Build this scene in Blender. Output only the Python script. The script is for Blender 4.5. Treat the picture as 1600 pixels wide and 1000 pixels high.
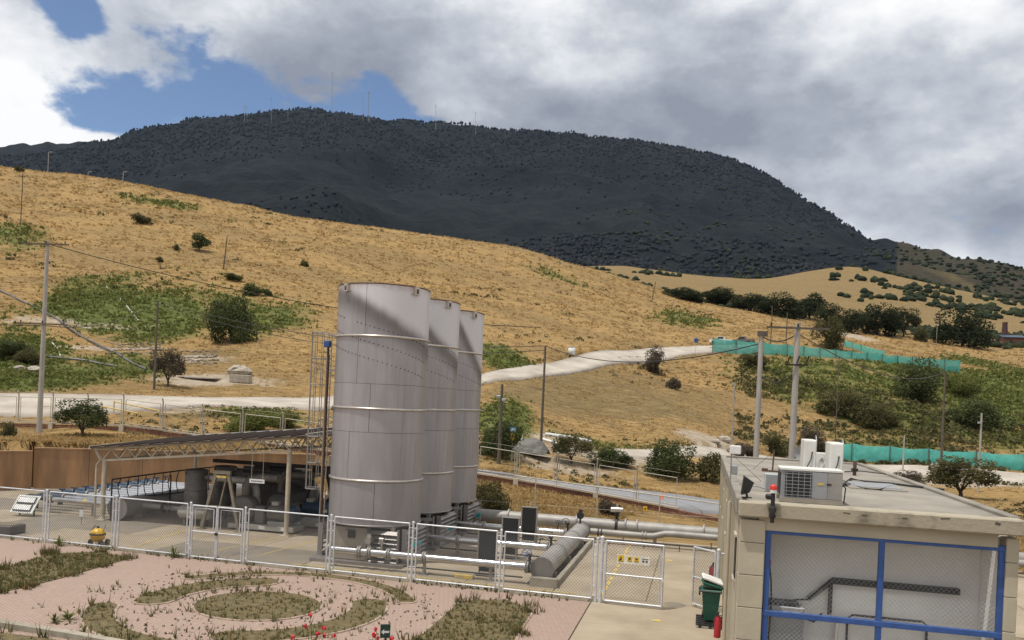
import bpy, math, random
import numpy as np
from mathutils import Vector, Matrix

for o in list(bpy.data.objects):
    bpy.data.objects.remove(o)
scene = bpy.context.scene
COL = scene.collection
random.seed(7)
rng = np.random.default_rng(11)
PI = math.pi
R = math.radians

# ------------------------------------------------------------------ camera
FPX = 1300.0                       # focal length in pixels of a 1600 px wide frame
CAM_H = 6.5
ROLL = math.atan(.045)
YAW = R(13)
HORIZON_Y = 626.0
cam_data = bpy.data.cameras.new('camera')
cam_data.sensor_width = 36
cam_data.lens = 36 * FPX / 1600
cam_data.shift_y = (HORIZON_Y - 500) / 1600
cam_data.clip_start = .1
cam_data.clip_end = 30000
cam = bpy.data.objects.new('camera', cam_data)
COL.objects.link(cam)
cam.matrix_world = (Matrix.Translation((0, 0, CAM_H)) @ Matrix.Rotation(YAW, 4, 'Z')
                    @ Matrix.Rotation(PI / 2, 4, 'X') @ Matrix.Rotation(ROLL, 4, 'Z'))
scene.camera = cam

# ------------------------------------------------------------------ sun and sky
SUN_EL, SUN_AZ = R(72), (-.74, -.67)          # horizontal direction towards the sun
sun_data = bpy.data.lights.new('sun', 'SUN')
sun_data.energy = 3.6
sun_data.angle = R(.55)
sun_data.color = (1, .95, .87)
sun = bpy.data.objects.new('sun', sun_data)
COL.objects.link(sun)
sdir = Vector((SUN_AZ[0] * math.cos(SUN_EL), SUN_AZ[1] * math.cos(SUN_EL), math.sin(SUN_EL)))
sun.rotation_euler = sdir.to_track_quat('Z', 'Y').to_euler()
sun.location = (-30, 40, 80)
scene.view_settings.view_transform = 'Standard'
scene.view_settings.look = 'None'
scene.view_settings.gamma = 1
scene.view_settings.exposure = 0
scene.view_settings.use_curve_mapping = False

cr_, sr_ = math.cos(ROLL), math.sin(ROLL)
FWD = (-math.sin(YAW), math.cos(YAW))
RGT = (math.cos(YAW), math.sin(YAW))


def uv(px, py):
    dx, dy = px - 800, py - HORIZON_Y
    return (dx * cr_ + dy * sr_) / FPX, (dx * sr_ - dy * cr_) / FPX


def PD(px, py, D):
    """point seen at a photo pixel at distance D along the view"""
    u, v = uv(px, py)
    return Vector((D * (FWD[0] + u * RGT[0]), D * (FWD[1] + u * RGT[1]), CAM_H + v * D))


def G(px, py, z=0.0):
    """point of the level plane z that is seen at a photo pixel"""
    u, v = uv(px, py)
    return PD(px, py, (z - CAM_H) / v)


def direction(px, py):
    return (PD(px, py, 1) - Vector((0, 0, CAM_H))).normalized()


# ------------------------------------------------------------------ node helpers
class NT:
    def __init__(self, tree):
        self.t = tree
        self.n = tree.nodes
        self.l = tree.links

    def node(self, kind, **kw):
        nd = self.n.new(kind)
        for k, v in kw.items():
            setattr(nd, k, v)
        return nd

    def put(self, sock, val):
        if hasattr(val, 'is_linked') or isinstance(val, bpy.types.NodeSocket):
            self.l.new(val, sock)
        else:
            if isinstance(val, (tuple, list)) and len(val) == 3 and sock.type == 'RGBA':
                val = (*val, 1)
            sock.default_value = val

    def math(self, op, a, b=0.0, c=None, clamp=False):
        nd = self.node('ShaderNodeMath', operation=op, use_clamp=clamp)
        self.put(nd.inputs[0], a)
        self.put(nd.inputs[1], b)
        if c is not None:
            self.put(nd.inputs[2], c)
        return nd.outputs[0]

    def vmath(self, op, a, b=(0, 0, 0)):
        nd = self.node('ShaderNodeVectorMath', operation=op)
        self.put(nd.inputs[0], a)
        if op == 'SCALE':
            self.put(nd.inputs['Scale'], b)
        else:
            self.put(nd.inputs[1], b)
        return nd.outputs['Value'] if op in ('DOT_PRODUCT', 'LENGTH') else nd.outputs[0]

    def noise(self, vec, scale, detail=4, rough=.55, lac=2.0, dist=0.0):
        nd = self.node('ShaderNodeTexNoise')
        if vec is not None:
            self.put(nd.inputs['Vector'], vec)
        nd.inputs['Scale'].default_value = scale
        nd.inputs['Detail'].default_value = detail
        nd.inputs['Roughness'].default_value = rough
        nd.inputs['Lacunarity'].default_value = lac
        nd.inputs['Distortion'].default_value = dist
        return nd.outputs['Fac']

    def ramp(self, fac, stops, interp='LINEAR'):
        nd = self.node('ShaderNodeValToRGB')
        nd.color_ramp.interpolation = interp
        el = nd.color_ramp.elements
        while len(el) < len(stops):
            el.new(.5)
        for e, (p, c) in zip(el, stops):
            e.position = p
            e.color = (*c, 1) if len(c) == 3 else c
        self.put(nd.inputs[0], fac)
        return nd.outputs[0]

    def smooth(self, v, a, b, out0=0.0, out1=1.0):
        nd = self.node('ShaderNodeMapRange', interpolation_type='SMOOTHSTEP')
        self.put(nd.inputs[0], v)
        self.put(nd.inputs[1], a)
        self.put(nd.inputs[2], b)
        self.put(nd.inputs[3], out0)
        self.put(nd.inputs[4], out1)
        return nd.outputs[0]

    def mix(self, f, a, b, blend='MIX'):
        nd = self.node('ShaderNodeMix', data_type='RGBA', blend_type=blend)
        self.put(nd.inputs[0], f)
        self.put(nd.inputs[6], a)
        self.put(nd.inputs[7], b)
        return nd.outputs[2]

    def scalevec(self, vec, s):
        nd = self.node('ShaderNodeMapping')
        self.put(nd.inputs[0], vec)
        nd.inputs['Scale'].default_value = s
        return nd.outputs[0]


world = bpy.data.worlds.new('World')
scene.world = world
world.use_nodes = True
w = NT(world.node_tree)
w.n.clear()
sky = w.node('ShaderNodeTexSky', sky_type='NISHITA')
sky.sun_disc = False
sky.sun_elevation = SUN_EL
sky.sun_rotation = math.atan2(SUN_AZ[0], SUN_AZ[1])
sky.altitude = 2600
sky.air_density = 1.0
sky.dust_density = .6
tc = w.node('ShaderNodeTexCoord')
dvec = tc.outputs['Generated']
sep = w.node('ShaderNodeSeparateXYZ')
w.put(sep.inputs[0], dvec)
cp = w.vmath('ADD', w.scalevec(dvec, (1, 1, 1.7)), (4.9, 6.1, 9.2))
n_big = w.noise(cp, 2.1, 2, .5)
n_mid = w.noise(cp, 4.6, 8, .56)
n_fine = w.noise(cp, 15, 6, .6)
cover = w.math('ADD', w.math('MULTIPLY', w.math('SUBTRACT', n_mid, .5), 1.9), w.math('MULTIPLY', w.math('SUBTRACT', n_fine, .5), .5))
cover = w.math('ADD', cover, .89)


def sky_gap(px, py, radius_px, amount):
    d = direction(px, py)
    dist = w.vmath('LENGTH', w.vmath('SUBTRACT', dvec, tuple(d)))
    return w.smooth(dist, 0.0, radius_px / FPX, amount, 0.0)


gaps = None
for g in ((310, 155, 175, .50), (450, 165, 180, .44), (580, 180, 150, .42), (160, 185, 120, .38), (118, 12, 60, .42)):
    s = sky_gap(*g)
    gaps = s if gaps is None else w.math('ADD', gaps, s)
cover = w.math('SUBTRACT', cover, gaps)
mask = w.smooth(cover, .42, .60)
lump = w.noise(w.vmath('ADD', cp, (0, 0, .06)), 4.6, 7, .56)
bill = w.noise(cp, 9, 6, .6)
thick = w.math('ADD', w.math('MULTIPLY', w.math('SUBTRACT', lump, .5), 1.5), w.math('MULTIPLY', w.math('SUBTRACT', n_big, .5), 2.4))
thick = w.math('ADD', thick, w.math('MULTIPLY', w.math('SUBTRACT', bill, .5), .8))
cloud = w.ramp(w.math('ADD', w.math('MULTIPLY', thick, 1.2), .31), [(0, (7.9, 7.9, 7.9)), (.25, (6.5, 6.6, 6.8)), (.48, (4.5, 4.75, 5.2)), (.72, (3.1, 3.35, 3.85)), (1, (2.2, 2.4, 2.9))])
skycol = w.mix(mask, w.mix(1.0, sky.outputs[0], (1.0, 1.0, 1.0), 'MULTIPLY'), cloud)
bg = w.node('ShaderNodeBackground')
w.put(bg.inputs[0], skycol)
bg.inputs[1].default_value = .13
wo = w.node('ShaderNodeOutputWorld')
w.l.new(bg.outputs[0], wo.inputs[0])

# ------------------------------------------------------------------ materials
MATS = {}


def mat(name, col, rough=.7, metal=0.0, col2=None, scale=4.0, detail=5, bump=0.0, bscale=None, contrast=(.35, .65), stretch=None, spec=None):
    """principled material with object-space noise between two real colours, and fine relief"""
    if name in MATS:
        return MATS[name]
    m = bpy.data.materials.new(name)
    m.use_nodes = True
    t = NT(m.node_tree)
    b = t.n['Principled BSDF']
    b.inputs['Roughness'].default_value = rough
    b.inputs['Metallic'].default_value = metal
    if spec is not None:
        b.inputs['Specular IOR Level'].default_value = spec
    tcn = t.node('ShaderNodeNewGeometry')
    vec = tcn.outputs['Position']
    if stretch:
        vec = t.scalevec(vec, stretch)
    if col2 is None:
        col2 = tuple(c * .8 for c in col)
    f = t.noise(vec, scale, detail, .6)
    c = t.ramp(f, [(contrast[0], col2), (contrast[1], col)])
    t.put(b.inputs['Base Color'], c)
    if bump:
        bn = t.node('ShaderNodeBump')
        bn.inputs['Strength'].default_value = 1
        bn.inputs['Distance'].default_value = bump
        t.put(bn.inputs['Height'], t.noise(vec, bscale or scale * 6, 4, .6))
        t.l.new(bn.outputs[0], b.inputs['Normal'])
    MATS[name] = m
    return m


# ------------------------------------------------------------------ mesh helpers
ORIGIN = {}


def new_obj(name, me, parent=None):
    o = bpy.data.objects.new(name, me)
    COL.objects.link(o)
    if parent is not None:
        o.parent = parent
    return o


def tag(o, label=None, cat=None, group=None, kind=None):
    if label:
        o['label'] = label
    if cat:
        o['category'] = cat
    if group:
        o['group'] = group
    if kind:
        o['kind'] = kind
    return o


def thing(name, label, cat, loc=(0, 0, 0), group=None):
    o = bpy.data.objects.new(name, None)
    o.empty_display_size = .3
    COL.objects.link(o)
    o.location = loc
    ORIGIN[o] = Vector(loc)
    return tag(o, label, cat, group)


def copy_tree(o, parent=None, loc=None, rz=None, scale=None, label=None):
    c = o.copy()
    COL.objects.link(c)
    if parent is not None:
        c.parent = parent
    if loc is not None:
        c.location = loc
    if rz is not None:
        c.rotation_euler = (0, 0, rz)
    if scale is not None:
        c.scale = scale if hasattr(scale, '__len__') else (scale,) * 3
    if label:
        c['label'] = label
    for ch in list(o.children):
        copy_tree(ch, c)
    return c


def np_mesh(name, verts, faces, nside, material, smooth=False):
    """mesh from numpy arrays, every face with nside corners"""
    me = bpy.data.meshes.new(name)
    verts = np.asarray(verts, dtype=np.float32)
    faces = np.asarray(faces, dtype=np.int32)
    me.vertices.add(len(verts))
    me.vertices.foreach_set('co', verts.ravel())
    me.loops.add(faces.size)
    me.loops.foreach_set('vertex_index', faces.ravel())
    me.polygons.add(len(faces))
    me.polygons.foreach_set('loop_start', np.arange(len(faces), dtype=np.int32) * nside)
    me.polygons.foreach_set('loop_total', np.full(len(faces), nside, dtype=np.int32))
    if smooth:
        me.polygons.foreach_set('use_smooth', np.ones(len(faces), dtype=bool))
    me.update(calc_edges=True)
    me.validate()
    if material:
        me.materials.append(material)
    return me


class MB:
    """collects shapes that form ONE part"""

    def __init__(self):
        self.v = []
        self.f = []
        self.s = []

    def add(self, verts, faces, smooth=False):
        n = len(self.v)
        self.v += [tuple(p) for p in verts]
        self.f += [tuple(i + n for i in f) for f in faces]
        self.s += [smooth] * len(faces)
        return self

    def box(self, c, s, rz=0.0, rx=0.0, ry=0.0, bev=0.0):
        hx, hy, hz = s[0] / 2, s[1] / 2, s[2] / 2
        m = Matrix.Rotation(rz, 3, 'Z') @ Matrix.Rotation(ry, 3, 'Y') @ Matrix.Rotation(rx, 3, 'X')
        c = Vector(c)
        if bev:
            b = min(bev, hx * .9, hy * .9, hz * .9)
            vs = []
            for sx in (-1, 1):
                for sy in (-1, 1):
                    for sz in (-1, 1):
                        vs += [(sx * hx, sy * (hy - b), sz * (hz - b)), (sx * (hx - b), sy * hy, sz * (hz - b)), (sx * (hx - b), sy * (hy - b), sz * hz)]
            ix = lambda a, bb, cc, k: ((a * 2 + bb) * 2 + cc) * 3 + k
            fs = []
            for a in (0, 1):
                q = [ix(a, 0, 0, 0), ix(a, 1, 0, 0), ix(a, 1, 1, 0), ix(a, 0, 1, 0)]
                fs.append(q if a else q[::-1])
                q = [ix(0, a, 0, 1), ix(0, a, 1, 1), ix(1, a, 1, 1), ix(1, a, 0, 1)]
                fs.append(q if a else q[::-1])
                q = [ix(0, 0, a, 2), ix(1, 0, a, 2), ix(1, 1, a, 2), ix(0, 1, a, 2)]
                fs.append(q if a else q[::-1])
            for a in (0, 1):
                for d in (0, 1):
                    q = [ix(a, d, 0, 0), ix(a, d, 1, 0), ix(a, d, 1, 1), ix(a, d, 0, 1)]
                    fs.append(q if a == d else q[::-1])
                    q = [ix(a, 0, d, 0), ix(a, 0, d, 2), ix(a, 1, d, 2), ix(a, 1, d, 0)]
                    fs.append(q if a == d else q[::-1])
                    q = [ix(0, a, d, 1), ix(1, a, d, 1), ix(1, a, d, 2), ix(0, a, d, 2)]
                    fs.append(q if a == d else q[::-1])
                    for e in (0, 1):
                        q = [ix(a, d, e, 0), ix(a, d, e, 1), ix(a, d, e, 2)]
                        fs.append(q if (a + d + e) % 2 else q[::-1])
            self.add([c + m @ Vector(p) for p in vs], fs)
            return self
        vs = [c + m @ Vector((x * hx, y * hy, z * hz)) for x in (-1, 1) for y in (-1, 1) for z in (-1, 1)]
        self.add(vs, [(0, 1, 3, 2), (4, 6, 7, 5), (0, 4, 5, 1), (2, 3, 7, 6), (0, 2, 6, 4), (1, 5, 7, 3)])
        return self

    def ring_frame(self, d):
        d = d.normalized()
        a = Vector((0, 0, 1)) if abs(d.z) < .95 else Vector((1, 0, 0))
        x = d.cross(a).normalized()
        return x, d.cross(x).normalized()

    def cyl(self, p0, p1, r, n=10, r2=None, cap=True, smooth=True):
        p0, p1 = Vector(p0), Vector(p1)
        r2 = r if r2 is None else r2
        x, y = self.ring_frame(p1 - p0)
        vs = []
        for p, q in ((p0, r), (p1, r2)):
            for k in range(n):
                a = 2 * PI * k / n
                vs.append(p + (x * math.cos(a) + y * math.sin(a)) * q)
        self.add(vs, [(k, (k + 1) % n, n + (k + 1) % n, n + k) for k in range(n)], smooth)
        if cap:
            self.add(vs, [tuple(range(n))[::-1], tuple(range(n, 2 * n))])
        return self

    def tube(self, pts, r, n=6, cap=True, r2=None):
        pts = [Vector(p) for p in pts]
        vs, fs = [], []
        m = len(pts)
        x0 = None
        for i, p in enumerate(pts):
            d = (pts[min(i + 1, m - 1)] - pts[max(i - 1, 0)]).normalized()
            if x0 is None:
                x0, _ = self.ring_frame(d)
            x = (x0 - d * x0.dot(d)).normalized()
            y = d.cross(x)
            x0 = x
            q = r if r2 is None else r + (r2 - r) * i / (m - 1)
            for k in range(n):
                a = 2 * PI * k / n
                vs.append(p + (x * math.cos(a) + y * math.sin(a)) * q)
        for i in range(m - 1):
            for k in range(n):
                fs.append((i * n + k, i * n + (k + 1) % n, (i + 1) * n + (k + 1) % n, (i + 1) * n + k))
        self.add(vs, fs, True)
        if cap:
            self.add(vs[:n], [tuple(range(n))[::-1]])
            self.add(vs[-n:], [tuple(range(n))])
        return self

    def lathe(self, c, prof, n=24, axis='Z', cap=False, smooth=True):
        """profile (radius, height) turned about an axis through c"""
        c = Vector(c)
        vs = []
        for r, h in prof:
            for k in range(n):
                a = 2 * PI * k / n
                p = (r * math.cos(a), r * math.sin(a), h)
                if axis == 'Y':
                    p = (p[0], p[2], -p[1])
                elif axis == 'X':
                    p = (p[2], p[0], p[1])
                vs.append(c + Vector(p))
        m = len(prof)
        self.add(vs, [(i * n + k, i * n + (k + 1) % n, (i + 1) * n + (k + 1) % n, (i + 1) * n + k) for i in range(m - 1) for k in range(n)], smooth)
        if cap:
            self.add(vs[:n], [tuple(range(n))[::-1]])
            self.add(vs[-n:], [tuple(range(n))])
        return self

    def prism(self, pts, z0, z1):
        """polygon in plan (counter-clockwise) raised from z0 to z1"""
        n = len(pts)
        vs = [(p[0], p[1], z0) for p in pts] + [(p[0], p[1], z1) for p in pts]
        self.add(vs, [tuple(range(n))[::-1], tuple(range(n, 2 * n))] + [(k, (k + 1) % n, n + (k + 1) % n, n + k) for k in range(n)])
        return self

    def plate(self, pts, th):
        """flat polygon of 3-D points with a thickness along its normal"""
        pts = [Vector(p) for p in pts]
        nrm = (pts[1] - pts[0]).cross(pts[2] - pts[0]).normalized() * th
        n = len(pts)
        vs = pts + [p - nrm for p in pts]
        self.add(vs, [tuple(range(n)), tuple(range(n, 2 * n))[::-1]] + [(k, n + k, n + (k + 1) % n, (k + 1) % n) for k in range(n)])
        return self

    def mesh(self, name, material, origin=(0, 0, 0)):
        me = bpy.data.meshes.new(name)
        ox, oy, oz = origin
        me.from_pydata([(p[0] - ox, p[1] - oy, p[2] - oz) for p in self.v], [], self.f)
        me.polygons.foreach_set('use_smooth', self.s)
        me.materials.append(material)
        me.update()
        return me

    def build(self, name, material, parent=None, origin=None, label=None):
        root = parent
        while root is not None and root.parent is not None:
            root = root.parent
        org = ORIGIN.get(root, Vector((0, 0, 0))) if root is not None else Vector(origin or (0, 0, 0))
        o = new_obj(name, self.mesh(name, material, org), parent)
        if root is None:
            o.location = org
            ORIGIN[o] = org
        if label:
            o['label'] = label
        return o


def part(name, material, parent, fn, label=None):
    m = MB()
    fn(m)
    return m.build(name, material, parent, label=label)


# ---------------- value noise used to shape the ground
_perm = rng.permutation(512)
_vals = rng.random(512)


def vnoise(x, y):
    x = np.asarray(x, dtype=float)
    y = np.asarray(y, dtype=float)
    xi, yi = np.floor(x).astype(int), np.floor(y).astype(int)
    fx, fy = x - xi, y - yi
    fx, fy = fx * fx * (3 - 2 * fx), fy * fy * (3 - 2 * fy)
    h = lambda a, b: _vals[(_perm[(a & 511)] + b * 37 + (b >> 4) * 11) & 511]
    return (h(xi, yi) * (1 - fx) + h(xi + 1, yi) * fx) * (1 - fy) + (h(xi, yi + 1) * (1 - fx) + h(xi + 1, yi + 1) * fx) * fy


def fbm(x, y, octaves=5, gain=.5):
    s, a, t = 0, 1, 0
    for k in range(octaves):
        s = s + a * (vnoise(x * 2 ** k + 17.3 * k, y * 2 ** k + 9.1 * k) - .5)
        t += a
        a *= gain
    return s / t
# ================================================================== the land
# heights known along sight lines (photo x, photo y, distance), joined by a thin-plate surface
CTRL = []


def ctl(*a):
    CTRL.extend(a)


# slope beside and behind the yard
ctl((-150, 668, 55), (0, 690, 49), (100, 690, 52), (250, 695, 55), (400, 700, 57))
ctl((-150, 652, 61.5), (0, 670, 61.5), (200, 676, 59.5), (330, 694, 59.5), (430, 703, 59.5), (600, 728, 59.5), (770, 755, 57.5), (900, 777, 55.5), (1020, 799, 52.5), (1125, 819, 50.5), (1300, 815, 52), (1500, 800, 60), (1700, 800, 60))
ctl((780, 825, 42), (900, 833, 42), (1050, 845, 42), (1250, 850, 42), (1500, 850, 44), (640, 805, 44))
ctl((700, 733, 63), (850, 755, 61), (1000, 776, 58), (1125, 796, 55), (850, 748, 65), (1000, 765, 63), (1125, 783, 61))
# road behind the fence and the foot of the hill
ctl((-150, 640, 66), (0, 649, 66), (150, 648, 68), (330, 637, 76), (490, 640, 82))
ctl((-150, 605, 76), (0, 614, 76), (150, 616, 78), (330, 621, 84), (490, 622, 90), (620, 610, 98))
ctl((755, 595, 108), (755, 578, 114), (900, 572, 136), (900, 550, 146), (1000, 553, 164), (1110, 548, 184), (1110, 538, 192))
# golden hillside
ctl((-150, 440, 135), (-150, 350, 190), (-150, 240, 290), (0, 530, 105), (0, 450, 140), (0, 375, 190), (0, 262, 300))
ctl((200, 570, 98), (200, 520, 118), (200, 440, 155), (200, 350, 220), (200, 285, 305))
ctl((400, 590, 97), (400, 520, 122), (400, 450, 160), (400, 380, 230), (400, 325, 320))
ctl((600, 560, 112), (600, 480, 165), (600, 410, 245), (600, 356, 335))
ctl((770, 555, 125), (800, 480, 200), (800, 430, 270), (800, 386, 350))
ctl((900, 520, 180), (960, 432, 370), (960, 470, 270), (1050, 520, 215), (1050, 470, 340), (1130, 520, 225), (1150, 488, 340), (1270, 503, 340))
# bank below the climbing road
ctl((760, 625, 92), (760, 680, 74), (900, 600, 120), (900, 640, 98), (900, 690, 80), (1020, 575, 158), (1040, 620, 120), (1060, 690, 84), (1130, 700, 90))
# right-hand bank and valley floor
ctl((1180, 560, 178), (1180, 620, 138), (1180, 690, 104), (1300, 566, 184), (1300, 620, 150), (1300, 690, 119), (1300, 722, 108))
ctl((1450, 580, 198), (1450, 640, 150), (1450, 695, 120), (1450, 730, 104), (1580, 590, 208), (1580, 650, 150), (1580, 715, 118), (1580, 738, 104), (1720, 595, 210), (1720, 740, 104))
ctl((1450, 775, 78), (1580, 780, 78), (1250, 765, 74), (1100, 740, 72), (1000, 722, 76))
ctl((1300, 548, 200), (1420, 566, 215), (1580, 582, 240))
# beyond
ctl((1290, 528, 270), (1420, 530, 330), (1560, 545, 330), (1720, 550, 330))
ctl((1120, 470, 480), (1280, 490, 480), (1420, 510, 470), (1560, 515, 500), (1720, 520, 500))
ctl((1010, 437, 640), (1120, 448, 640), (1280, 455, 680), (1400, 460, 700), (1500, 480, 700), (1580, 490, 700), (1720, 500, 700))
ctl((940, 415, 1000), (1050, 424, 1000), (1200, 436, 1000), (1320, 420, 1000), (1450, 440, 1000), (1580, 462, 1000))
# hidden valley behind the golden crest
for x, y in ((-150, 240), (0, 262), (200, 285), (400, 325), (600, 356), (800, 386)):
    ctl((x, y + 28, 420), (x, y + 70, 800))
ctl((880, 420, 700))
# mountain
CREST = [(-150, 250), (-60, 233), (0, 228), (60, 231), (130, 215), (250, 195), (350, 186), (450, 172), (520, 171), (600, 182), (640, 190), (680, 187), (760, 200), (870, 203), (980, 216), (1100, 240), (1185, 265), (1230, 295), (1330, 342), (1400, 388), (1480, 413), (1580, 437), (1720, 460)]
for x, y in CREST:
    y += np.interp(x, [130, 250, 450, 520, 600, 640, 680, 760, 1000, 1100, 1230, 1400], [0, 7, 10, 11, 17, 20, 13, 17, 16, 10, 6, 2])       # the crowns stand above the bare crest
    D = 3000 if x < 1230 else 3000 - (x - 1230) * 3.4
    ctl((x, y, D), (x, y + 60, D * 1.5))
    if x < 1300:
        base = 330 if x < 600 else 400
        ctl((x, y + (base - y) * .45, 2300), (x, y + (base - y) * .85, 1550))
ctl((1400, 425, 1200), (1480, 445, 1200))


def polar(x, y):
    r = np.hypot(x, y)
    th = np.arctan2(x * RGT[0] + y * RGT[1], x * FWD[0] + y * FWD[1])
    return th, r


_c = np.array([[*PD(*c)] for c in CTRL])
_cth, _cr = polar(_c[:, 0], _c[:, 1])
_ct = (_c[:, 2] - CAM_H) / _cr
_P = np.stack([_cth * 2.2, np.log(_cr)], 1)


def _U(d2):
    return np.where(d2 > 1e-12, .5 * d2 * np.log(np.maximum(d2, 1e-12)), 0)


_n = len(_P)
_K = _U(((_P[:, None] - _P[None]) ** 2).sum(-1)) + np.eye(_n) * 6e-4
_A = np.zeros((_n + 3, _n + 3))
_A[:_n, :_n] = _K
_A[:_n, _n] = _A[_n, :_n] = 1
_A[:_n, _n + 1:] = _P
_A[_n + 1:, :_n] = _P.T
_W = np.linalg.solve(_A, np.concatenate([_ct, np.zeros(3)]))

YARD = [(-60, 21), (-48, 29), (-39.6, 42.6), (-31.4, 47.5), (-24.6, 51.2), (-17, 46.6), (-11, 41.2), (1, 41), (14, 41), (14, -60), (-60, -60)]


def in_poly(x, y, poly):
    x, y = np.asarray(x), np.asarray(y)
    ins = np.zeros(x.shape, bool)
    n = len(poly)
    for i in range(n):
        (x0, y0), (x1, y1) = poly[i], poly[(i + 1) % n]
        if y0 == y1:
            continue
        cnd = ((y0 > y) != (y1 > y)) & (x < (x1 - x0) * (y - y0) / (y1 - y0) + x0)
        ins ^= cnd
    return ins


def terrain(x, y, rough=True):
    """ground height at plan positions"""
    x, y = np.atleast_1d(np.asarray(x, float)), np.atleast_1d(np.asarray(y, float))
    th, r = polar(x, y)
    thc = np.clip(th, -.66, .66)
    out = np.empty(len(x))
    for s in range(0, len(x), 20000):
        q = np.stack([thc[s:s + 20000] * 2.2, np.log(np.clip(r[s:s + 20000], 36, 5200))], 1)
        d2 = ((q[:, None] - _P[None]) ** 2).sum(-1)
        out[s:s + 20000] = _U(d2) @ _W[:_n] + _W[_n] + q @ _W[_n + 1:]
    z = CAM_H + out * np.clip(r, 36, 5200)
    if rough:
        far = np.clip((r - 900) / 900, 0, 1)
        ridge = np.abs(fbm(x / 420 + 5, y / 420 + 3, 4)) * 2
        z += far * (-ridge * 150 + 24 + fbm(x / 60, y / 60, 3) * 16)
        mid = np.clip((r - 60) / 60, 0, 1) * np.clip((1000 - r) / 300, 0, 1)
        z += mid * (fbm(x / 26, y / 26, 4) * 2.6 + fbm(x / 3.5, y / 3.5, 3) * .5)
        near = np.clip((r - 40) / 10, 0, 1) * np.clip((130 - r) / 60, 0, 1)
        z += near * fbm(x / 2.2, y / 2.2, 3) * .3
    back = np.clip((np.abs(th) - .72) / .5, 0, 1)
    z = z * (1 - back) - .06 * back
    return np.where(in_poly(x, y, YARD), -.06, np.maximum(z, -.06 if rough is None else -3))


def tz(x, y):
    return float(terrain([x], [y])[0])


_rs = np.exp(np.linspace(np.log(42), np.log(3600), 900))


def hit(px, py, rmin=42):
    """where the sight line through a photo pixel meets the land"""
    u, v = uv(px, py)
    s = math.hypot(1, u)
    D = _rs[_rs >= rmin] / s
    X, Y = D * (FWD[0] + u * RGT[0]), D * (FWD[1] + u * RGT[1])
    d = CAM_H + v * D - terrain(X, Y)
    k = np.nonzero(d <= 0)[0]
    i = int(k[0]) if len(k) else len(D) - 1
    if i > 0 and len(k):
        f = d[i - 1] / (d[i - 1] - d[i] + 1e-9)
        Dm = D[i - 1] + (D[i] - D[i - 1]) * f
    else:
        Dm = D[i]
    p = PD(px, py, Dm)
    p.z = tz(p.x, p.y)
    return p


def depth_of(p):
    return p[0] * FWD[0] + p[1] * FWD[1]


def at_depth(px, D):
    """land below a photo column at a chosen distance"""
    p = PD(px, 640, D)
    return Vector((p.x, p.y, tz(p.x, p.y)))


# ---- roads laid on the land
ROADS = []


def road(name, label, left, right, material, lift=.12, sub=14):
    """strip between two edges given as photo pixels"""
    def dense(pts):
        P = [hit(*p) if len(p) == 2 else at_depth(p[0], p[2]) for p in pts]
        out = []
        for i in range(len(P) - 1):
            for k in range(sub):
                out.append(P[i].lerp(P[i + 1], k / sub))
        return out + [P[-1]]
    A, B = dense(left), dense(right)
    m = 5
    V = []
    for a, bb in zip(A, B):
        for k in range(m + 1):
            V.append(a.lerp(bb, k / m))
    X = np.array([p.x for p in V])
    Y = np.array([p.y for p in V])
    Z = terrain(X, Y).reshape(len(A), m + 1)
    Z = np.repeat(Z.mean(axis=1, keepdims=True), m + 1, axis=1) * .1 + Z * .9
    ker = np.ones(7) / 7
    Z = np.stack([np.convolve(np.pad(Z[:, k], 3, mode='edge'), ker, 'valid') for k in range(m + 1)], 1) + lift
    top = np.stack([X, Y, Z.ravel()], 1)
    low = top.copy()
    low[:, 2] -= .5
    n = len(A)
    idx = np.arange(n * (m + 1)).reshape(n, m + 1)
    off = n * (m + 1)
    q = [np.stack([idx[:-1, :-1], idx[1:, :-1], idx[1:, 1:], idx[:-1, 1:]], -1).reshape(-1, 4)]
    for k in (0, m):
        q.append(np.stack([idx[:-1, k], idx[:-1, k] + off, idx[1:, k] + off, idx[1:, k]], -1))
    ROADS.append(([(p.x, p.y) for p in A] + [(p.x, p.y) for p in B[::-1]], top))
    me = np_mesh(name, np.concatenate([top, low]), np.concatenate(q), 4, material)
    return tag(new_obj(name, me), label, name.split('_')[-1], kind='structure')


m_road = mat('pale_concrete_road', (.46, .41, .345), .9, col2=(.33, .285, .235), scale=.35, bump=.02, bscale=3)
m_asph = mat('grey_lane', (.24, .24, .25), .9, col2=(.18, .18, .185), scale=.5)
road('hill_road', 'pale concrete road at the foot of the golden hill', [(-120, 645), (0, 649), (150, 648), (330, 634), (490, 640), (640, 628), (756, 598), (830, 591), (920, 579), (1000, 568), (1060, 557), (1112, 551), (1180, 547)],
     [(-120, 608), (0, 615), (150, 617), (330, 622), (490, 623), (640, 600), (756, 584), (830, 570), (920, 551), (1000, 544), (1060, 541), (1112, 540), (1180, 538)], m_road)
road('valley_road', 'pale dirt track across the valley floor on the right', [(1700, 762), (1580, 757), (1450, 745), (1300, 738), (1150, 722), (1040, 716), (960, 712)], [(1700, 742), (1580, 739), (1450, 727), (1300, 722), (1150, 706), (1040, 702), (960, 702)], m_road)

road('service_lane', 'grey lane sloping down behind the boundary fence', [(700, 733), (770, 743), (850, 758), (940, 773), (1000, 784), (1125, 804), (1200, 816)], [(700, 729), (770, 738), (850, 751), (940, 761), (1000, 768), (1125, 786), (1200, 797)], m_asph)


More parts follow.
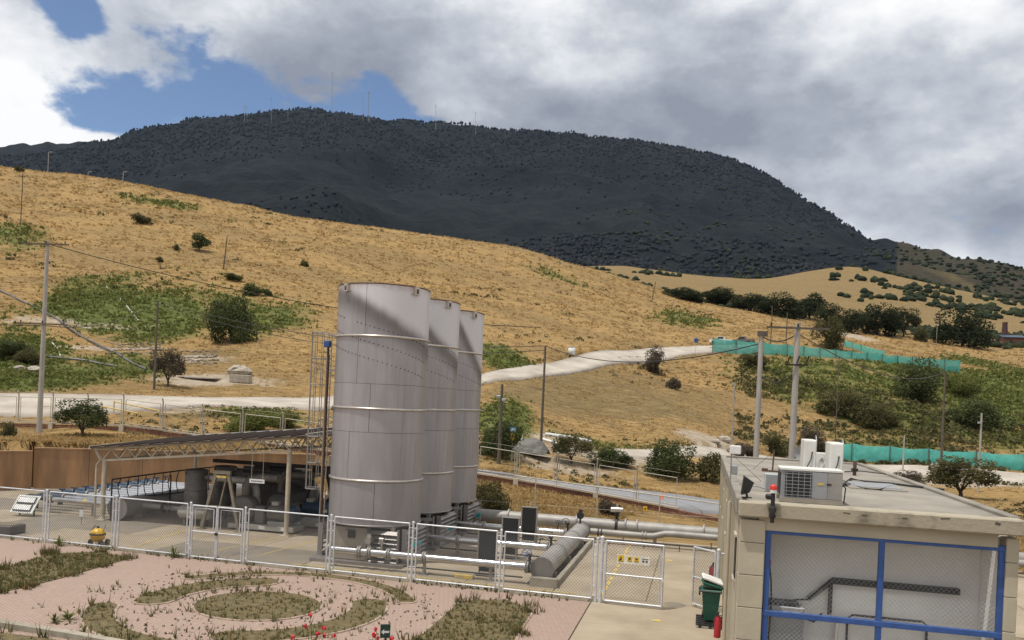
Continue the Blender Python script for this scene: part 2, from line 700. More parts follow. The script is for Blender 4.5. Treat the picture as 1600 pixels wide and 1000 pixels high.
# ---- ground mesh: fine in the view, coarse behind the viewer
th_in = np.linspace(-.64, .64, 430)
th_out = np.linspace(.64, 2 * PI - .64, 60)[1:-1]
ths = np.concatenate([th_in, th_out])
rr = np.concatenate([[.5, 8, 16, 24, 30], np.exp(np.linspace(np.log(34), np.log(4600), 440)), [6000, 9000]])
TH, RR = np.meshgrid(ths, rr)
base_a = math.atan2(FWD[1], FWD[0])
GX, GY = RR * np.cos(base_a - TH), RR * np.sin(base_a - TH)
GZ = terrain(GX.ravel(), GY.ravel())
for poly, top in ROADS:                        # the ground is cut down to carry each road
    pa = np.array(poly)
    sel = np.nonzero((GX.ravel() > pa[:, 0].min() - 3) & (GX.ravel() < pa[:, 0].max() + 3) & (GY.ravel() > pa[:, 1].min() - 3) & (GY.ravel() < pa[:, 1].max() + 3))[0]
    q = np.stack([GX.ravel()[sel], GY.ravel()[sel]], 1)
    best = np.full(len(sel), 1e9)
    near = np.zeros(len(sel), int)
    for k in range(0, len(top), 3):
        d = ((q - top[k, :2]) ** 2).sum(1)
        w_ = d < best
        best[w_] = d[w_]
        near[w_] = k
    ins = in_poly(q[:, 0], q[:, 1], poly)
    rad = np.sqrt(best)
    GZ[sel] = np.where(ins, top[near, 2] - .5, np.where(rad < 2.8, np.minimum(GZ[sel], top[near, 2] - .14), GZ[sel]))
nv, nr = len(ths), len(rr)
idx = np.arange(nv * nr).reshape(nr, nv)
nxt = np.roll(idx, -1, axis=1)
quads = np.stack([idx[:-1], idx[1:], nxt[1:], nxt[:-1]], -1).reshape(-1, 4)

# ground cover weights, where the photo shows them: (x, y, photo px wide, share of distance, weight)
def blobs(spots, X, Y):
    out = np.zeros(len(X))
    th, r = polar(X, Y)
    lr = np.log(np.maximum(r, 1))
    wob = fbm(X / 14, Y / 14, 4) * 1.5
    for px, py, wpx, k, amt in spots:
        p = hit(px, py)
        t0, r0 = polar(np.array([p.x]), np.array([p.y]))
        q = np.hypot((th - t0[0]) * FPX / wpx, (lr - math.log(r0[0])) / k) + wob
        out = np.maximum(out, amt * np.clip((1.35 - q) / 1.0, 0, 1))
    return out


gx, gy = GX.ravel(), GY.ravel()
gth, gr = polar(gx, gy)
GREEN = [(30, 545, 60, .22, .8), (160, 480, 80, .14, 1), (240, 500, 70, .16, .9), (330, 480, 90, .18, .55), (420, 500, 70, .12, .7), (60, 590, 80, .08, .9), (200, 570, 60, .08, .7), (20, 370, 40, .08, .6), (780, 560, 50, .1, .9), (790, 650, 45, .16, 1), (860, 430, 45, .05, .5), (260, 318, 60, .03, .6), (1440, 600, 110, .18, .8), (1540, 620, 80, .3, 1), (1350, 600, 80, .15, .6), (1080, 500, 50, .1, .55), (1210, 560, 60, .12, .4), (1530, 570, 60, .12, .6), (950, 700, 100, .06, .6), (420, 650, 70, .06, .9), (1180, 600, 60, .1, .35), (1520, 480, 60, .2, .35), (1280, 600, 110, .2, .6), (1400, 650, 140, .2, .65), (1540, 680, 90, .15, .7), (1480, 420, 120, .35, .4)]
BROWN = [(920, 620, 150, .2, .9), (820, 610, 70, .16, .8), (1060, 620, 90, .16, .5), (100, 440, 60, .05, .6), (200, 530, 70, .04, .7), (330, 555, 60, .06, .6), (330, 645, 90, .05, .8), (70, 600, 60, .04, .6), (190, 365, 50, .06, .4), (1300, 640, 90, .12, .5), (1000, 660, 160, .06, .4)]
DIRT = [(350, 595, 90, .035, 1), (950, 712, 130, .05, .8), (880, 730, 110, .05, .6), (1150, 705, 80, .05, .9), (1480, 745, 160, .06, 1), (1330, 525, 60, .05, .8), (420, 640, 60, .03, .5), (250, 640, 70, .03, .5), (100, 505, 120, .02, .5), (60, 500, 60, .02, .7), (150, 545, 60, .02, .7), (215, 545, 60, .02, .6), (300, 560, 60, .03, .6)]
a_green = blobs(GREEN, gx, gy)
a_brown = blobs(BROWN, gx, gy)
a_dirt = blobs(DIRT, gx, gy)
a_brown = np.maximum(a_brown, np.clip((gr - 370) / 120, 0, .62))
px_ = 800 + FPX * np.tan(np.clip(gth, -1.2, 1.2))
# forest covers the mountain; its lower edge runs lower on the left than on the right
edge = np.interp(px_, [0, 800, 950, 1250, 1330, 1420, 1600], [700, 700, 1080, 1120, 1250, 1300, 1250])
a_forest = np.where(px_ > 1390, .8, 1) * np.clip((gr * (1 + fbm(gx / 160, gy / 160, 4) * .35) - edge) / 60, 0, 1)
land_me = np_mesh('hillside', np.stack([gx, gy, GZ], 1), quads[:, ::-1], 4, None, True)
att = land_me.color_attributes.new('cover', 'FLOAT_COLOR', 'POINT')
att.data.foreach_set('color', np.stack([a_green, a_brown, a_dirt, a_forest], 1).astype(np.float32).ravel())

lm = bpy.data.materials.new('land')
lm.use_nodes = True
t = NT(lm.node_tree)
b = t.n['Principled BSDF']
b.inputs['Roughness'].default_value = .95
b.inputs['Specular IOR Level'].default_value = .1
geo = t.node('ShaderNodeNewGeometry').outputs['Position']
at = t.node('ShaderNodeVertexColor', layer_name='cover')
sp = t.node('ShaderNodeSeparateColor')
t.put(sp.inputs[0], at.outputs[0])
n1 = t.noise(geo, .09, 6, .6)
n2 = t.noise(geo, .8, 6, .7)
wisp = t.noise(t.scalevec(geo, (.35, .8, .9)), 1.6, 6, .7, dist=.8)
gold = t.ramp(wisp, [(.28, (.15, .09, .036)), (.45, (.285, .18, .072)), (.6, (.375, .248, .104)), (.75, (.46, .335, .16))])
gold = t.mix(t.math('MAXIMUM', t.smooth(n1, .42, .66, 0, .8), t.smooth(t.noise(t.scalevec(geo, (.4, 1, 1)), .035, 4, .6), .48, .62, 0, .75)), gold, t.ramp(wisp, [(.3, (.14, .09, .04)), (.7, (.30, .21, .095))]))
grn = t.ramp(n2, [(.3, (.05, .065, .018)), (.55, (.115, .135, .038)), (.75, (.21, .20, .07))])
brn = t.ramp(wisp, [(.3, (.10, .066, .03)), (.55, (.205, .148, .068)), (.75, (.30, .222, .105))])
drt = t.ramp(n2, [(.3, (.26, .20, .14)), (.7, (.46, .39, .30))])
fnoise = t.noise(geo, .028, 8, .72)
fst_shaded = t.ramp(t.math('ADD', t.math('MULTIPLY', fnoise, .6), t.math('MULTIPLY', t.noise(geo, .0024, 4, .6), .4)), [(.34, (.0065, .009, .012)), (.5, (.011, .0145, .017)), (.6, (.017, .021, .021)), (.72, (.03, .032, .025))])  # cloud shadow on the mountain put into the colour: very dark, broadly varied tones


def edge_w(sock):
    return t.smooth(t.math('ADD', sock, t.math('MULTIPLY', t.math('SUBTRACT', t.math('ADD', t.math('MULTIPLY', n2, .6), t.math('MULTIPLY', t.noise(geo, .22, 5, .65), .4)), .5), 2.2)), .2, .75)


c = t.mix(edge_w(sp.outputs[1]), gold, brn)
c = t.mix(edge_w(sp.outputs[0]), c, grn)
c = t.mix(edge_w(sp.outputs[2]), c, drt)
c = t.mix(at.outputs[1], c, fst_shaded)
t.put(b.inputs['Base Color'], c)
bn = t.node('ShaderNodeBump')
bn.inputs['Distance'].default_value = .35
t.put(bn.inputs['Height'], t.math('ADD', t.math('ADD', wisp, t.math('MULTIPLY', n2, .6)), t.math('MULTIPLY', t.math('MULTIPLY', t.noise(geo, .05, 5, .65), at.outputs[1]), 38.0)))
t.l.new(bn.outputs[0], b.inputs['Normal'])
land_me.materials.append(lm)
land = new_obj('hillside', land_me)
tag(land, 'golden grassy hillside rising to a dark forested mountain', 'hillside', kind='structure')


# ================================================================== yard, plaza and garden beds
m_conc = mat('yard_concrete', (.37, .305, .22), .9, col2=(.28, .225, .155), scale=.5, bump=.006, bscale=30)
m_conc2 = mat('yard_concrete_dark', (.25, .21, .16), .9, col2=(.18, .155, .12), scale=.6, bump=.006, bscale=30)
m_joint = mat('joint_dirt', (.22, .18, .12), .95, col2=(.15, .125, .08), scale=3)
m_kerb = mat('kerb_concrete', (.36, .32, .25), .9, col2=(.24, .21, .16), scale=2, bump=.004)
m_yellow = mat('worn_yellow_paint', (.62, .43, .07), .8, col2=(.42, .34, .19), scale=5, contrast=(.4, .55))
m_grass = mat('dry_turf', (.17, .128, .055), .95, col2=(.085, .068, .03), scale=5, bump=.03, bscale=25)

m_pave = bpy.data.materials.new('pink_pavers')
m_pave.use_nodes = True
t = NT(m_pave.node_tree)
b = t.n['Principled BSDF']
b.inputs['Roughness'].default_value = .92
geo = t.node('ShaderNodeNewGeometry').outputs['Position']
mp = t.node('ShaderNodeMapping')
t.put(mp.inputs[0], geo)
mp.inputs['Rotation'].default_value = (0, 0, R(28))
bt = t.node('ShaderNodeTexBrick')
t.put(bt.inputs['Vector'], mp.outputs[0])
bt.inputs['Scale'].default_value = 1
bt.inputs['Brick Width'].default_value = .21
bt.inputs['Row Height'].default_value = .105
bt.inputs['Mortar Size'].default_value = .006
bt.inputs['Color1'].default_value = (.355, .252, .20, 1)
bt.inputs['Color2'].default_value = (.32, .228, .182, 1)
bt.inputs['Mortar'].default_value = (.27, .195, .155, 1)
dirt = t.noise(geo, .45, 6, .65)
c = t.mix(t.smooth(dirt, .45, .75, 0, .45), bt.outputs['Color'], (.33, .255, .195))
c = t.mix(t.smooth(t.noise(geo, 3.3, 5, .7), .58, .75, 0, .5), c, (.20, .15, .09))
t.put(b.inputs['Base Color'], c)
bn = t.node('ShaderNodeBump')
bn.inputs['Distance'].default_value = .01
t.put(bn.inputs['Height'], t.math('SUBTRACT', t.noise(geo, 9, 4, .6), bt.outputs['Fac']))
t.l.new(bn.outputs[0], b.inputs['Normal'])


def sheet(name, pts, z, material, label, cat):
    m = MB()
    m.add([(p[0], p[1], z) for p in pts], [tuple(range(len(pts)))])
    return tag(m.build(name, material), label, cat, kind='structure')


FL_A, FL_B = Vector((-27.63, 28.30, 0)), Vector((-1.0, 27.25, 0))      # line of the front fence


def fence_y(x):
    return FL_A.y + (x - FL_A.x) * (FL_B.y - FL_A.y) / (FL_B.x - FL_A.x)


yard_base = sheet('yard_pavement', [(-59, fence_y(-59)), (-3.35, fence_y(-3.35)), (-3.35, -30), (13.9, -30), (13.9, 40.95), (1, 40.95), (-11, 41.1), (-17, 45.9), (-24.6, 50.1), (-38.6, 41.8), (-43, 32.9), (-59, 21)], -.03, m_joint, 'tan concrete yard around the flare stacks', 'pavement')
slab_meshes = {}
for i in range(-14, 5):
    for j in range(0, 7):
        x0, x1 = i * 3.2 - 1.6, i * 3.2 + 1.6
        y0, y1 = 28.2 + j * 3.2, 28.2 + (j + 1) * 3.2
        cx, cy = (x0 + x1) / 2, (y0 + y1) / 2
        if not all(in_poly(np.array([x]), np.array([y]), YARD)[0] for x in (x0, x1) for y in (y0 + .1, y1)):
            if not in_poly(np.array([cx]), np.array([cy]), YARD)[0]:
                continue
        key = random.choice('aab') if cx < -14 else 'a'
        if key not in slab_meshes:
            slab_meshes[key] = MB().box((0, 0, -.04), (3.17, 3.17, .08), bev=.012).mesh('concrete_slab', m_conc if key == 'a' else m_conc2)
        o = new_obj('concrete_slab', slab_meshes[key], yard_base)
        o.location = (cx, cy, random.uniform(0, .004))
# strip of slabs between the fence and the first row, and the drive to the building
drive = MB().box((0, 0, -.04), (4.2, 3.4, .08), bev=.012).mesh('concrete_slab', m_conc)
for k in range(6):
    o = new_obj('concrete_slab', drive, yard_base)
    o.location = (-1.22, 26.46 - k * 3.43, 0)
for k in range(17):
    o = new_obj('concrete_slab', slab_meshes.setdefault('s', MB().box((0, 0, -.04), (3.1, .85, .08), bev=.012).mesh('concrete_slab', m_conc)), yard_base)
    x = -3.4 - 1.6 - k * 3.13
    o.location = (x, fence_y(x) + .44, -.002)
    o.rotation_euler = (0, 0, math.atan2(FL_B.y - FL_A.y, FL_B.x - FL_A.x))

plaza = sheet('plaza_paving', [(-59, -20), (-3.36, -20), (-3.36, fence_y(-3.36) - .02), (-59, fence_y(-59) - .02)], 0.0, m_pave, 'pink brick paving of the plaza before the fence', 'paving')


def kerb_line(pts, w=.12, h=.10, closed=False):
    """continuous kerb along a line"""
    m = MB()
    P = [Vector((p[0], p[1], 0)) for p in pts]
    n = len(P)
    vs = []
    for i, p in enumerate(P):
        a = P[i - 1] if (closed or i) else p
        c = P[(i + 1) % n] if (closed or i < n - 1) else p
        s_ = (c - a).normalized().cross(Vector((0, 0, 1))) * w / 2
        for k, z in ((1, -.03), (1, h - .012), (.8, h), (-.8, h), (-1, h - .012), (-1, -.03)):
            vs.append((p.x + s_.x * k, p.y + s_.y * k, z))
    m.add(vs, [(i * 6 + k, i * 6 + k + 1, ((i + 1) % n) * 6 + k + 1, ((i + 1) % n) * 6 + k) for i in range(n if closed else n - 1) for k in range(5)])
    return m


WEED_SPOTS = []        # (x, y, density weight) filled by the beds


def smooth_loop(pts, n=60):
    P = [Vector((p[0], p[1], 0)) for p in pts]
    out = []
    m = len(P)
    for i in range(m):
        p0, p1, p2, p3 = P[i - 1], P[i], P[(i + 1) % m], P[(i + 2) % m]
        for k in range(max(2, n // m)):
            q = k / max(2, n // m)
            out.append(.5 * ((2 * p1) + (p2 - p0) * q + (2 * p0 - 5 * p1 + 4 * p2 - p3) * q * q + (3 * p1 - p0 - 3 * p2 + p3) * q ** 3))
    return [(p.x, p.y) for p in out]


BEDS = []


def bed(label, loop, kerb=True):
    c = np.mean(np.array(loop), axis=0)
    root = thing('garden_bed', label, 'garden bed', (c[0], c[1], 0), 'planted beds let into the plaza')
    area = sum(loop[i][0] * loop[(i + 1) % len(loop)][1] - loop[(i + 1) % len(loop)][0] * loop[i][1] for i in range(len(loop)))
    if area < 0:
        loop = loop[::-1]
    m = MB()
    n = len(loop)
    m.add([(p[0], p[1], .02) for p in loop], [tuple(range(n))])
    m.build('soil', m_grass, root)
    if kerb:
        kerb_line(loop, .09, .03, True).build('kerb', MATS['kerb_pink'], root)
    BEDS.append(loop)
    return root


mat('kerb_pink', (.40, .29, .235), .9, col2=(.25, .19, .14), scale=3)
CX, CY = -12.8, 22.75


def sector(r0, r1, a0, a1, n=22):
    pts = []
    mid, hw = (r0 + r1) / 2, (r1 - r0) / 2
    for k in range(n + 1):
        a = R(a0 + (a1 - a0) * k / n)
        pts.append((CX + r1 * math.cos(a), CY + r1 * math.sin(a)))
    for k in range(1, 6):
        a, q = R(a1), PI * k / 6
        rr_ = mid + hw * math.cos(q)
        aa = a + hw * math.sin(q) / mid
        pts.append((CX + rr_ * math.cos(aa), CY + rr_ * math.sin(aa)))
    for k in range(n + 1):
        a = R(a1 + (a0 - a1) * k / n)
        pts.append((CX + r0 * math.cos(a), CY + r0 * math.sin(a)))
    for k in range(1, 6):
        a, q = R(a0), PI * k / 6
        rr_ = mid - hw * math.cos(q)
        aa = a - hw * math.sin(q) / mid
        pts.append((CX + rr_ * math.cos(aa), CY + rr_ * math.sin(aa)))
    return pts


bed('round dry grass bed in the middle of the plaza rings', [(CX + 1.9 * math.cos(2 * PI * k / 48), CY + 1.75 * math.sin(2 * PI * k / 48)) for k in range(48)])
bed('crescent bed left of the round middle bed', sector(2.55, 3.75, 118, 192))
bed('crescent bed right of the round middle bed', sector(2.75, 3.85, -72, 28))
bed('long arc bed nearest the fence, behind the round middle bed', sector(4.2, 4.8, 30, 148))
bed('long arc bed in front of the round middle bed', sector(3.9, 4.75, 205, 300))
bed('weedy lawn patch at the left edge of the plaza', [tuple(G(*p)[:2]) for p in ((-60, 960), (-60, 915), (0, 890), (75, 866), (160, 862), (200, 874), (160, 885), (110, 900), (40, 918), (0, 926))], False)
bed('corner lawn patch before the pipe fence, right side of the plaza', [tuple(G(*p)[:2]) for p in ((645, 1003), (716, 942), (735, 938), (790, 937), (828, 950), (832, 958), (810, 990), (800, 1030), (700, 1080), (600, 1060))])
bed('dry lawn behind a grey kerb, lower left corner', [tuple(G(*p)[:2]) for p in ((-60, 990), (0, 989), (65, 997), (130, 1008), (250, 1040), (200, 1100), (-60, 1060))], False)
m = kerb_line([tuple(G(*p)[:2]) + (0,) for p in ((-60, 970), (0, 979), (65, 989), (130, 1000), (250, 1022))], .22, .16)
tag(m.build('kerb', m_kerb), 'grey concrete kerb along the lower left lawn', 'kerb')

# painted lines in the yard
def stripe(name, pts, wd, label, z=.012):
    m = MB()
    for i in range(len(pts) - 1):
        a, c = Vector((*pts[i], 0)), Vector((*pts[i + 1], 0))
        s = (c - a).normalized().cross(Vector((0, 0, 1))) * wd / 2
        m.add([(p.x, p.y, z) for p in (a - s, c - s, c + s, a + s)], [(3, 2, 1, 0)])
    o = m.build(name, m_yellow)
    return tag(o, label, 'road marking', 'yellow lines painted in the yard')


dash = MB()
for k in range(14):
    y = 28.4 + k * .86
    dash.add([(-3.16, y, .012), (-3.04, y, .012), (-3.04, y + .62, .012), (-3.16, y + .62, .012)], [(0, 1, 2, 3)])
tag(dash.build('painted_line', m_yellow), 'yellow broken line running past the pipe header to the back', 'road marking', 'yellow lines painted in the yard')
stripe('painted_line', [(-14.8, 28.62), (-4.0, 28.22)], .08, 'thin yellow line along the foot of the flare slab')
stripe('painted_line', [tuple(G(405, 868)[:2]), tuple(G(505, 842)[:2])], .07, 'yellow line slanting beside the nearest flare')
stripe('painted_line', [tuple(G(330, 862)[:2]), tuple(G(470, 833)[:2])], .07, 'yellow line slanting before the canopy post')
stripe('painted_line', [tuple(G(200, 858)[:2]), tuple(G(310, 822)[:2])], .07, 'yellow line slanting before the double gate')
for px, py, l in ((1026, 970, 'yellow square mark on the drive near the green bin'), (1046, 876, 'yellow square mark on the concrete behind the sign gate')):
    g = G(px, py)
    stripe('painted_mark', [(g.x - .12, g.y), (g.x + .12, g.y)], .22, l)
g = G(1054, 945)
tag(MB().lathe((g.x, g.y, .004), [(0.001, .008), (.34, .008), (.36, 0)], 28).build('manhole_cover', m_conc2), 'round concrete manhole cover in the drive', 'manhole')
# pit with a kerb beside the big header pipe
pit = thing('pipe_trench', 'dark gravel trench with a concrete kerb under the header pipe', 'trench', (-5.2, 29, 0))
m_gravel = mat('trench_gravel', (.13, .10, .075), .95, col2=(.05, .04, .03), scale=14, bump=.03, bscale=40)
part('gravel', m_gravel, pit, lambda m: m.add([(-5.9, 29.25, .014), (-4.9, 29.25, .014), (-4.9, 39.2, .014), (-5.9, 39.2, .014)], [(0, 1, 2, 3)]))
part('kerb', m_kerb, pit, lambda m: m.box((-4.82, 34.1, .11), (.18, 10.4, .24), bev=.015))
part('end_block', m_kerb, pit, lambda m: m.box((-5.22, 28.86, .16), (.98, .22, .34), bev=.02))
# ================================================================== three flare stacks
def steel(name, col, rough, heat=False, seed=(0, 0), zt=10.7):
    m = bpy.data.materials.new(name)
    m.use_nodes = True
    t = NT(m.node_tree)
    b = t.n['Principled BSDF']
    b.inputs['Metallic'].default_value = .55
    b.inputs['Roughness'].default_value = rough
    co = t.node('ShaderNodeTexCoord').outputs['Object']
    n = t.noise(t.scalevec(co, (1, 1, .35)), 1.3, 5, .6)
    st = t.noise(t.scalevec(co, (5, 5, .22)), 1.0, 4, .65)
    c = t.mix(t.smooth(n, .3, .7), col, tuple(x * .86 for x in col))
    c = t.mix(t.smooth(st, .48, .75, 0, .34), c, (.19, .15, .125))
    rnd = t.node('ShaderNodeObjectInfo').outputs['Random']
    c = t.mix(t.math('MULTIPLY', rnd, .22), c, (.24, .225, .22))
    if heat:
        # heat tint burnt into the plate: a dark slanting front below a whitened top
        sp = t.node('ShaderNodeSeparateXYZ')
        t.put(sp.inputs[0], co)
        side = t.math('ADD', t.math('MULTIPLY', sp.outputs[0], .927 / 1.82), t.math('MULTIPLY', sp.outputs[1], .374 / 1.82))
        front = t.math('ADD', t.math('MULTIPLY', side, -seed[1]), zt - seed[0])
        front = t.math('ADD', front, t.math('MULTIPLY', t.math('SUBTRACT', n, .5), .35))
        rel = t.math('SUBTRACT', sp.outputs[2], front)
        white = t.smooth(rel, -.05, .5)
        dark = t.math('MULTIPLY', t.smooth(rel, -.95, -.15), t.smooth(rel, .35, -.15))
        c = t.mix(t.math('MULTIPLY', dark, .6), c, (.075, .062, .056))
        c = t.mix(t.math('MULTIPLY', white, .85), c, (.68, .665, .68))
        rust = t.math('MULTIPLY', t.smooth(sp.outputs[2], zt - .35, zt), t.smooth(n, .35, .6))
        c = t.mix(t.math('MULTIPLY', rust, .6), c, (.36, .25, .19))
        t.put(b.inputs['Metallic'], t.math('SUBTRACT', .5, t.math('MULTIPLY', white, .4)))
    t.put(b.inputs['Base Color'], c)
    bn = t.node('ShaderNodeBump')
    bn.inputs['Distance'].default_value = .012
    t.put(bn.inputs['Height'], t.noise(t.scalevec(co, (1, 1, .6)), .9, 2, .5))
    t.l.new(bn.outputs[0], b.inputs['Normal'])
    return m


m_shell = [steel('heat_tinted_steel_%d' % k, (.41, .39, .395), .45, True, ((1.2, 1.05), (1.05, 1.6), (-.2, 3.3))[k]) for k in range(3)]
m_steel = steel('dull_steel', (.34, .315, .295), .45)
m_hoop = mat('bright_hoop_steel', (.56, .51, .45), .35, .7, scale=3)
m_dark = mat('dark_steel', (.045, .042, .04), .6, .4)
m_hole = mat('port_black', (.012, .012, .012), .9)
m_silver = mat('polished_pipe', (.66, .65, .64), .22, .95, col2=(.52, .51, .50), scale=2)
m_pipe = mat('dull_galvanised_pipe', (.36, .34, .31), .58, .3, col2=(.27, .255, .235), scale=1.5)
m_beige = mat('beige_panel', (.36, .31, .245), .6, col2=(.28, .24, .19), scale=2)
m_white = mat('white_paint', (.75, .75, .73), .5, col2=(.62, .61, .58), scale=3)
m_blue = mat('blue_paint', (.03, .09, .27), .45, col2=(.02, .06, .2), scale=4)
m_teal = mat('teal_dial', (.05, .30, .30), .4)
m_black = mat('black_paint', (.018, .019, .022), .5)
m_rust = mat('rust_brown', (.12, .07, .045), .8)

FX, FY, FR, PITCH = -12.65, 31.3, 1.82, 4.2
Z0, Z1 = 1.5, 10.72


def flare(k):
    lab = ('nearest stainless steel flare stack, with the caged ladder on its left', 'middle stainless steel flare stack, half hidden behind the nearest', 'farthest stainless steel flare stack, only its right side showing')[k]
    o = Vector((FX, FY + PITCH * k, 0))
    rt = thing('flare_stack', lab, 'flare stack', o, 'row of three steel flare stacks')
    L = lambda x, y, z: (o.x + x, o.y + y, z)
    # shell plates: five courses, each of four curved plates with real joints between them
    courses = [Z0, 3.15, 5.05, 6.9, 8.75, Z1]
    for c in range(5):
        za, zb = courses[c] + .006, courses[c + 1] - .006
        turn = (-70, -105, -80, -98, -90)[c]
        for q in range(4):
            m = MB()
            a0, a1 = R(turn + 90 * q) + .004, R(turn + 90 * q + 90) - .004
            n = 18
            vs = []
            for r_ in (FR, FR - .05):
                for z in (za, zb):
                    for i in range(n + 1):
                        a = a0 + (a1 - a0) * i / n
                        vs.append(L(r_ * math.cos(a), r_ * math.sin(a), z))
            e = n + 1
            m.add(vs, [(i, i + 1, e + i + 1, e + i) for i in range(n)], True)
            m.add(vs, [(2 * e + i + 1, 2 * e + i, 3 * e + i, 3 * e + i + 1) for i in range(n)], True)
            m.add(vs, [(e + i, e + i + 1, 3 * e + i + 1, 3 * e + i) for i in range(n)])
            m.add(vs, [(0, e, 3 * e, 2 * e), (n, 2 * e + n, 3 * e + n, e + n)])
            m.build('shell_plate', m_shell[k], rt)
    part('inner_lining', m_hole, rt, lambda m: m.lathe(L(0, 0, 0), [(FR - .06, Z0 + .05), (FR - .06, Z1 - .1)], 40))
    for z in (3.2, 5.95, 8.72):
        part('hoop', m_hoop, rt, lambda m: m.lathe(L(0, 0, z), [(FR, -.05), (FR + .05, -.035), (FR + .065, 0), (FR + .05, .035), (FR, .05)], 56))
    part('rim', m_rust, rt, lambda m: m.lathe(L(0, 0, Z1), [(FR + .012, -.03), (FR + .02, 0), (FR + .012, .02), (FR - .05, .02), (FR - .06, -.05)], 56))
    part('bottom_flange', m_steel, rt, lambda m: m.lathe(L(0, 0, Z0), [(FR - .3, -.03), (FR + .04, -.03), (FR + .04, .02), (FR, .03)], 56))
    # lifting lugs
    for a in (-118, -28, 62, 152):
        ca, sa = math.cos(R(a)), math.sin(R(a))
        lug = part('lifting_lug', m_hoop, rt, lambda m: m.box(L((FR + .06) * ca, (FR + .06) * sa, Z1 - .17), (.14, .2, .3), R(a)).box(L((FR + .03) * ca, (FR + .03) * sa, Z1 - .3), (.04, .42, .03), R(a)))
        part('lug_eye', m_rust, lug, lambda m: m.box(L((FR + .135) * ca, (FR + .135) * sa, Z1 - .19), (.012, .1, .18), R(a)))
    # sampling ports in three slanting rows
    ports = MB()
    for row in range(3):
        for i in range(30):
            a = R(-168 + i * 5.6)
            z = Z1 - .95 - i * .045 - row * .62
            if row == 0 and 8 < i < 12:
                continue
            ca, sa = math.cos(a), math.sin(a)
            ports.cyl(L((FR - .01) * ca, (FR - .01) * sa, z), L((FR + .012) * ca, (FR + .012) * sa, z), .022, 6)
    po = ports.build('port', m_hole, rt)
    tag(po, kind='stuff')
    # burner base: skirt box, front panel and louvre banks
    part('base_frame', m_steel, rt, lambda m: m.box(L(0, 0, .06), (3.7, 3.7, .12)).box(L(0, 0, 1.44), (2.7, 2.7, .08)))
    for sx in (-1, 1):
        for sy in (-1, 1):
            part('leg', m_steel, rt, lambda m: m.box(L(sx * 1.30, sy * 1.30, .78), (.14, .14, 1.32)))
    part('plenum', m_dark, rt, lambda m: m.box(L(0, 0, .78), (2.3, 2.3, 1.28)))
    pn = part('front_panel', m_beige, rt, lambda m: m.box(L(-.42, -1.52, .76), (1.5, .05, 1.24), bev=.01))
    part('sight_box', m_black, pn, lambda m: m.box(L(-.28, -1.57, 1.1), (.3, .07, .24)).box(L(-.3, -1.6, 1.27), (.36, .1, .02)))
    part('conduit', m_dark, pn, lambda m: m.tube([L(-.7, -1.57, .62), L(-.4, -1.58, .57), L(-.1, -1.57, .63), L(.1, -1.57, .55)], .015, 5))
    part('valve_actuator', m_hoop, rt, lambda m: (m.cyl(L(.52, -1.72, .6), L(.52, -1.72, 1.0), .07), m.cyl(L(.52, -1.9, .98), L(.52, -1.55, .98), .13, 12), m.box(L(.52, -1.72, 1.14), (.16, .14, .14))), 'bare metal actuator drum')
    part('valve_actuator', m_hoop, rt, lambda m: (m.cyl(L(1.02, -1.72, .6), L(1.02, -1.72, .95), .06), m.box(L(1.02, -1.72, 1.0), (.2, .18, .2), bev=.02)), 'bare metal actuator box')
    # louvre banks: (centre x, y, facing, length)
    for cx, cy, a, ln in ((1.0, -1.52, -90, 1.2), (1.75, 0.0, 0, 2.5), (-1.75, 0.1, 180, 2.6), (0, 1.6, 90, 2.4)):
        ca, sa = math.cos(R(a)), math.sin(R(a))
        for i in range(7):
            z = .2 + i * .175
            sl = MB().box((0, 0, 0), (.19, ln, .018), 0, ry=R(38))
            sl.v = [(o.x + cx + p[0] * ca - p[1] * sa, o.y + cy + p[0] * sa + p[1] * ca, z + p[2]) for p in sl.v]
            sl.build('louvre_slat', m_steel, rt)
        for s in (-1, 1):
            part('louvre_frame', m_steel, rt, lambda m: m.box(L(cx - sa * s * ln / 2, cy + ca * s * ln / 2, .74), (.2, .03, 1.32), R(a)))
    if k == 0:
        # caged ladder and service riser on the left
        lx, ly = -FR - .38, -.2
        for s in (-.2, .2):
            part('ladder_rail', m_hoop, rt, lambda m: m.cyl(L(lx, ly + s, .1), L(lx, ly + s, 8.9), .025, 6))
        for i in range(29):
            part('rung', m_hoop, rt, lambda m: m.cyl(L(lx, ly - .2, .4 + i * .3), L(lx, ly + .2, .4 + i * .3), .014, 5))
        cage = MB()
        for z in [2.6 + i * 1.05 for i in range(7)]:
            pts = [L(lx - .36 + .38 * math.cos(R(q)), ly + .38 * math.sin(R(q)), z) for q in range(30, 331, 20)]
            cage.tube([L(lx, ly + .2, z)] + pts + [L(lx, ly - .2, z)], .018, 5)
        for q in range(60, 301, 40):
            cage.cyl(L(lx - .36 + .38 * math.cos(R(q)), ly + .38 * math.sin(R(q)), 2.6), L(lx - .36 + .38 * math.cos(R(q)), ly + .38 * math.sin(R(q)), 8.9), .016, 5)
        cage.build('ladder_cage', m_pipe, rt)
        for z in (1.7, 3.6, 5.5, 7.4, 8.8):
            for s in (-.2, .2):
                part('ladder_bracket', m_pipe, rt, lambda m: m.box(L(-FR - .18, ly + s, z), (.42, .03, .05)))
        part('riser_pipe', m_dark, rt, lambda m: m.tube([L(-FR - .16, -.75, .1), L(-FR - .16, -.75, 8.3)], .045, 8))
        part('cable_tray', m_rust, rt, lambda m: m.box(L(-FR - .05, -.95, 4.8), (.05, .16, 6.4)))
        part('junction_box', m_blue, rt, lambda m: m.box(L(-FR - .18, -.78, 8.42), (.24, .2, .26), bev=.02), 'blue box at the top of the riser')
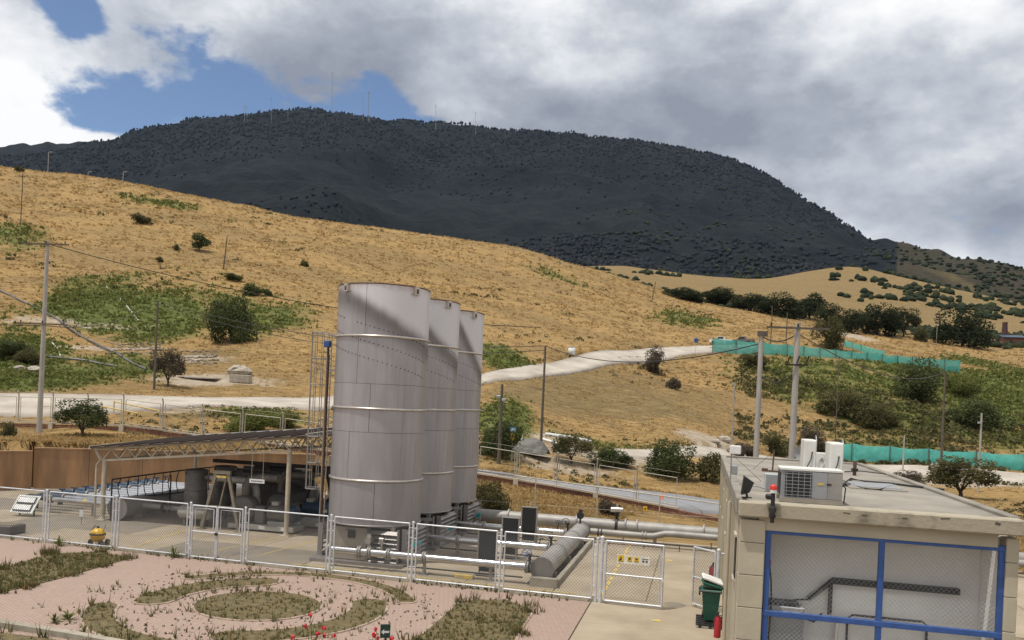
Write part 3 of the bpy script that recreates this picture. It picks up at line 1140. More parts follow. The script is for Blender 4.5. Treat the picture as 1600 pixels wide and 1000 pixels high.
        part('blower_flange', m_dark, rt, lambda m: m.box(L(-1.65, -.82, 1.78), (.06, .04, .14)))
    return rt


for k in range(3):
    flare(k)
# ================================================================== gas pipework right of the flares
def flange(m, p, axis, r, th=.05, n=20):
    p = Vector(p)
    d = Vector(axis).normalized() * th / 2
    m.cyl(p - d, p + d, r, n)


def handwheel(parent, p, r=.15, axis=(0, 0, 1), material=None, stem=.3):
    """valve wheel on a stem, standing on p"""
    p = Vector(p)
    a = Vector(axis).normalized()
    m = MB()
    m.cyl(p, p + a * stem, .022, 6)
    c = p + a * stem
    x, y = m.ring_frame(a)
    ring = [c + (x * math.cos(2 * PI * k / 16) + y * math.sin(2 * PI * k / 16)) * r for k in range(17)]
    m.tube(ring, .016, 5, cap=False)
    for k in range(3):
        d = (x * math.cos(PI * k / 3) + y * math.sin(PI * k / 3)) * r
        m.cyl(c - d, c + d, .011, 4)
    return m.build('handwheel', material or m_dark, parent)


HX = -5.36
hd = thing('header_pipe', 'wide grey header pipe with a blind round end facing forward', 'pipe', (HX, 29.15, 0))
part('barrel', m_pipe, hd, lambda m: m.cyl((HX, 29.2, .56), (HX, 38.75, .56), .38, 32))
def _blind(m):
    m.cyl((HX, 29.12, .56), (HX, 29.2, .56), .43, 32)
    for k in range(20):
        a = 2 * PI * k / 20
        m.cyl((HX + .40 * math.cos(a), 29.09, .56 + .40 * math.sin(a)), (HX + .40 * math.cos(a), 29.13, .56 + .40 * math.sin(a)), .018, 6)
part('blind_flange', m_steel, hd, _blind)
for y in (32.3, 35.9, 38.78):
    part('band', m_pipe, hd, lambda m: m.cyl((HX, y, .56), (HX, y + .1, .56), .41, 32))
part('far_flange', m_dark, hd, lambda m: m.cyl((HX, 38.9, .56), (HX, 38.98, .56), .42, 28))
for y in (30.2, 33.6, 37.2):
    part('saddle', m_kerb, hd, lambda m: m.box((HX, y, .14), (.7, .3, .28), bev=.02))
part('top_gauge', m_black, hd, lambda m: (m.cyl((HX, 38.4, .9), (HX, 38.4, 1.25), .04, 8), m.cyl((HX, 38.33, 1.32), (HX, 38.47, 1.32), .17, 18), m.box((HX, 38.4, 1.55), (.16, .14, .1))), 'black dial valve on top')

for k in range(3):
    y = 29.0 + PITCH * k
    if k:
        y = FY - 1.82 + PITCH * k - .45
    lab = ('shiny inlet pipe of the nearest flare, ending at a blue handwheel', 'shiny inlet pipe of the middle flare, running to the header', 'shiny inlet pipe of the farthest flare, running to the header')[k]
    z = .62
    p = thing('inlet_pipe', lab, 'pipe', (-9, y, 0), 'pipes from the flares to the header')
    part('pipe', m_silver, p, lambda m: m.cyl((FX - .95, y, z), (HX - .36, y, z), .14, 20))
    for x in (FX - .9, FX + .35, FX + .75, FX + 1.5, -9.75, HX - .55):
        part('flange', m_pipe, p, lambda m: flange(m, (x, y, z), (1, 0, 0), .22))
        part('flange', m_pipe, p, lambda m: flange(m, (x + .08, y, z), (1, 0, 0), .22))
    part('butterfly_valve', m_dark, p, lambda m: (m.cyl((HX - .48, y, z), (HX - .38, y, z), .2, 18), m.cyl((HX - .43, y, z + .15), (HX - .43, y, z + .4), .05, 8), m.box((HX - .43, y, z + .42), (.16, .14, .1), bev=.02)))
    handwheel(p, (HX - .5, y - .1, z + .42), .17, (0, -.7, .7), m_blue if k == 0 else m_dark, .18)
    for x in (-9.7, -7.2):
        part('support', m_steel, p, lambda m: m.box((x, y, .25), (.1, .1, .5)).box((x, y, .015), (.3, .3, .03)).box((x, y, .49), (.3, .2, .03)))
    for x, h in ((-9.95, .35), (FX + 2.6, .28)):
        g = part('gauge', m_teal, p, lambda m: m.cyl((x, y - .06, z + .17 + h), (x, y + .0, z + .17 + h), .09, 14))
        part('stem', m_pipe, g, lambda m: m.cyl((x, y, z + .1), (x, y, z + .12 + h), .015, 6))
    part('sampling_loop', m_beige, p, lambda m: m.tube([(-10.25, y, z), (-10.25, y, z + .45), (-10.15, y, z + .55), (-10.0, y, z + .55), (-9.9, y, z + .45), (-9.9, y, z)], .018, 6))
    if k:
        handwheel(p, (HX - .9, y, z + .14), .16, (.25, -.4, 1), m_dark, .35)
    part('drain_rail', m_dark, p, lambda m: m.tube([(-10.6, y + .35, .16), (-6.1, y + .35, .16)], .03, 6))

for k, (px, py) in enumerate(((757, 902), (796, 876), (827, 853))):
    y = 29.75 + 3.75 * k
    x = -7.55
    lab = ('nearest black instrument board, behind the chain link and shiny pipe', 'middle black instrument board standing among the inlet pipes', 'farthest black instrument board by the big rear pipe')[k]
    p = thing('instrument_board', lab, 'board', (x, y, 0), 'black boards among the pipes')
    part('board', m_black, p, lambda m: m.box((x, y, 1.12), (.62, .08, 1.05), bev=.01))
    part('frame', m_pipe, p, lambda m: m.box((x, y + .02, 1.67), (.74, .14, .04)))
    part('side_rail', m_pipe, p, lambda m: m.box((x + .35, y + .02, 1.1), (.05, .12, 1.1)))
    part('side_rail', m_pipe, p, lambda m: m.box((x - .35, y + .02, 1.1), (.05, .12, 1.1)))
    for s in (-1, 1):
        part('leg', m_pipe, p, lambda m: m.box((x + s * .28, y + .03, .28), (.05, .05, .56)))
    part('lower_panel', m_black, p, lambda m: m.box((x, y + .01, .36), (.56, .05, .42)))
    part('foot', m_pipe, p, lambda m: m.box((x, y, .06), (.8, .35, .04)))

g = G(725, 904)
o = thing('wheel_stop', 'yellow concrete block lying beside the nearest instrument board', 'block', (g.x, g.y, 0))
part('block', m_yellow, o, lambda m: m.box((g.x, g.y, .08), (.72, .2, .16), R(-3), bev=.03))
part('shoe', m_kerb, o, lambda m: m.box((g.x, g.y, .012), (.76, .26, .02), R(-3)))

# two rear pipes
bp = thing('rear_pipe', 'big grey rear pipe running behind the flares to the building', 'pipe', (-5, 40.1, 0))
part('pipe', m_pipe, bp, lambda m: m.cyl((-18, 40.15, .78), (14, 40.15, .62), .3, 22))
for x in (-9.2, -5.8, -3.45, -2.9, 0.2, 8):
    part('flange', m_pipe, bp, lambda m: m.cyl((x, 40.15, .735 - .005 * x * .6), (x + .07, 40.15, .735 - .005 * x * .6), .37, 22))
for x in (-12, -8, -2, 3, 9):
    part('support', m_steel, bp, lambda m: m.box((x, 40.15, .24), (.16, .2, .5)))
va = part('gear_valve', m_dark, bp, lambda m: (m.cyl((-3.9, 40.15, .74), (-3.78, 40.15, .74), .36, 20), m.cyl((-3.84, 40.1, 1.0), (-3.84, 40.1, 1.45), .07, 8), m.box((-3.84, 40.1, 1.22), (.24, .2, .06))))
part('actuator', m_hoop, va, lambda m: (m.box((-3.84, 40.05, 1.5), (.62, .3, .22), bev=.04), m.cyl((-3.84, 40.05, 1.6), (-3.84, 40.05, 1.78), .07, 10)))
sp_ = thing('rear_small_pipe', 'thinner pipe with a kink running before the big rear pipe', 'pipe', (0, 39.2, 0))
part('pipe', m_pipe, sp_, lambda m: m.tube([(-4.95, 39.1, .52), (-2.3, 39.1, .5), (-2.0, 39.1, .52), (-1.5, 39.15, .66), (-1.1, 39.15, .68), (6, 39.15, .64), (14, 39.15, .6)], .15, 14))
for x in (-4.6, -4.45, -2.55, -2.4):
    part('flange', m_dark if x < -4 else m_pipe, sp_, lambda m: m.cyl((x, 39.1, .51), (x + .05, 39.1, .51), .2, 16))
for x in (-3.4, -2.0, .6, 4.5):
    part('support', m_steel, sp_, lambda m: m.box((x, 39.12, .2), (.06, .06, .44)))
rail = thing('low_rail', 'thin low rail on short stubs before the rear pipes', 'rail', (-1, 38.5, 0))
part('bar', m_dark, rail, lambda m: m.tube([(-4.1, 38.6, .3), (.9, 38.4, .28)], .022, 6))
for x in (-4, -2.4, -.8, .8):
    part('stub', m_dark, rail, lambda m: m.cyl((x, 38.6 - (x + 4) * .04, 0), (x, 38.6 - (x + 4) * .04, .3), .02, 6))

# ================================================================== chain-link fence along the plaza
m_galv = mat('white_galvanised_tube', (.66, .67, .68), .4, .25, col2=(.52, .53, .54), scale=6)
m_wire = mat('fence_wire', (.15, .145, .14), .5, .5)


def chain_link(a, c, z0, z1, step=.11, wire=.0055):
    """crossing wires of a mesh panel between two plan points"""
    a, c = Vector((a[0], a[1], 0)), Vector((c[0], c[1], 0))
    Lh = (c - a).length
    d = (c - a) / Lh
    nrm = Vector((-d.y, d.x, 0))
    h = z1 - z0
    V, Fc = [], []
    for sgn in (1, -1):
        s = -h + step * .5
        while s < Lh:
            # wire climbs 45 degrees from s at the foot (or to s for the other set)
            t0, t1 = max(0, -s), min(h, Lh - s)
            if t1 - t0 > .02:
                x0, x1 = s + t0, s + t1
                zz0, zz1 = (z0 + t0, z0 + t1) if sgn > 0 else (z1 - t0, z1 - t1)
                p0 = a + d * x0 + Vector((0, 0, zz0))
                p1 = a + d * x1 + Vector((0, 0, zz1))
                q = (p1 - p0).normalized()
                u_ = q.cross(nrm) * wire
                w_ = nrm * (wire * .8)
                off = nrm * (.003 * sgn)
                k = len(V)
                for p in (p0, p1):
                    V += [p + off + u_, p + off - u_ * .5 + w_, p + off - u_ * .5 - w_]
                Fc += [(k, k + 1, k + 4, k + 3), (k + 1, k + 2, k + 5, k + 4), (k + 2, k, k + 3, k + 5)]
            s += step
    m = MB()
    m.add(V, Fc)
    return m


def frame_panel(parent, a, c, z0, z1, tube=.028, mid=None, name='panel_frame'):
    A, C = Vector((a[0], a[1], 0)), Vector((c[0], c[1], 0))
    m = MB()
    up = Vector((0, 0, 1))
    m.tube([A + up * z0, A + up * z1], tube, 8)
    m.tube([C + up * z0, C + up * z1], tube, 8)
    m.tube([A + up * z1, C + up * z1], tube, 8)
    m.tube([A + up * z0, C + up * z0], tube, 8)
    if mid:
        m.tube([A + up * mid, C + up * mid], tube * .9, 8)
    f = m.build(name, m_galv, parent)
    w_ = chain_link(a, c, z0, z1).build('chain_link_mesh', m_wire, f)
    tag(w_, kind='stuff')
    return f


HF = 2.05
fence = thing('chain_link_fence', 'white tube chain link fence between the plaza and the flares', 'fence', (-13, fence_y(-13), 0))
xs = [-34.0, -29.3, -25.35, -22.05]
fxs = [-16.35, -12.85, -9.7, -6.5, -3.2]
def post(x, h=HF + .06, r=.04, parent=fence, y=None):
    y = fence_y(x) if y is None else y
    q = part('post', m_galv, parent, lambda m: m.cyl((x, y, 0), (x, y, h), r, 10))
    part('cap', m_galv, q, lambda m: m.lathe((x, y, h), [(r + .006, -.03), (r + .006, .01), (.01, .03)], 10))
    return q
def stubs(x, s):
    y = fence_y(x)
    for z in (.22, .55, 1.55, 1.9):
        part('hinge_stub', m_galv, fence, lambda m: m.cyl((x, y, z), (x + s * .14, fence_y(x + s * .14), z), .014, 5))
for grp in (xs + [-18.7], fxs):
    for i, x in enumerate(grp):
        post(x)
        if i:
            stubs(x, -1)
        if i < len(grp) - 1:
            stubs(x, 1)
            x2 = grp[i + 1]
            frame_panel(fence, (x + .14, fence_y(x + .14)), (x2 - .14, fence_y(x2 - .14)), .12, HF)
# the double gate beside the left bays
for i, (x0, x1) in enumerate(((-18.6, -17.56), (-17.5, -16.45))):
    gt = thing('gate_leaf', ('left leaf of the closed double gate in the long fence', 'right leaf of the closed double gate in the long fence')[i], 'gate', (x0, fence_y(x0), 0), 'leaves of the chain link gates')
    fr = frame_panel(gt, (x0, fence_y(x0) - .02), (x1, fence_y(x1) - .02), .1, HF - .03, .03, 1.05, 'gate_frame')
    part('inner_frame', m_galv, gt, lambda m: m.tube([(x0 + .12, fence_y(x0) - .02, 1.12), (x0 + .12, fence_y(x0) - .02, HF - .12), (x1 - .12, fence_y(x1) - .02, HF - .12), (x1 - .12, fence_y(x1) - .02, 1.12)], .016, 6))
    for z in (.4, 1.7):
        part('hinge', m_galv, gt, lambda m: m.box((x0 - .02 if i == 0 else x1 + .02, fence_y(x0) - .02, z), (.1, .05, .08)))
part('latch', m_dark, gt, lambda m: m.box((-17.53, fence_y(-17.5) - .06, 1.02), (.12, .04, .1)))

# walk-in gate with the safety signs
gp = Vector((-3.05, fence_y(-3.05), 0))
gpost = thing('gate_post', 'thick white gate post beside the leaf with the safety signs', 'post', gp)
part('tube', m_galv, gpost, lambda m: m.cyl((gp.x, gp.y, 0), (gp.x, gp.y, HF + .12), .065, 14))
part('cap', m_galv, gpost, lambda m: m.lathe((gp.x, gp.y, HF + .12), [(.07, -.04), (.07, .01), (.01, .035)], 14))
sg = thing('gate_leaf', 'walk-in gate leaf carrying yellow safety signs', 'gate', gp, 'leaves of the chain link gates')
a_, c_ = (gp.x + .14, gp.y - .03), (gp.x + 2.0, gp.y - .14)
frame_panel(sg, a_, c_, .1, HF, .035, .98, 'gate_frame')
part('inner_stile', m_galv, sg, lambda m: m.cyl((c_[0] - .1, c_[1] + .006, .12), (c_[0] - .1, c_[1] + .006, HF - .03), .016, 6))
for z in (.4, 1.05, 1.75):
    part('hinge', m_galv, sg, lambda m: m.box((gp.x + .1, gp.y - .015, z), (.12, .05, .07)))
part('latch', m_galv, sg, lambda m: m.box((c_[0], c_[1] - .04, .93), (.08, .05, .12)))
ss = thing('safety_sign', 'white sign plate with three yellow warning squares, hung on the gate leaf', 'sign', (gp.x + .95, gp.y - .12, 1.5))
sx0 = gp.x + .52
sy_ = lambda x: a_[1] + (x - a_[0]) * (c_[1] - a_[1]) / (c_[0] - a_[0]) - .045
ang = math.atan2(c_[1] - a_[1], c_[0] - a_[0])
m_signy = mat('sign_yellow', (.75, .50, .03), .5)
m_print = mat('sign_print', (.04, .04, .045), .6)
m_signw = mat('sign_white', (.78, .76, .68), .5)
part('plate', m_signw, ss, lambda m: m.box((sx0 + .52, sy_(sx0 + .52), 1.52), (1.06, .012, .28), ang))
for i, x in enumerate((.12, .4, .62)):
    q = part('warning_square', m_signy, ss, lambda m: m.box((sx0 + x, sy_(sx0 + x) - .009, 1.535), (.2 if i == 0 else .16, .004, .21 if i == 0 else .17), ang))
    X, Y = sx0 + x, sy_(sx0 + x) - .0125
    if i == 0:
        part('pictogram', m_print, q, lambda m: m.plate([(X - .07, Y, 1.47), (X + .07, Y, 1.47), (X, Y, 1.6)], .002).box((X, Y - .001, 1.445), (.16, .002, .015), ang))
    elif i == 1:
        part('pictogram', m_print, q, lambda m: (m.cyl((X, Y + .001, 1.545), (X, Y - .001, 1.545), .04, 14), m.box((X, Y - .001, 1.475), (.12, .002, .014), ang)))
    else:
        part('pictogram', m_print, q, lambda m: m.box((X, Y, 1.55), (.07, .002, .05), ang).box((X, Y - .001, 1.475), (.12, .002, .014), ang))
for x in (.84, .95):
    X, Y = sx0 + x, sy_(sx0 + x) - .009
    part('pictogram', m_print, ss, lambda m: m.cyl((X, Y + .002, 1.5), (X, Y - .002, 1.5), .036, 14))
part('caption', m_print, ss, lambda m: m.box((sx0 + .9, sy_(sx0 + .9) - .009, 1.575), (.2, .004, .022), ang))

# leaf standing open by the building wall
h0, h1 = G(1114, 958), G(1081, 947)
sl = thing('gate_leaf', 'gate leaf standing half open against the building wall', 'gate', (h0.x, h0.y, 0), 'leaves of the chain link gates')
frame_panel(sl, (h0.x, h0.y), (h1.x, h1.y), .1, 1.95, .032, .98, 'gate_frame')
wp = thing('gate_post', 'white gate post at the building wall behind the green bin', 'post', (.72, 27.3, 0))
part('tube', m_galv, wp, lambda m: m.cyl((.66, 27.1, 0), (.66, 27.1, 2.1), .06, 12))
part('wall_stay', m_galv, wp, lambda m: m.cyl((.66, 27.1, 1.98), (1.1, 27.1, 1.98), .025, 8))
part('cap', m_galv, wp, lambda m: m.lathe((.66, 27.1, 2.1), [(.066, -.03), (.066, .01), (.01, .03)], 12))
# ================================================================== canopy with the blowers, left of the flares
m_cream = mat('cream_painted_steel', (.52, .45, .34), .55, col2=(.40, .34, .25), scale=3)
m_roofb = mat('brown_roof_sheet', (.075, .05, .038), .8, col2=(.05, .035, .027), scale=1.2)
m_grey = mat('grey_machine_paint', (.16, .145, .13), .5, .2, col2=(.11, .10, .09), scale=2)
m_ltgrey = mat('pale_machine_paint', (.36, .34, .30), .5, col2=(.28, .26, .23), scale=2)
m_mblue = mat('blue_motor_paint', (.035, .06, .10), .55, col2=(.025, .045, .075), scale=2)
m_wallc = mat('stained_concrete_wall', (.36, .205, .10), .9, col2=(.22, .13, .07), scale=1.6, stretch=(1, 1, .18), bump=.01)
m_iron = mat('black_iron', (.03, .026, .024), .6, .3)

SX0, SX1, SY0, SY1 = -27.5, -17.9, 33.95, 41.2
cz = lambda x: 2.82 + (x - SX0) * (3.82 - 2.82) / (SX1 - SX0)      # underside of the trusses
shed = thing('canopy', 'open steel canopy with lattice girders over the blowers', 'canopy', (-22.7, SY0, 0))


def bar(m, a, c, s=.07):
    a, c = Vector(a), Vector(c)
    d = c - a
    rz = math.atan2(d.y, d.x)
    ry = -math.atan2(d.z, math.hypot(d.x, d.y))
    m.box((a + c) / 2, (d.length, s, s), rz, ry=ry)


for y in (SY0, SY1):
    for s in (0,):
        part('bottom_chord', m_cream, shed, lambda m: bar(m, (SX0, y, cz(SX0)), (SX1 + .1, y, cz(SX1)), .09))
        part('top_chord', m_cream, shed, lambda m: bar(m, (SX0 - .35, y, cz(SX0) + .5), (SX1 + .35, y, cz(SX1) + .6), .09))
    n = 22
    for i in range(n):
        x0 = SX0 + (SX1 - SX0) * i / n
        x1 = SX0 + (SX1 - SX0) * (i + 1) / n
        up = i % 2 == 0
        part('web_bar', m_cream, shed, lambda m: bar(m, (x0, y, cz(x0) + (.03 if up else .5)), (x1, y, cz(x1) + (.52 if up else .03)), .045))
    part('end_strut', m_cream, shed, lambda m: bar(m, (SX0, y, cz(SX0)), (SX0 - .4, y, cz(SX0) + .5), .07))
for x in (SX0, SX1):
    part('side_chord', m_cream, shed, lambda m: bar(m, (x, SY0 + .05, cz(x) + .02), (x, SY1 - .05, cz(x) + .02), .08))
    part('side_chord', m_cream, shed, lambda m: bar(m, (x, SY0 + .05, cz(x) + .55), (x, SY1 - .05, cz(x) + .55), .08))
    for i in range(14):
        y0, y1 = SY0 + (SY1 - SY0) * i / 14, SY0 + (SY1 - SY0) * (i + 1) / 14
        up = i % 2 == 0
        part('web_bar', m_cream, shed, lambda m: bar(m, (x, y0, cz(x) + (.05 if up else .52)), (x, y1, cz(x) + (.52 if up else .05)), .045))
for x, y in ((SX0 + .1, SY0), (SX1, SY0), (SX0 + .1, SY1), (SX1, SY1)):
    p = part('post', m_cream, shed, lambda m: m.cyl((x, y, 0), (x, y, cz(x) - .04), .105, 14))
    part('base_plate', m_cream, p, lambda m: m.box((x, y, .02), (.42, .42, .04)).cyl((x, y, .04), (x, y, .16), .14, 12, r2=.11))
# ribbed roof: one sheet per bay with standing seams
rz0 = lambda x: cz(x) + .64
for i in range(14):
    x0, x1 = SX0 - .45 + i * .79, SX0 - .45 + (i + 1) * .79
    part('roof_sheet', m_roofb, shed, lambda m: m.plate([(x0, SY0 - .35, rz0(x0)), (x1 - .012, SY0 - .35, rz0(x1)), (x1 - .012, SY1 + .4, rz0(x1) + .28), (x0, SY1 + .4, rz0(x0) + .28)], .03))
    part('roof_seam', m_roofb, shed, lambda m: bar(m, (x0, SY0 - .36, rz0(x0) + .035), (x0, SY1 + .4, rz0(x0) + .315), .06))
part('ridge_flashing', m_white, shed, lambda m: bar(m, (SX0 - .5, SY1 + .42, rz0(SX0 - .5) + .31), (SX1 + 1.0, SY1 + .42, rz0(SX1 + 1.0) + .31), .09))
part('end_flashing', m_ltgrey, shed, lambda m: bar(m, (SX1 + .95, SY0 - .3, rz0(SX1 + .9) + .02), (SX1 + .95, SY1 + .3, rz0(SX1 + .9) + .28), .14))
part('eave_flashing', m_cream, shed, lambda m: bar(m, (SX0 - .5, SY0 - .3, rz0(SX0 - .5)), (SX0 - .5, SY1 + .3, rz0(SX0 - .5) + .26), .14))
part('down_pipe', m_cream, shed, lambda m: m.tube([(SX0 - .42, SY0, cz(SX0) + .45), (SX0 - .08, SY0 - .06, cz(SX0) + .02), (SX0 - .28, SY0 - .06, cz(SX0) - .2), (SX0 - .28, SY0 - .06, .1)], .05, 8))

# sign hanging from the girder
hs = thing('hanging_sign', 'small white sign hanging on two rods from the canopy girder', 'sign', (-19.5, SY0, 2.3))
gx0 = G(398, 744, 2.62)
xs0 = -19.45
for s in (-.28, .28):
    part('rod', m_cream, hs, lambda m: m.cyl((xs0 + s, SY0 + .02, 2.46), (xs0 + s, SY0 + .02, cz(xs0) - .04), .014, 5))
part('plate', m_white, hs, lambda m: m.box((xs0, SY0 + .02, 2.36), (.74, .02, .18)))
for i in range(6):
    part('lettering', m_print, hs, lambda m: m.box((xs0 - .25 + i * .1, SY0 + .006, 2.36), (.07, .004, .045)))

# vessels
def vessel(label, x, y, r, h, material):
    v = thing('filter_vessel', label, 'vessel', (x, y, 0), 'upright vessels under the canopy')
    part('shell', material, v, lambda m: m.lathe((x, y, 0), [(r, .35), (r, h), (r * .96, h + .02), (0.001, h + .08)], 28))
    for z in (.4, h * .62, h - .05):
        part('seam_ring', material, v, lambda m: m.lathe((x, y, z), [(r, -.03), (r + .025, -.02), (r + .025, .02), (r, .03)], 28))
    for a in (45, 135, 225, 315):
        part('leg', m_grey, v, lambda m: m.box((x + r * .8 * math.cos(R(a)), y + r * .8 * math.sin(R(a)), .19), (.1, .1, .38)))
    part('nozzle', m_grey, v, lambda m: (m.cyl((x + r * .9, y, h - .32), (x + r + .25, y, h - .32), .14, 14), m.cyl((x + r + .2, y, h - .32), (x + r + .26, y, h - .32), .22, 16)))
    part('lug', m_iron, v, lambda m: m.box((x - r * .5, y - r * .87, h - .1), (.05, .05, .18)))
    return v


v1 = vessel('grey upright vessel at the left front of the blowers', -23.6, 35.6, .52, 2.5, m_grey)
v2 = vessel('grey upright vessel behind the front vessel under the canopy', -23.3, 37.6, .55, 2.55, m_grey)
dp = thing('suction_pipe', 'thick pipe bending down from the upright vessel to the blower', 'pipe', (-21.5, 35.5, 0))
part('pipe', m_pipe, dp, lambda m: m.tube([(-22.85, 35.6, 2.18), (-20.9, 35.5, 2.16), (-20.55, 35.48, 2.1), (-20.35, 35.45, 1.92), (-20.3, 35.45, 1.65), (-20.3, 35.45, 1.35)], .17, 16))
part('bellows', m_ltgrey, dp, lambda m: m.lathe((-20.3, 35.45, 1.05), [(.2, 0), (.24, .03), (.18, .07), (.24, .11), (.18, .15), (.24, .19), (.18, .23), (.24, .27), (.2, .3)], 18))
part('elbow', m_ltgrey, dp, lambda m: m.tube([(-20.3, 35.45, 1.05), (-20.32, 35.45, .8), (-20.45, 35.42, .55), (-20.7, 35.4, .42)], .24, 14))

# A-shaped hoists
m_hoist = mat('dull_olive_paint', (.24, .205, .155), .6, col2=(.17, .145, .11), scale=3)
def hoist(label, x, y, h=2.65, w=.95, material=m_cream, dx=0):
    a = thing('hoist_frame', label, 'hoist', (x, y, 0), 'A shaped hoists over the blowers')
    for s in (-1, 1):
        part('leg', material, a, lambda m: bar(m, (x + s * w, y, .03), (x + s * .3, y, h), .13))
        part('foot', material, a, lambda m: m.box((x + s * w, y, .02), (.35, .3, .04)))
    part('head_beam', material, a, lambda m: m.box((x, y, h), (.85, .16, .16)))
    part('cross_bar', material, a, lambda m: m.box((x, y, h * .4), (w * 1.25, .09, .1)))
    part('brace', material, a, lambda m: bar(m, (x - .1, y + .05, h * .42), (x + .2, y + .05, h - .1), .06))
    part('rating_plate', m_yellow, a, lambda m: m.box((x, y - .09, h - .2), (.5, .01, .1)))
    return a


h1_ = hoist('dull beige A shaped hoist standing before the blowers', -21.2, 33.98, 2.65, .95, m_hoist)
h2_ = hoist('dark A shaped hoist at the right rear of the canopy', -18.1, 37.6, 2.7, .95, m_iron)
rb = thing('runway_beam', 'dark hoist rail carried along between the A frames', 'beam', (-20, 37.6, 0))
part('beam', m_iron, rb, lambda m: m.box((-20.6, 37.45, 2.82), (6.6, .14, .18)))
part('trolley', m_iron, rb, lambda m: m.box((-21.0, 37.4, 2.62), (.4, .2, .22)).cyl((-21, 37.4, 2.2), (-21, 37.4, 2.55), .02, 5))

# blowers: volute, gearbox, motor, skid
def blower(label, x, y, motor_mat):
    bl = thing('blower', label, 'blower', (x, y, 0), 'blowers under the canopy')
    part('skid', m_ltgrey, bl, lambda m: m.box((x + .5, y, .2), (3.3, 1.1, .22), bev=.01))
    for s in (-.9, .3, 1.4):
        part('skid_window', m_white, bl, lambda m: m.box((x + s + .3, y - .56, .21), (.3, .012, .14)))
    part('volute', m_grey, bl, lambda m: m.lathe((x - .6, y - .35, .95), [(.001, -.0), (.5, 0), (.62, .12), (.62, .58), (.5, .7), (.001, .7)], 26, 'Y'))
    part('outlet', m_grey, bl, lambda m: m.tube([(x - .6, y, 1.5), (x - .6, y, 2.0), (x - .4, y + .05, 2.3), (x + .1, y + .1, 2.42), (x + 1.0, y + .1, 2.42)], .2, 14))
    part('bearing_case', m_grey, bl, lambda m: m.box((x + .25, y, .72), (.5, .5, .8), bev=.05))
    mo = part('motor', motor_mat, bl, lambda m: m.cyl((x + .7, y, .85), (x + 1.75, y, .85), .36, 22))
    for k in range(12):
        a = PI * k / 11
        part('fin', motor_mat, mo, lambda m: m.box((x + 1.2, y - .375 * math.cos(a), .85 + .375 * math.sin(a)), (.85, .02, .03), 0, rx=0))
    part('fan_cowl', m_mblue, mo, lambda m: m.lathe((x + 1.75, y, .85), [(.39, 0), (.39, .26), (.32, .34), (.001, .36)], 22, 'X'))
    part('terminal_box', m_pipe, mo, lambda m: m.box((x + 1.0, y - .05, 1.28), (.36, .3, .2), bev=.03))
    part('motor_foot', m_ltgrey, bl, lambda m: m.box((x + 1.2, y, .4), (.9, .7, .18)))
    return bl


blower('front blower with dark motor and blue end cap under the canopy', -19.95, 34.95, m_grey)
blower('second blower behind the front one, dark blue motor', -19.2, 36.9, m_mblue)
blower('rearmost blower in the shade of the canopy', -18.9, 38.8, m_mblue)
duct = thing('gas_duct', 'long dark duct with a round end lying high under the canopy', 'duct', (-20, 38, 0))
part('duct', m_grey, duct, lambda m: m.tube([(-24.0, 39.6, 2.0), (-19.6, 38.1, 2.05), (-18.9, 37.9, 2.0), (-18.6, 37.85, 1.7), (-18.6, 37.85, 1.1)], .32, 16))
part('flange', m_ltgrey, duct, lambda m: m.cyl((-20.3, 38.33, 2.05), (-20.22, 38.3, 2.05), .42, 20))
cab = thing('control_cabinet', 'dull metal cabinet at the back wall under the canopy', 'cabinet', (-22.5, 40.3, 0))
part('body', m_grey, cab, lambda m: m.box((-22.0, 40.2, 1.25), (3.4, .6, 2.3), bev=.02))
for k in range(4):
    part('door', m_grey, cab, lambda m: m.box((-23.25 + k * .84, 39.88, 1.25), (.8, .03, 2.1), bev=.01))
part('top_duct', m_iron, cab, lambda m: m.box((-22, 40.2, 2.48), (2.2, .4, .14)))
sbx = thing('control_cabinet', 'beige cabinet standing by the rear right canopy post', 'cabinet', (-19, 42.5, 0))
part('body', m_beige, sbx, lambda m: m.box((-19.6, 43.2, 1.9), (1.3, .5, 2.2), bev=.02))
part('door', m_beige, sbx, lambda m: m.box((-19.6, 42.93, 1.9), (1.1, .03, 1.9), bev=.01))
part('plinth', m_kerb, sbx, lambda m: m.box((-19.6, 43.2, .4), (1.5, .7, .8)))

# curved railing over the collector
rl = thing('railing', 'black iron railing with bowed bars above the collector', 'railing', (-26.5, 33.9, 0))
RP = [Vector((-26.95, 33.95, 0)), Vector((-26.2, 37, 0)), Vector((-25.6, 40.4, 0))]
def rpt(q):
    return RP[0].lerp(RP[1], q * 2) if q < .5 else RP[1].lerp(RP[2], q * 2 - 1)
part('hand_rail', m_iron, rl, lambda m: m.tube([rpt(k / 12) + Vector((0, 0, 1.95 + .25 * math.sin(k / 12 * 1.4))) for k in range(13)], .035, 7))
part('foot_rail', m_iron, rl, lambda m: m.tube([rpt(k / 12) + Vector((0, 0, 1.02)) for k in range(13)], .03, 6))
for k in range(14):
    p = rpt(k / 13)
    top = 1.95 + .25 * math.sin(k / 13 * 1.4)
    bow = .14 if k % 3 else 0
    part('bowed_bar', m_iron, rl, lambda m: m.tube([p + Vector((-bow * math.sin(PI * s / 6), 0, 1.02 + (top - 1.02) * s / 6)) for s in range(7)], .022, 5))
for k in (0, 7, 13):
    p = rpt(k / 13)
    part('stanchion', m_iron, rl, lambda m: m.cyl(p, p + Vector((0, 0, 1.95)), .035, 8))

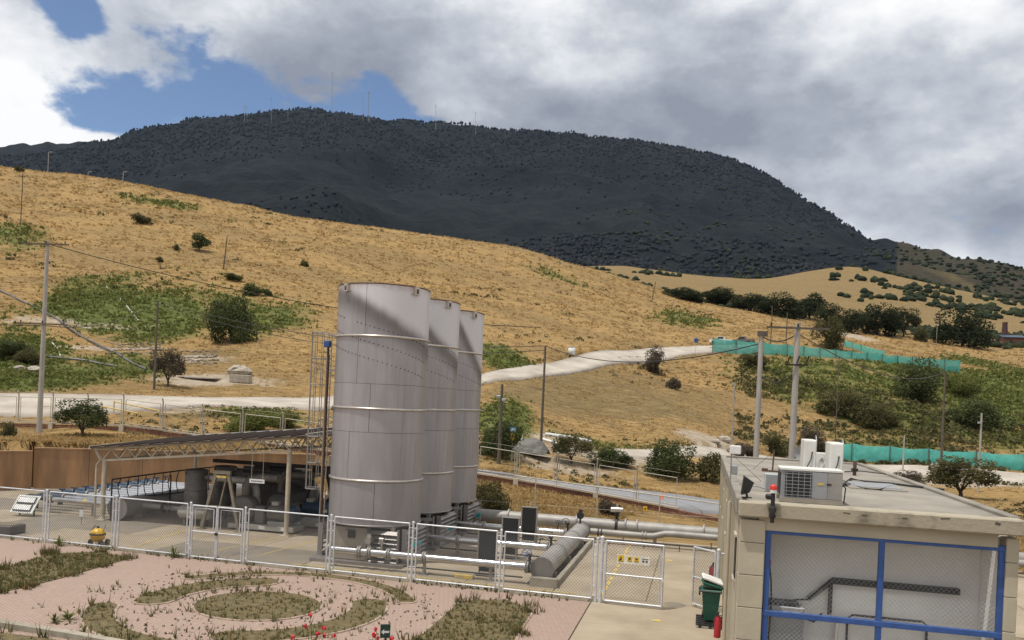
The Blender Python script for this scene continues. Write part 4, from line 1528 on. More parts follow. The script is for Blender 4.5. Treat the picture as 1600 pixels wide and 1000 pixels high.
# collector and its row of inlet pipes
cl = thing('collector', 'thick grey collector pipe with a flat round end, left of the canopy', 'pipe', (-26.75, 34.2, 0))
part('barrel', m_pipe, cl, lambda m: m.cyl((-26.75, 34.2, .58), (-26.3, 45.0, .58), .5, 28))
part('end_plate', m_steel, cl, lambda m: m.cyl((-26.75, 34.12, .58), (-26.75, 34.2, .58), .54, 28))
for y in (35.2, 39, 43):
    part('saddle', m_kerb, cl, lambda m: m.box((-26.75 + (y - 34.2) * .042, y, .12), (.9, .3, .24)))
for k in range(12):
    y = 34.75 + k * .82
    if k == 0:
        lab = 'front shiny well pipe with a black elbow, nearest the fence'
    elif k == 11:
        lab = 'rearmost shiny well pipe with a blue valve entering the collector'
    else:
        lab = '%s shiny well pipe from the front, with a blue valve' % ('', 'second', 'third', 'fourth', 'fifth', 'sixth', 'seventh', 'eighth', 'ninth', 'tenth', 'eleventh')[k]
    wp_ = thing('well_pipe', lab, 'pipe', (-29, y, 0), 'row of well pipes left of the collector')
    x1 = -26.75 + (y - 34.2) * .042
    part('pipe', m_silver, wp_, lambda m: m.cyl((-30.9, y, .66), (x1 - .4, y, .66), .12, 14))
    part('flange', m_pipe, wp_, lambda m: m.cyl((-30.98, y, .66), (-30.9, y, .66), .19, 14))
    part('flange', m_pipe, wp_, lambda m: m.cyl((x1 - .62, y, .66), (x1 - .52, y, .66), .19, 14))
    part('valve', m_mblue if k else m_black, wp_, lambda m: (m.cyl((-31.2, y, .66), (-30.98, y, .66), .18, 12), m.cyl((-31.1, y, .7), (-31.1, y, 1.02), .045, 7), m.box((-31.1, y, 1.05), (.34, .07, .07))))
    part('hose', m_black if k == 0 else m_mblue, wp_, lambda m: m.tube([(-31.2, y, .66), (-31.7, y, .7), (-32.2, y, .72), (-32.5, y, .62), (-32.62, y, .38), (-32.62, y, .0)], .13, 10))
    handwheel(wp_, (x1 - .8, y, .75), .1, (0, 0, 1), m_blue if k else m_dark, .18)
    part('support', m_steel, wp_, lambda m: m.box((-28.6, y, .27), (.08, .08, .54)))
    if k == 0:
        part('marker_band', m_yellow, wp_, lambda m: m.cyl((-29.1, y, .66), (-28.9, y, .66), .125, 14))
lp = thing('lower_pipe', 'plain grey pipe with flanges between collector and vessel', 'pipe', (-24.9, 35.2, 0))
part('pipe', m_pipe, lp, lambda m: m.tube([(-26.3, 35.3, .62), (-24.9, 35.25, .62), (-24.3, 35.2, .62), (-24.1, 35.3, .62)], .12, 12))
part('flange', m_dark, lp, lambda m: m.cyl((-25.1, 35.26, .62), (-25.02, 35.26, .62), .24, 16))
handwheel(lp, (-24.6, 35.1, .7), .2, (0, -1, .15), m_iron, .22)
lv = thing('condensate_vessel', 'round ended pale vessel lying before the front upright vessel', 'vessel', (-23.2, 34.5, 0))
part('barrel', m_ltgrey, lv, lambda m: m.lathe((-23.6, 34.55, .62), [(.001, -.12), (.2, -.1), (.3, 0), (.3, 1.5), (.2, 1.6), (.001, 1.62)], 20, 'X'))
for x in (-23.3, -22.4):
    part('cradle', m_grey, lv, lambda m: m.box((x, 34.55, .17), (.12, .45, .34)))

# the info board, stake and planter before the pipes
ib = thing('info_board', 'tilted white information board with dark frames beside the well pipes', 'board', (-30.3, 32.6, 0))
g0, g1 = G(24, 801, .15), G(55, 801, .15)
cx_, cy_ = (g0.x + g1.x) / 2, (g0.y + g1.y) / 2
part('plate', m_white, ib, lambda m: m.box((cx_, cy_, .55), (1.15, .04, .95), R(5), rx=R(-38)))
for z, dy in ((.72, .1), (.40, -.15)):
    part('frame', m_black, ib, lambda m: m.box((cx_, cy_ + dy - .03, z + .02), (.92, .02, .36), R(5), rx=R(-38)))
    part('pane', m_white, ib, lambda m: m.box((cx_, cy_ + dy - .04, z + .035), (.84, .02, .28), R(5), rx=R(-38)))
for s in (-.4, .4):
    part('leg', m_iron, ib, lambda m: m.box((cx_ + s, cy_ + .1, .26), (.05, .05, .5)))
g = G(127, 820)
st = thing('stake_sign', 'little white tag on a stake before the shiny pipes', 'sign', (g.x, g.y, 0))
part('stake', m_pipe, st, lambda m: m.cyl((g.x, g.y, 0), (g.x, g.y, .5), .018, 6))
part('tag', m_white, st, lambda m: m.box((g.x, g.y - .02, .52), (.2, .015, .3)))
g = G(2, 835)
pl = thing('planter', 'low grey concrete planter with soil at the left edge', 'planter', (g.x, g.y, 0))
part('trough', m_grey, pl, lambda m: m.box((g.x - .2, g.y + .3, .2), (1.4, .9, .36), R(4), bev=.03))
part('soil', m_joint, pl, lambda m: m.box((g.x - .2, g.y + .3, .385), (1.2, .7, .03), R(4)))

# yellow ball-shaped extinguisher on wheels
g = G(152, 851)
yb = thing('wheeled_extinguisher', 'yellow ball shaped extinguisher on small wheels behind the fence', 'extinguisher', (g.x, g.y, 0))
m_yb = mat('bright_yellow_enamel', (.80, .47, .015), .35, col2=(.70, .38, .012), scale=3)
rb_ = .29
part('sphere', m_yb, yb, lambda m: m.lathe((g.x, g.y, .38), [(rb_ * math.sin(PI * k / 14) + .0005, -rb_ * math.cos(PI * k / 14)) for k in range(15)], 26))
part('belt', m_black, yb, lambda m: m.lathe((g.x, g.y, .43), [(rb_ * .97, -.03), (rb_ + .012, -.025), (rb_ + .012, .025), (rb_ * .97, .03)], 26))
part('valve', m_iron, yb, lambda m: (m.cyl((g.x, g.y, .65), (g.x, g.y, .74), .05, 10), m.tube([(g.x, g.y, .72), (g.x - .15, g.y, .75), (g.x - .24, g.y - .02, .6)], .015, 5)))
part('handle', m_pipe, yb, lambda m: m.tube([(g.x + .22, g.y, .5), (g.x + .33, g.y + .05, .85)], .016, 5))
for sx, sy in ((.3, -.18), (.3, .2), (-.22, -.12)):
    wl = part('wheel', m_black, yb, lambda m: m.cyl((g.x + sx - .04, g.y + sy, .11), (g.x + sx + .04, g.y + sy, .11), .11, 16))
    part('hub', m_pipe, wl, lambda m: m.cyl((g.x + sx - .05, g.y + sy, .11), (g.x + sx + .05, g.y + sy, .11), .045, 10))
part('axle', m_iron, yb, lambda m: m.cyl((g.x + .3, g.y - .18, .11), (g.x + .3, g.y + .2, .11), .02, 6))

# retaining wall panels
rw = thing('retaining_wall', 'stained brown concrete retaining wall behind the yard on the left', 'wall', (-36, 43, 0))
def wall_run(pts, z1, n):
    for i in range(len(pts) - 1):
        a, c = Vector(pts[i]), Vector(pts[i + 1])
        for k in range(n):
            p, q = a.lerp(c, k / n), a.lerp(c, (k + 1) / n)
            d = q - p
            mid = (p + q) / 2
            part('wall_panel', m_wallc, rw, lambda m: m.box((mid.x, mid.y, (z1 - .3) / 2), (d.length - .02, .3, z1 + .3), math.atan2(d.y, d.x)))
            part('coping', m_wallc, rw, lambda m: m.box((mid.x, mid.y, z1 + .04), (d.length - .01, .38, .1), math.atan2(d.y, d.x)))
wall_run([(-46.5, 29.5, 0), (-38.45, 41.5, 0)], 2.2, 4)
wall_run([(-38.75, 42.0, 0), (-31.0, 46.5, 0)], 2.35, 3)
wall_run([(-31.0, 46.5, 0), (-24.5, 50.0, 0)], 2.35, 2)
# ================================================================== flat-roofed plant building on the right
m_bld = mat('beige_painted_concrete', (.46, .41, .31), .85, col2=(.38, .335, .25), scale=.9, bump=.004, bscale=18)
m_corn = mat('weathered_cornice', (.36, .315, .235), .9, col2=(.15, .13, .095), scale=1.6, contrast=(.3, .5), bump=.012, bscale=9)
m_roofc = mat('weathered_roof_concrete', (.30, .27, .225), .9, col2=(.20, .18, .15), scale=.8, bump=.008, bscale=12)
m_bframe = mat('royal_blue_frame', (.035, .095, .30), .5, col2=(.025, .07, .23), scale=4)
m_inner = mat('white_inner_wall', (.78, .76, .72), .9, col2=(.70, .68, .64), scale=.8)
m_ac = mat('ac_grey_sheet', (.33, .335, .34), .45, .2, col2=(.27, .275, .28), scale=2)
m_acw = mat('ac_white_sheet', (.72, .71, .66), .45, col2=(.62, .61, .56), scale=2)

BX0, BX1, BY0, BY1, BH = .90, 6.5, 19.2, 37.5, 4.5
bd = thing('plant_building', 'beige flat roofed plant building with blue mesh openings', 'building', (BX0, BY0, 0))
part('wall', m_bld, bd, lambda m: m.box((BX0 + .12, (BY0 + BY1) / 2 + .4, 2.05), (.24, BY1 - BY0 - .8, 4.1)), 'left side wall')
part('wall', m_bld, bd, lambda m: m.box(((BX0 + BX1) / 2, BY1 - .12, 2.05), (BX1 - BX0 - .5, .24, 4.1)), 'rear wall')
part('wall', m_bld, bd, lambda m: m.box((BX1 - .12, (BY0 + BY1) / 2 + .4, 2.05), (.24, BY1 - BY0 - .8, 4.1)), 'right side wall')
part('inner_wall', m_inner, bd, lambda m: m.box(((BX0 + BX1) / 2, 20.75, 2.05), (BX1 - BX0 - .52, .2, 4.08)))
part('floor', m_conc2, bd, lambda m: m.box(((BX0 + BX1) / 2, 20.4, .03), (BX1 - BX0 - .52, 4.2, .1)))
part('inner_lining', m_inner, bd, lambda m: m.box((BX1 - .27, 20.1, 2.05), (.04, 1.05, 4.06)))
# corner columns, built of cast blocks with grooves
for x, cw in ((BX0 + .27, .54), (BX1 - .12, .24)):
    for k in range(6):
        z0, z1 = k * .72, (k + 1) * .72 - .01
        if k == 5:
            z1 = 4.1
        part('column_block', m_bld, bd, lambda m: m.box((x, BY0 + .24 + (0 if cw > .5 else .02), (z0 + z1) / 2), (cw, .5, z1 - z0), bev=.012))
# pilasters and slit windows of the side wall
for k, y in enumerate((22.4, 26.4, 30.4, 34.2, 37.1)):
    part('pilaster', m_bld, bd, lambda m: m.box((BX0 - .03, y, 2.05), (.1, .3, 4.1)))
for k, y in enumerate((20.8, 24.2, 28.2, 32.2, 35.6)):
    wn = part('window', m_dark, bd, lambda m: m.box((BX0 - .012, y, 3.0), (.03, .6, 1.0)))
    part('frame', m_bld, wn, lambda m: m.box((BX0 - .02, y, 3.53), (.07, .7, .06)))
    part('sill', m_bld, wn, lambda m: m.box((BX0 - .02, y, 2.47), (.09, .7, .06)))
part('down_pipe', m_bld, bd, lambda m: m.cyl((BX0 - .09, 23.7, .1), (BX0 - .09, 23.7, 4.0), .06, 8))
m_spall = mat('dark_spalled_concrete', (.12, .10, .08), .95, col2=(.07, .06, .045), scale=9)
# roof slab with raised rim
part('beam', m_bld, bd, lambda m: m.box(((BX0 + BX1) / 2, BY0 + .2, 4.04), (BX1 - BX0 - .8, .34, .3)))
part('cornice', m_corn, bd, lambda m: m.box(((BX0 + BX1) / 2, BY0 + .06, 4.345), (BX1 - BX0 + .1, .5, .33), bev=.03), 'stained front cornice with chipped edge')
part('roof_slab', m_roofc, bd, lambda m: m.box(((BX0 + BX1) / 2, (BY0 + BY1) / 2 + .3, 4.28), (BX1 - BX0 - .06, BY1 - BY0 - .65, .36)))
part('roof_rim', m_roofc, bd, lambda m: m.box((BX0 + .02, (BY0 + BY1) / 2 + .13, 4.36), (.22, BY1 - BY0 - .25, .36), bev=.02))
part('roof_rim', m_roofc, bd, lambda m: m.box((BX1 - .02, (BY0 + BY1) / 2 + .13, 4.36), (.22, BY1 - BY0 - .25, .36), bev=.02))
part('roof_rim', m_roofc, bd, lambda m: m.box(((BX0 + BX1) / 2, BY1 - .12, 4.36), (BX1 - BX0 - .26, .22, .36), bev=.02))
for k in range(5):
    x = 2.9 + k * .8 + random.uniform(-.3, .3)
    part('chip', m_spall, bd, lambda m: m.box((x, BY0 - .188, 4.42 + random.uniform(-.03, .03)), (random.uniform(.08, .25), .012, random.uniform(.02, .06)), ry=random.uniform(-.2, .2)), 'spalled patch of cornice')
# roof hatch kerb
sk = part('hatch', m_roofc, bd, lambda m: m.box((4.9, 26.0, 4.47), (1.5, 2.2, .06), R(-3), bev=.01))
part('hatch_cover', m_ac, sk, lambda m: m.box((4.9, 26.1, 4.505), (1.3, 1.8, .02), R(-3)))

# blue frames with mesh
m_wire2 = mat('pale_mesh_wire', (.5, .5, .49), .5, .2)
fx0, fx1, fy = 1.45, 6.28, BY0 + .12
fr = thing('mesh_screen', 'royal blue framed wire mesh screen across the building front', 'screen', (3.8, fy, 0))
for x in (fx0 + .07, (fx0 + fx1) / 2 + .0, fx1 - .07):
    part('upright', m_bframe, fr, lambda m: m.box((x, fy, 1.96), (.12, .1, 3.9), bev=.008))
part('top_rail', m_bframe, fr, lambda m: m.box(((fx0 + fx1) / 2, fy - .012, 3.87), (fx1 - fx0, .1, .11), bev=.008))
part('middle_rail', m_bframe, fr, lambda m: m.box(((fx0 + fx1) / 2, fy - .012, 2.05), (fx1 - fx0, .1, .12), bev=.008))
part('bottom_rail', m_bframe, fr, lambda m: m.box(((fx0 + fx1) / 2, fy - .012, .15), (fx1 - fx0, .1, .13), bev=.008))
xm = (fx0 + fx1) / 2
for a, c in ((fx0 + .14, xm - .07), (xm + .07, fx1 - .14)):
    for z0, z1 in ((2.11, 3.81), (.22, 1.99)):
        tag(chain_link((a, fy + .02), (c, fy + .02), z0, z1, .1, .0026).build('mesh', m_wire2, fr), kind='stuff')
# inside: cable tray, cabinet, cables
ct = thing('cable_tray', 'dark cable tray bending along the inner white wall', 'cable tray', (4.2, 22.2, 0))
part('tray', m_iron, ct, lambda m: m.box((4.42, 20.54, 2.66), (2.7, .18, .13)))
part('bend', m_iron, ct, lambda m: bar(m, (3.08, 20.54, 2.66), (2.55, 20.54, 2.18), .1))
part('drop', m_iron, ct, lambda m: m.box((3.05, 20.56, 2.27), (.085, .1, .8)))
part('cable', m_black, ct, lambda m: m.tube([(2.55, 20.5, 2.18), (2.23, 20.5, 2.14), (2.27, 20.5, 1.95), (2.4, 20.5, 1.77), (2.7, 20.5, 1.67), (2.88, 20.5, 1.9)], .022, 6))
ic = thing('switch_cabinet', 'grey switch cabinet inside the mesh screen on the left', 'cabinet', (2.1, 22, 0))
part('body', m_ac, ic, lambda m: m.box((2.0, 20.35, 1.05), (.88, .5, 2.0), bev=.02))
part('top_grille', m_black, ic, lambda m: m.box((2.0, 20.3, 2.1), (.65, .36, .09)))
part('door', m_ac, ic, lambda m: m.box((2.0, 20.08, 1.05), (.74, .03, 1.8), bev=.01))
ic2 = thing('switch_cabinet', 'low pale cabinet inside the mesh screen on the right', 'cabinet', (4.6, 21.6, 0))
part('body', m_acw, ic2, lambda m: m.box((4.1, 20.3, .95), (1.85, .5, 1.8), bev=.03))
part('rail', m_black, ic2, lambda m: m.tube([(3.35, 20.0, 1.2), (3.35, 20.0, 1.95), (3.45, 20.0, 2.03), (4.9, 20.0, 2.03), (5.0, 20.0, 1.95), (5.0, 20.0, 1.2)], .025, 6))
hk = thing('hose_reel', 'dark hose and red nozzle hanging inside the left blue upright', 'hose', (1.75, 20.2, 0))
part('hose', m_black, hk, lambda m: m.tube([(1.6, 19.7, 3.05), (1.65, 19.7, 2.7), (1.68, 19.7, 2.2), (1.64, 19.7, 1.2)], .02, 6))
part('nozzle', MATS.get('red') or mat('red_paint', (.42, .02, .03), .4), hk, lambda m: m.box((1.56, 19.7, 3.1), (.14, .1, .1)))

# ---------------------------------------------------------------- on the roof
RZ = 4.46
m_red = mat('red_paint', (.42, .02, .03), .4)
g = G(1219, 784, RZ)
AX, AY = g.x, g.y
ac = thing('rooftop_unit', 'large grey rooftop air conditioner with a black coil grille', 'air conditioner', (AX, AY, RZ))
aw = 1.33
part('case', m_ac, ac, lambda m: m.box((AX + aw / 2, AY + .45, RZ + .42), (aw, .85, .64), bev=.012))
part('top', m_acw, ac, lambda m: m.box((AX + aw / 2, AY + .45, RZ + .76), (aw + .04, .9, .04)))
cg = part('coil', m_black, ac, lambda m: m.box((AX + .38, AY + .018, RZ + .42), (.58, .02, .56)))
for i in range(7):
    part('grille_bar', m_ac, cg, lambda m: m.box((AX + .38, AY + .0, RZ + .18 + i * .08), (.62, .012, .012)))
for i in range(5):
    part('grille_bar', m_ac, cg, lambda m: m.box((AX + .12 + i * .13, AY + .0025, RZ + .42), (.012, .012, .56)))
part('panel', m_ac, ac, lambda m: m.box((AX + .84, AY + .015, RZ + .42), (.34, .02, .6), bev=.005))
part('panel', m_pipe, ac, lambda m: m.box((AX + 1.17, AY + .015, RZ + .42), (.31, .02, .6), bev=.005))
part('badge', m_yellow, ac, lambda m: m.box((AX + .86, AY + .0, RZ + .46), (.14, .008, .05)))
part('badge', m_dark, ac, lambda m: m.box((AX + 1.04, AY + .0, RZ + .46), (.1, .008, .04)))
part('louvre', m_dark, ac, lambda m: m.box((AX - .012, AY + .4, RZ + .42), (.012, .6, .5)))
part('base_rail', m_beige, ac, lambda m: m.box((AX + aw / 2, AY + .03, RZ + .06), (aw + .04, .1, .1)))
part('base_rail', m_beige, ac, lambda m: m.box((AX + aw / 2, AY + .85, RZ + .06), (aw + .04, .1, .1)))
part('drain_pipe', m_dark, ac, lambda m: m.tube([(AX + aw + .02, AY + .1, RZ + .45), (AX + aw + .08, AY + .1, RZ + .4), (AX + aw + .05, AY + .08, RZ + .05)], .015, 5))


for px, lab, yy, hh in ((1264, 'left tall white condenser seen edge on behind the rooftop unit', 27.8, 1.18), (1305, 'right tall white condenser seen edge on behind the rooftop unit', 25.4, 1.2)):
    best = min((abs(G(px, py, RZ).y - yy), py) for py in range(700, 800))[1]
    g = G(px, best, RZ)
    u = thing('condenser_unit', lab, 'air conditioner', g, 'white condensers on the roof')
    part('case', m_acw, u, lambda m: m.box((g.x, g.y + .45, RZ + hh / 2 + .05), (.38, .92, hh), bev=.03))
    part('back_panel', m_acw, u, lambda m: m.box((g.x, g.y - .02, RZ + hh / 2 + .05), (.33, .02, hh - .1), bev=.008))
    part('lamp', m_white, u, lambda m: m.cyl((g.x + .05, g.y - .05, RZ + hh * .75), (g.x + .05, g.y - .02, RZ + hh * .75), .03, 8))
    part('refrigerant_line', m_black, u, lambda m: m.tube([(g.x + .06, g.y - .06, RZ + hh * .72), (g.x + .02, g.y - .07, RZ + hh * .5), (g.x - .12, g.y - .07, RZ + .3), (g.x - .14, g.y - .08, RZ + .03)], .016, 5))
    part('foot', m_dark, u, lambda m: m.box((g.x, g.y + .15, RZ + .025), (.44, .08, .05)))
    part('foot', m_dark, u, lambda m: m.box((g.x, g.y + .75, RZ + .025), (.44, .08, .05)))
    for k in range(2):
        part('fan_guard', m_ac, u, lambda m: m.lathe((g.x + .19, g.y + .45, RZ + .42 + k * .66), [(.28, 0), (.29, .02), (.27, .03), (.06, .03), (.001, .03)], 20, 'X'))
g = G(1287, 737, RZ)
u = thing('condenser_unit', 'small white condenser with a round fan between the tall condensers', 'air conditioner', g, 'white condensers on the roof')
part('case', m_acw, u, lambda m: m.box((g.x, g.y + .16, RZ + .36), (.8, .3, .62), bev=.02))
fg = part('fan_well', m_dark, u, lambda m: m.lathe((g.x + .04, g.y + .015, RZ + .32), [(.001, .012), (.23, .012), (.245, -.0), (.25, -.01)], 24, 'Y'))
for k in range(3):
    a = 2 * PI * k / 3 + .4
    part('blade', m_ac, fg, lambda m: m.plate([(g.x + .04 + .05 * math.cos(a), g.y - .0, RZ + .32 + .05 * math.sin(a)), (g.x + .04 + .21 * math.cos(a - .4), g.y - .0, RZ + .32 + .21 * math.sin(a - .4)), (g.x + .04 + .21 * math.cos(a + .4), g.y - .012, RZ + .32 + .21 * math.sin(a + .4))], .006))
part('guard_ring', m_acw, fg, lambda m: m.tube([(g.x + .04 + .24 * math.cos(2 * PI * k / 24), g.y - .02, RZ + .32 + .24 * math.sin(2 * PI * k / 24)) for k in range(25)], .01, 5, cap=False))
part('hub', m_white, fg, lambda m: m.cyl((g.x + .04, g.y - .02, RZ + .32), (g.x + .04, g.y + .0, RZ + .32), .05, 12))
# satellite dish
g = G(1254, 725, RZ)
sd = thing('satellite_dish', 'small grey dish behind the left tall condenser', 'dish', g)
part('dish', m_ac, sd, lambda m: m.lathe((g.x, g.y, RZ + .45), [(.001, .07), (.15, .055), (.27, .02), (.34, -.02)], 24, 'Y'))
part('mast', m_dark, sd, lambda m: m.cyl((g.x, g.y + .1, RZ), (g.x, g.y + .1, RZ + .45), .025, 6))
# floodlight on the front corner
g = G(1166, 778, 4.54)
fl = thing('floodlight', 'black floodlight on the front left corner of the roof', 'floodlight', g)
part('housing', m_black, fl, lambda m: m.add(*(lambda x, y, z: ([(x - .12, y - .22, z + .08), (x - .12, y + .22, z + .08), (x - .07, y + .22, z + .5), (x - .07, y - .22, z + .5), (x + .06, y - .16, z + .14), (x + .06, y + .16, z + .14), (x + .15, y + .12, z + .36), (x + .15, y - .12, z + .36)], [(0, 1, 2, 3)[::-1], (4, 5, 6, 7), (0, 1, 5, 4), (1, 2, 6, 5), (2, 3, 7, 6), (3, 0, 4, 7)]))(g.x, g.y, 4.54)))
part('bracket', m_black, fl, lambda m: m.tube([(g.x - .02, g.y - .22, 4.74), (g.x + .02, g.y - .22, 4.56), (g.x + .02, g.y + .22, 4.56), (g.x - .02, g.y + .22, 4.74)], .02, 5))
part('foot', m_iron, fl, lambda m: m.box((g.x + .02, g.y, 4.552), (.2, .12, .02)))
# red beacon with horn on the cornice
g = G(1211, 790, 4.5)
bc = thing('alarm_beacon', 'red alarm beacon with a dark horn on the front cornice', 'beacon', g)
bx, by = g.x - .03, BY0 - .26
part('column', m_iron, bc, lambda m: (m.cyl((bx, by, 4.1), (bx, by, 4.75), .045, 10), m.lathe((bx, by, 4.2), [(.05, 0), (.08, .04), (.05, .1), (.09, .2), (.05, .26)], 12)))
part('horn', m_black, bc, lambda m: m.box((bx - .06, by + .02, 4.66), (.2, .12, .12), bev=.03))
part('collar', m_white, bc, lambda m: m.cyl((bx, by, 4.75), (bx, by, 4.82), .07, 14))
part('lens', mat('red_lens', (.62, .03, .02), .25), bc, lambda m: m.lathe((bx, by, 4.82), [(.075, 0), (.075, .07), (.05, .11), (.001, .12)], 16))
# grey box behind the beacon
g = G(1207, 768, RZ)
jb = thing('roof_box', 'pale blue grey box standing behind the beacon', 'box', g)
part('case', mat('pale_blue_grey', (.45, .50, .52), .5), jb, lambda m: m.box((g.x, g.y, RZ + .25), (.42, .25, .42), bev=.015))
part('bezel', m_ac, jb, lambda m: m.box((g.x, g.y - .128, RZ + .25), (.36, .012, .36)))
part('conduit', m_ac, jb, lambda m: m.tube([(g.x - .1, g.y - .1, RZ + .05), (g.x - .4, g.y - .12, RZ + .12), (g.x - .6, g.y - .1, RZ + .1), (g.x - .6, g.y - .1, RZ)], .02, 5))
# antenna mast with white box
p0 = G(1141, 752, 4.54)
an = thing('antenna_mast', 'thin mast with a small white antenna box on the left roof rim', 'antenna', p0)
part('mast', m_pipe, an, lambda m: m.cyl((p0.x, p0.y, 4.2), (p0.x, p0.y, 7.3), .022, 6))
part('box', m_white, an, lambda m: m.box((p0.x + .1, p0.y - .05, 5.42), (.3, .1, .24), bev=.02))
part('radio', m_ac, an, lambda m: m.box((p0.x + .1, p0.y, 4.86), (.16, .12, .26), bev=.02))
part('stay', m_dark, an, lambda m: m.tube([(p0.x, p0.y, 5.3), (p0.x + .9, p0.y + 1.2, 4.5)], .006, 4))
p1 = G(1217, 735, RZ)
am = thing('roof_stanchion', 'rusty steel stanchion standing on the roof behind the floodlight', 'stanchion', p1)
part('upright', m_rust, am, lambda m: m.cyl((p1.x - .3, p1.y - 1, RZ), (p1.x - .27, p1.y - 1, RZ + .75), .03, 6))
part('foot', m_rust, am, lambda m: m.box((p1.x - .3, p1.y - 1, RZ + .03), (.5, .16, .05)).box((p1.x - .55, p1.y - 1, RZ + .06), (.2, .1, .1)))
part('stay', m_dark, am, lambda m: m.tube([(p1.x - .28, p1.y - 1, RZ + .7), (p1.x - .9, p1.y - .4, RZ + .02)], .007, 4))
# black cables to the right
for k, (lab, pts) in enumerate((('thick black cable crossing the roof from the rooftop unit', [(1310, 762), (1330, 748), (1352, 752), (1390, 755), (1430, 760), (1475, 765)]), ('second black cable crossing the roof behind the first', [(1318, 737), (1345, 736), (1370, 739), (1396, 742)]), ('thin looping cable on the roof right of the rooftop unit', [(1314, 750), (1345, 762), (1375, 765), (1400, 757)]))):
    P = [G(x, y, RZ + .04) for x, y in pts]
    o = MB().tube(P, .035 if k == 0 else .02, 6).build('roof_cable', m_black)
    tag(o, lab, 'cable')
g = G(1335, 743, RZ)
po_ = thing('roof_post', 'short rusty post on the roof right of the condensers', 'post', g)
part('post', m_rust, po_, lambda m: m.cyl((g.x, g.y, RZ), (g.x, g.y, RZ + .5), .06, 8))
part('clamp', m_iron, po_, lambda m: m.box((g.x, g.y, RZ + .2), (.2, .2, .08)))

# ---------------------------------------------------------------- bin, pallet, extinguishers beside the wall
m_bin = mat('green_plastic', (.008, .085, .055), .45, col2=(.006, .065, .042), scale=3)
g = G(1109, 975)
bx, by = g.x, g.y
pt = thing('pallet', 'black slatted pallet under the green bin', 'pallet', (bx, by, 0))
for k in range(6):
    part('slat', m_black, pt, lambda m: m.box((bx, by - .55 + k * .22, .1), (.84, .09, .03)))
for x in (-.3, 0, .3):
    part('bearer', m_black, pt, lambda m: m.box((bx + x, by, .04), (.08, 1.2, .08)))
wb = thing('wheelie_bin', 'dark green wheeled bin with a white lid ajar', 'bin', (bx, by, .12))
def _body(m):
    z0, z1 = .16, 1.02
    q0, q1 = (.2, .22), (.27, .3)
    vs = [(bx + sx * q[0], by + sy * q[1], z) for q, z in ((q0, z0), (q1, z1)) for sx, sy in ((-1, -1), (1, -1), (1, 1), (-1, 1))]
    m.add(vs, [(0, 3, 2, 1), (0, 1, 5, 4), (1, 2, 6, 5), (2, 3, 7, 6), (3, 0, 4, 7)])
part('body', m_bin, wb, _body)
part('rim', m_bin, wb, lambda m: m.box((bx, by, 1.05), (.62, .68, .08), bev=.02))
part('bag', m_black, wb, lambda m: m.box((bx - .04, by - .05, 1.04), (.66, .6, .05), bev=.02).box((bx - .34, by, .98), (.05, .4, .2), bev=.02))
part('inner_lid', m_bin, wb, lambda m: m.box((bx + .02, by, 1.22), (.62, .66, .1), R(4), ry=R(12), bev=.03))
part('lid', m_white, wb, lambda m: m.box((bx + .02, by, 1.36), (.64, .66, .09), R(4), ry=R(17), bev=.035), 'white domed lid')
for s in (-1, 1):
    part('wheel', m_black, wb, lambda m: m.cyl((bx + s * .22 - .03, by + .24, .23), (bx + s * .22 + .03, by + .24, .23), .1, 14))


def extinguisher(label, x, y, z):
    e = thing('fire_extinguisher', label, 'extinguisher', (x, y, z), 'red extinguishers along the wall')
    part('cylinder', m_red, e, lambda m: m.lathe((x, y, z), [(.001, 0), (.09, 0), (.095, .03), (.095, .48), (.07, .56), (.03, .6), (.03, .63)], 18))
    part('valve', m_black, e, lambda m: m.box((x, y, z + .66), (.06, .12, .06)).box((x, y - .06, z + .7), (.03, .14, .02)))
    part('hose', m_black, e, lambda m: m.tube([(x, y - .06, z + .64), (x - .1, y - .08, z + .55), (x - .12, y - .05, z + .25)], .014, 5))


g = G(1136, 1012)
extinguisher('near red extinguisher standing by the building wall below the green bin', BX0 - .27, 23.75, .22)
extinguisher('far red extinguisher hung on the wall behind the gate post', .52, 28.2, .78)
# ================================================================== boundary fence on its brick plinth
m_brick = mat('red_brick', (.27, .125, .085), .9, col2=(.17, .08, .055), scale=3)
m_fpost = mat('aged_fence_tube', (.52, .48, .40), .6, .1, col2=(.40, .37, .30), scale=5)
m_cream2 = mat('cream_pillar', (.50, .44, .34), .9, col2=(.40, .35, .27), scale=3)
m_cpole = mat('concrete_pole', (.42, .39, .35), .85, col2=(.32, .30, .27), scale=3, stretch=(1, 1, .3))
m_wood = mat('weathered_wood_pole', (.13, .105, .08), .85, col2=(.08, .065, .05), scale=6, stretch=(1, 1, .2))
m_net = mat('teal_shade_net', (.11, .50, .43), .8, col2=(.07, .40, .34), scale=1.5)

_t = NT(m_net.node_tree)                       # open weave: part of the light passes
_mx = _t.node('ShaderNodeMixShader')
_mx.inputs[0].default_value = .12
_t.l.new(_t.n['Principled BSDF'].outputs[0], _mx.inputs[1])
_t.l.new(_t.node('ShaderNodeBsdfTransparent').outputs[0], _mx.inputs[2])
_t.l.new(_mx.outputs[0], _t.n['Material Output'].inputs[0])

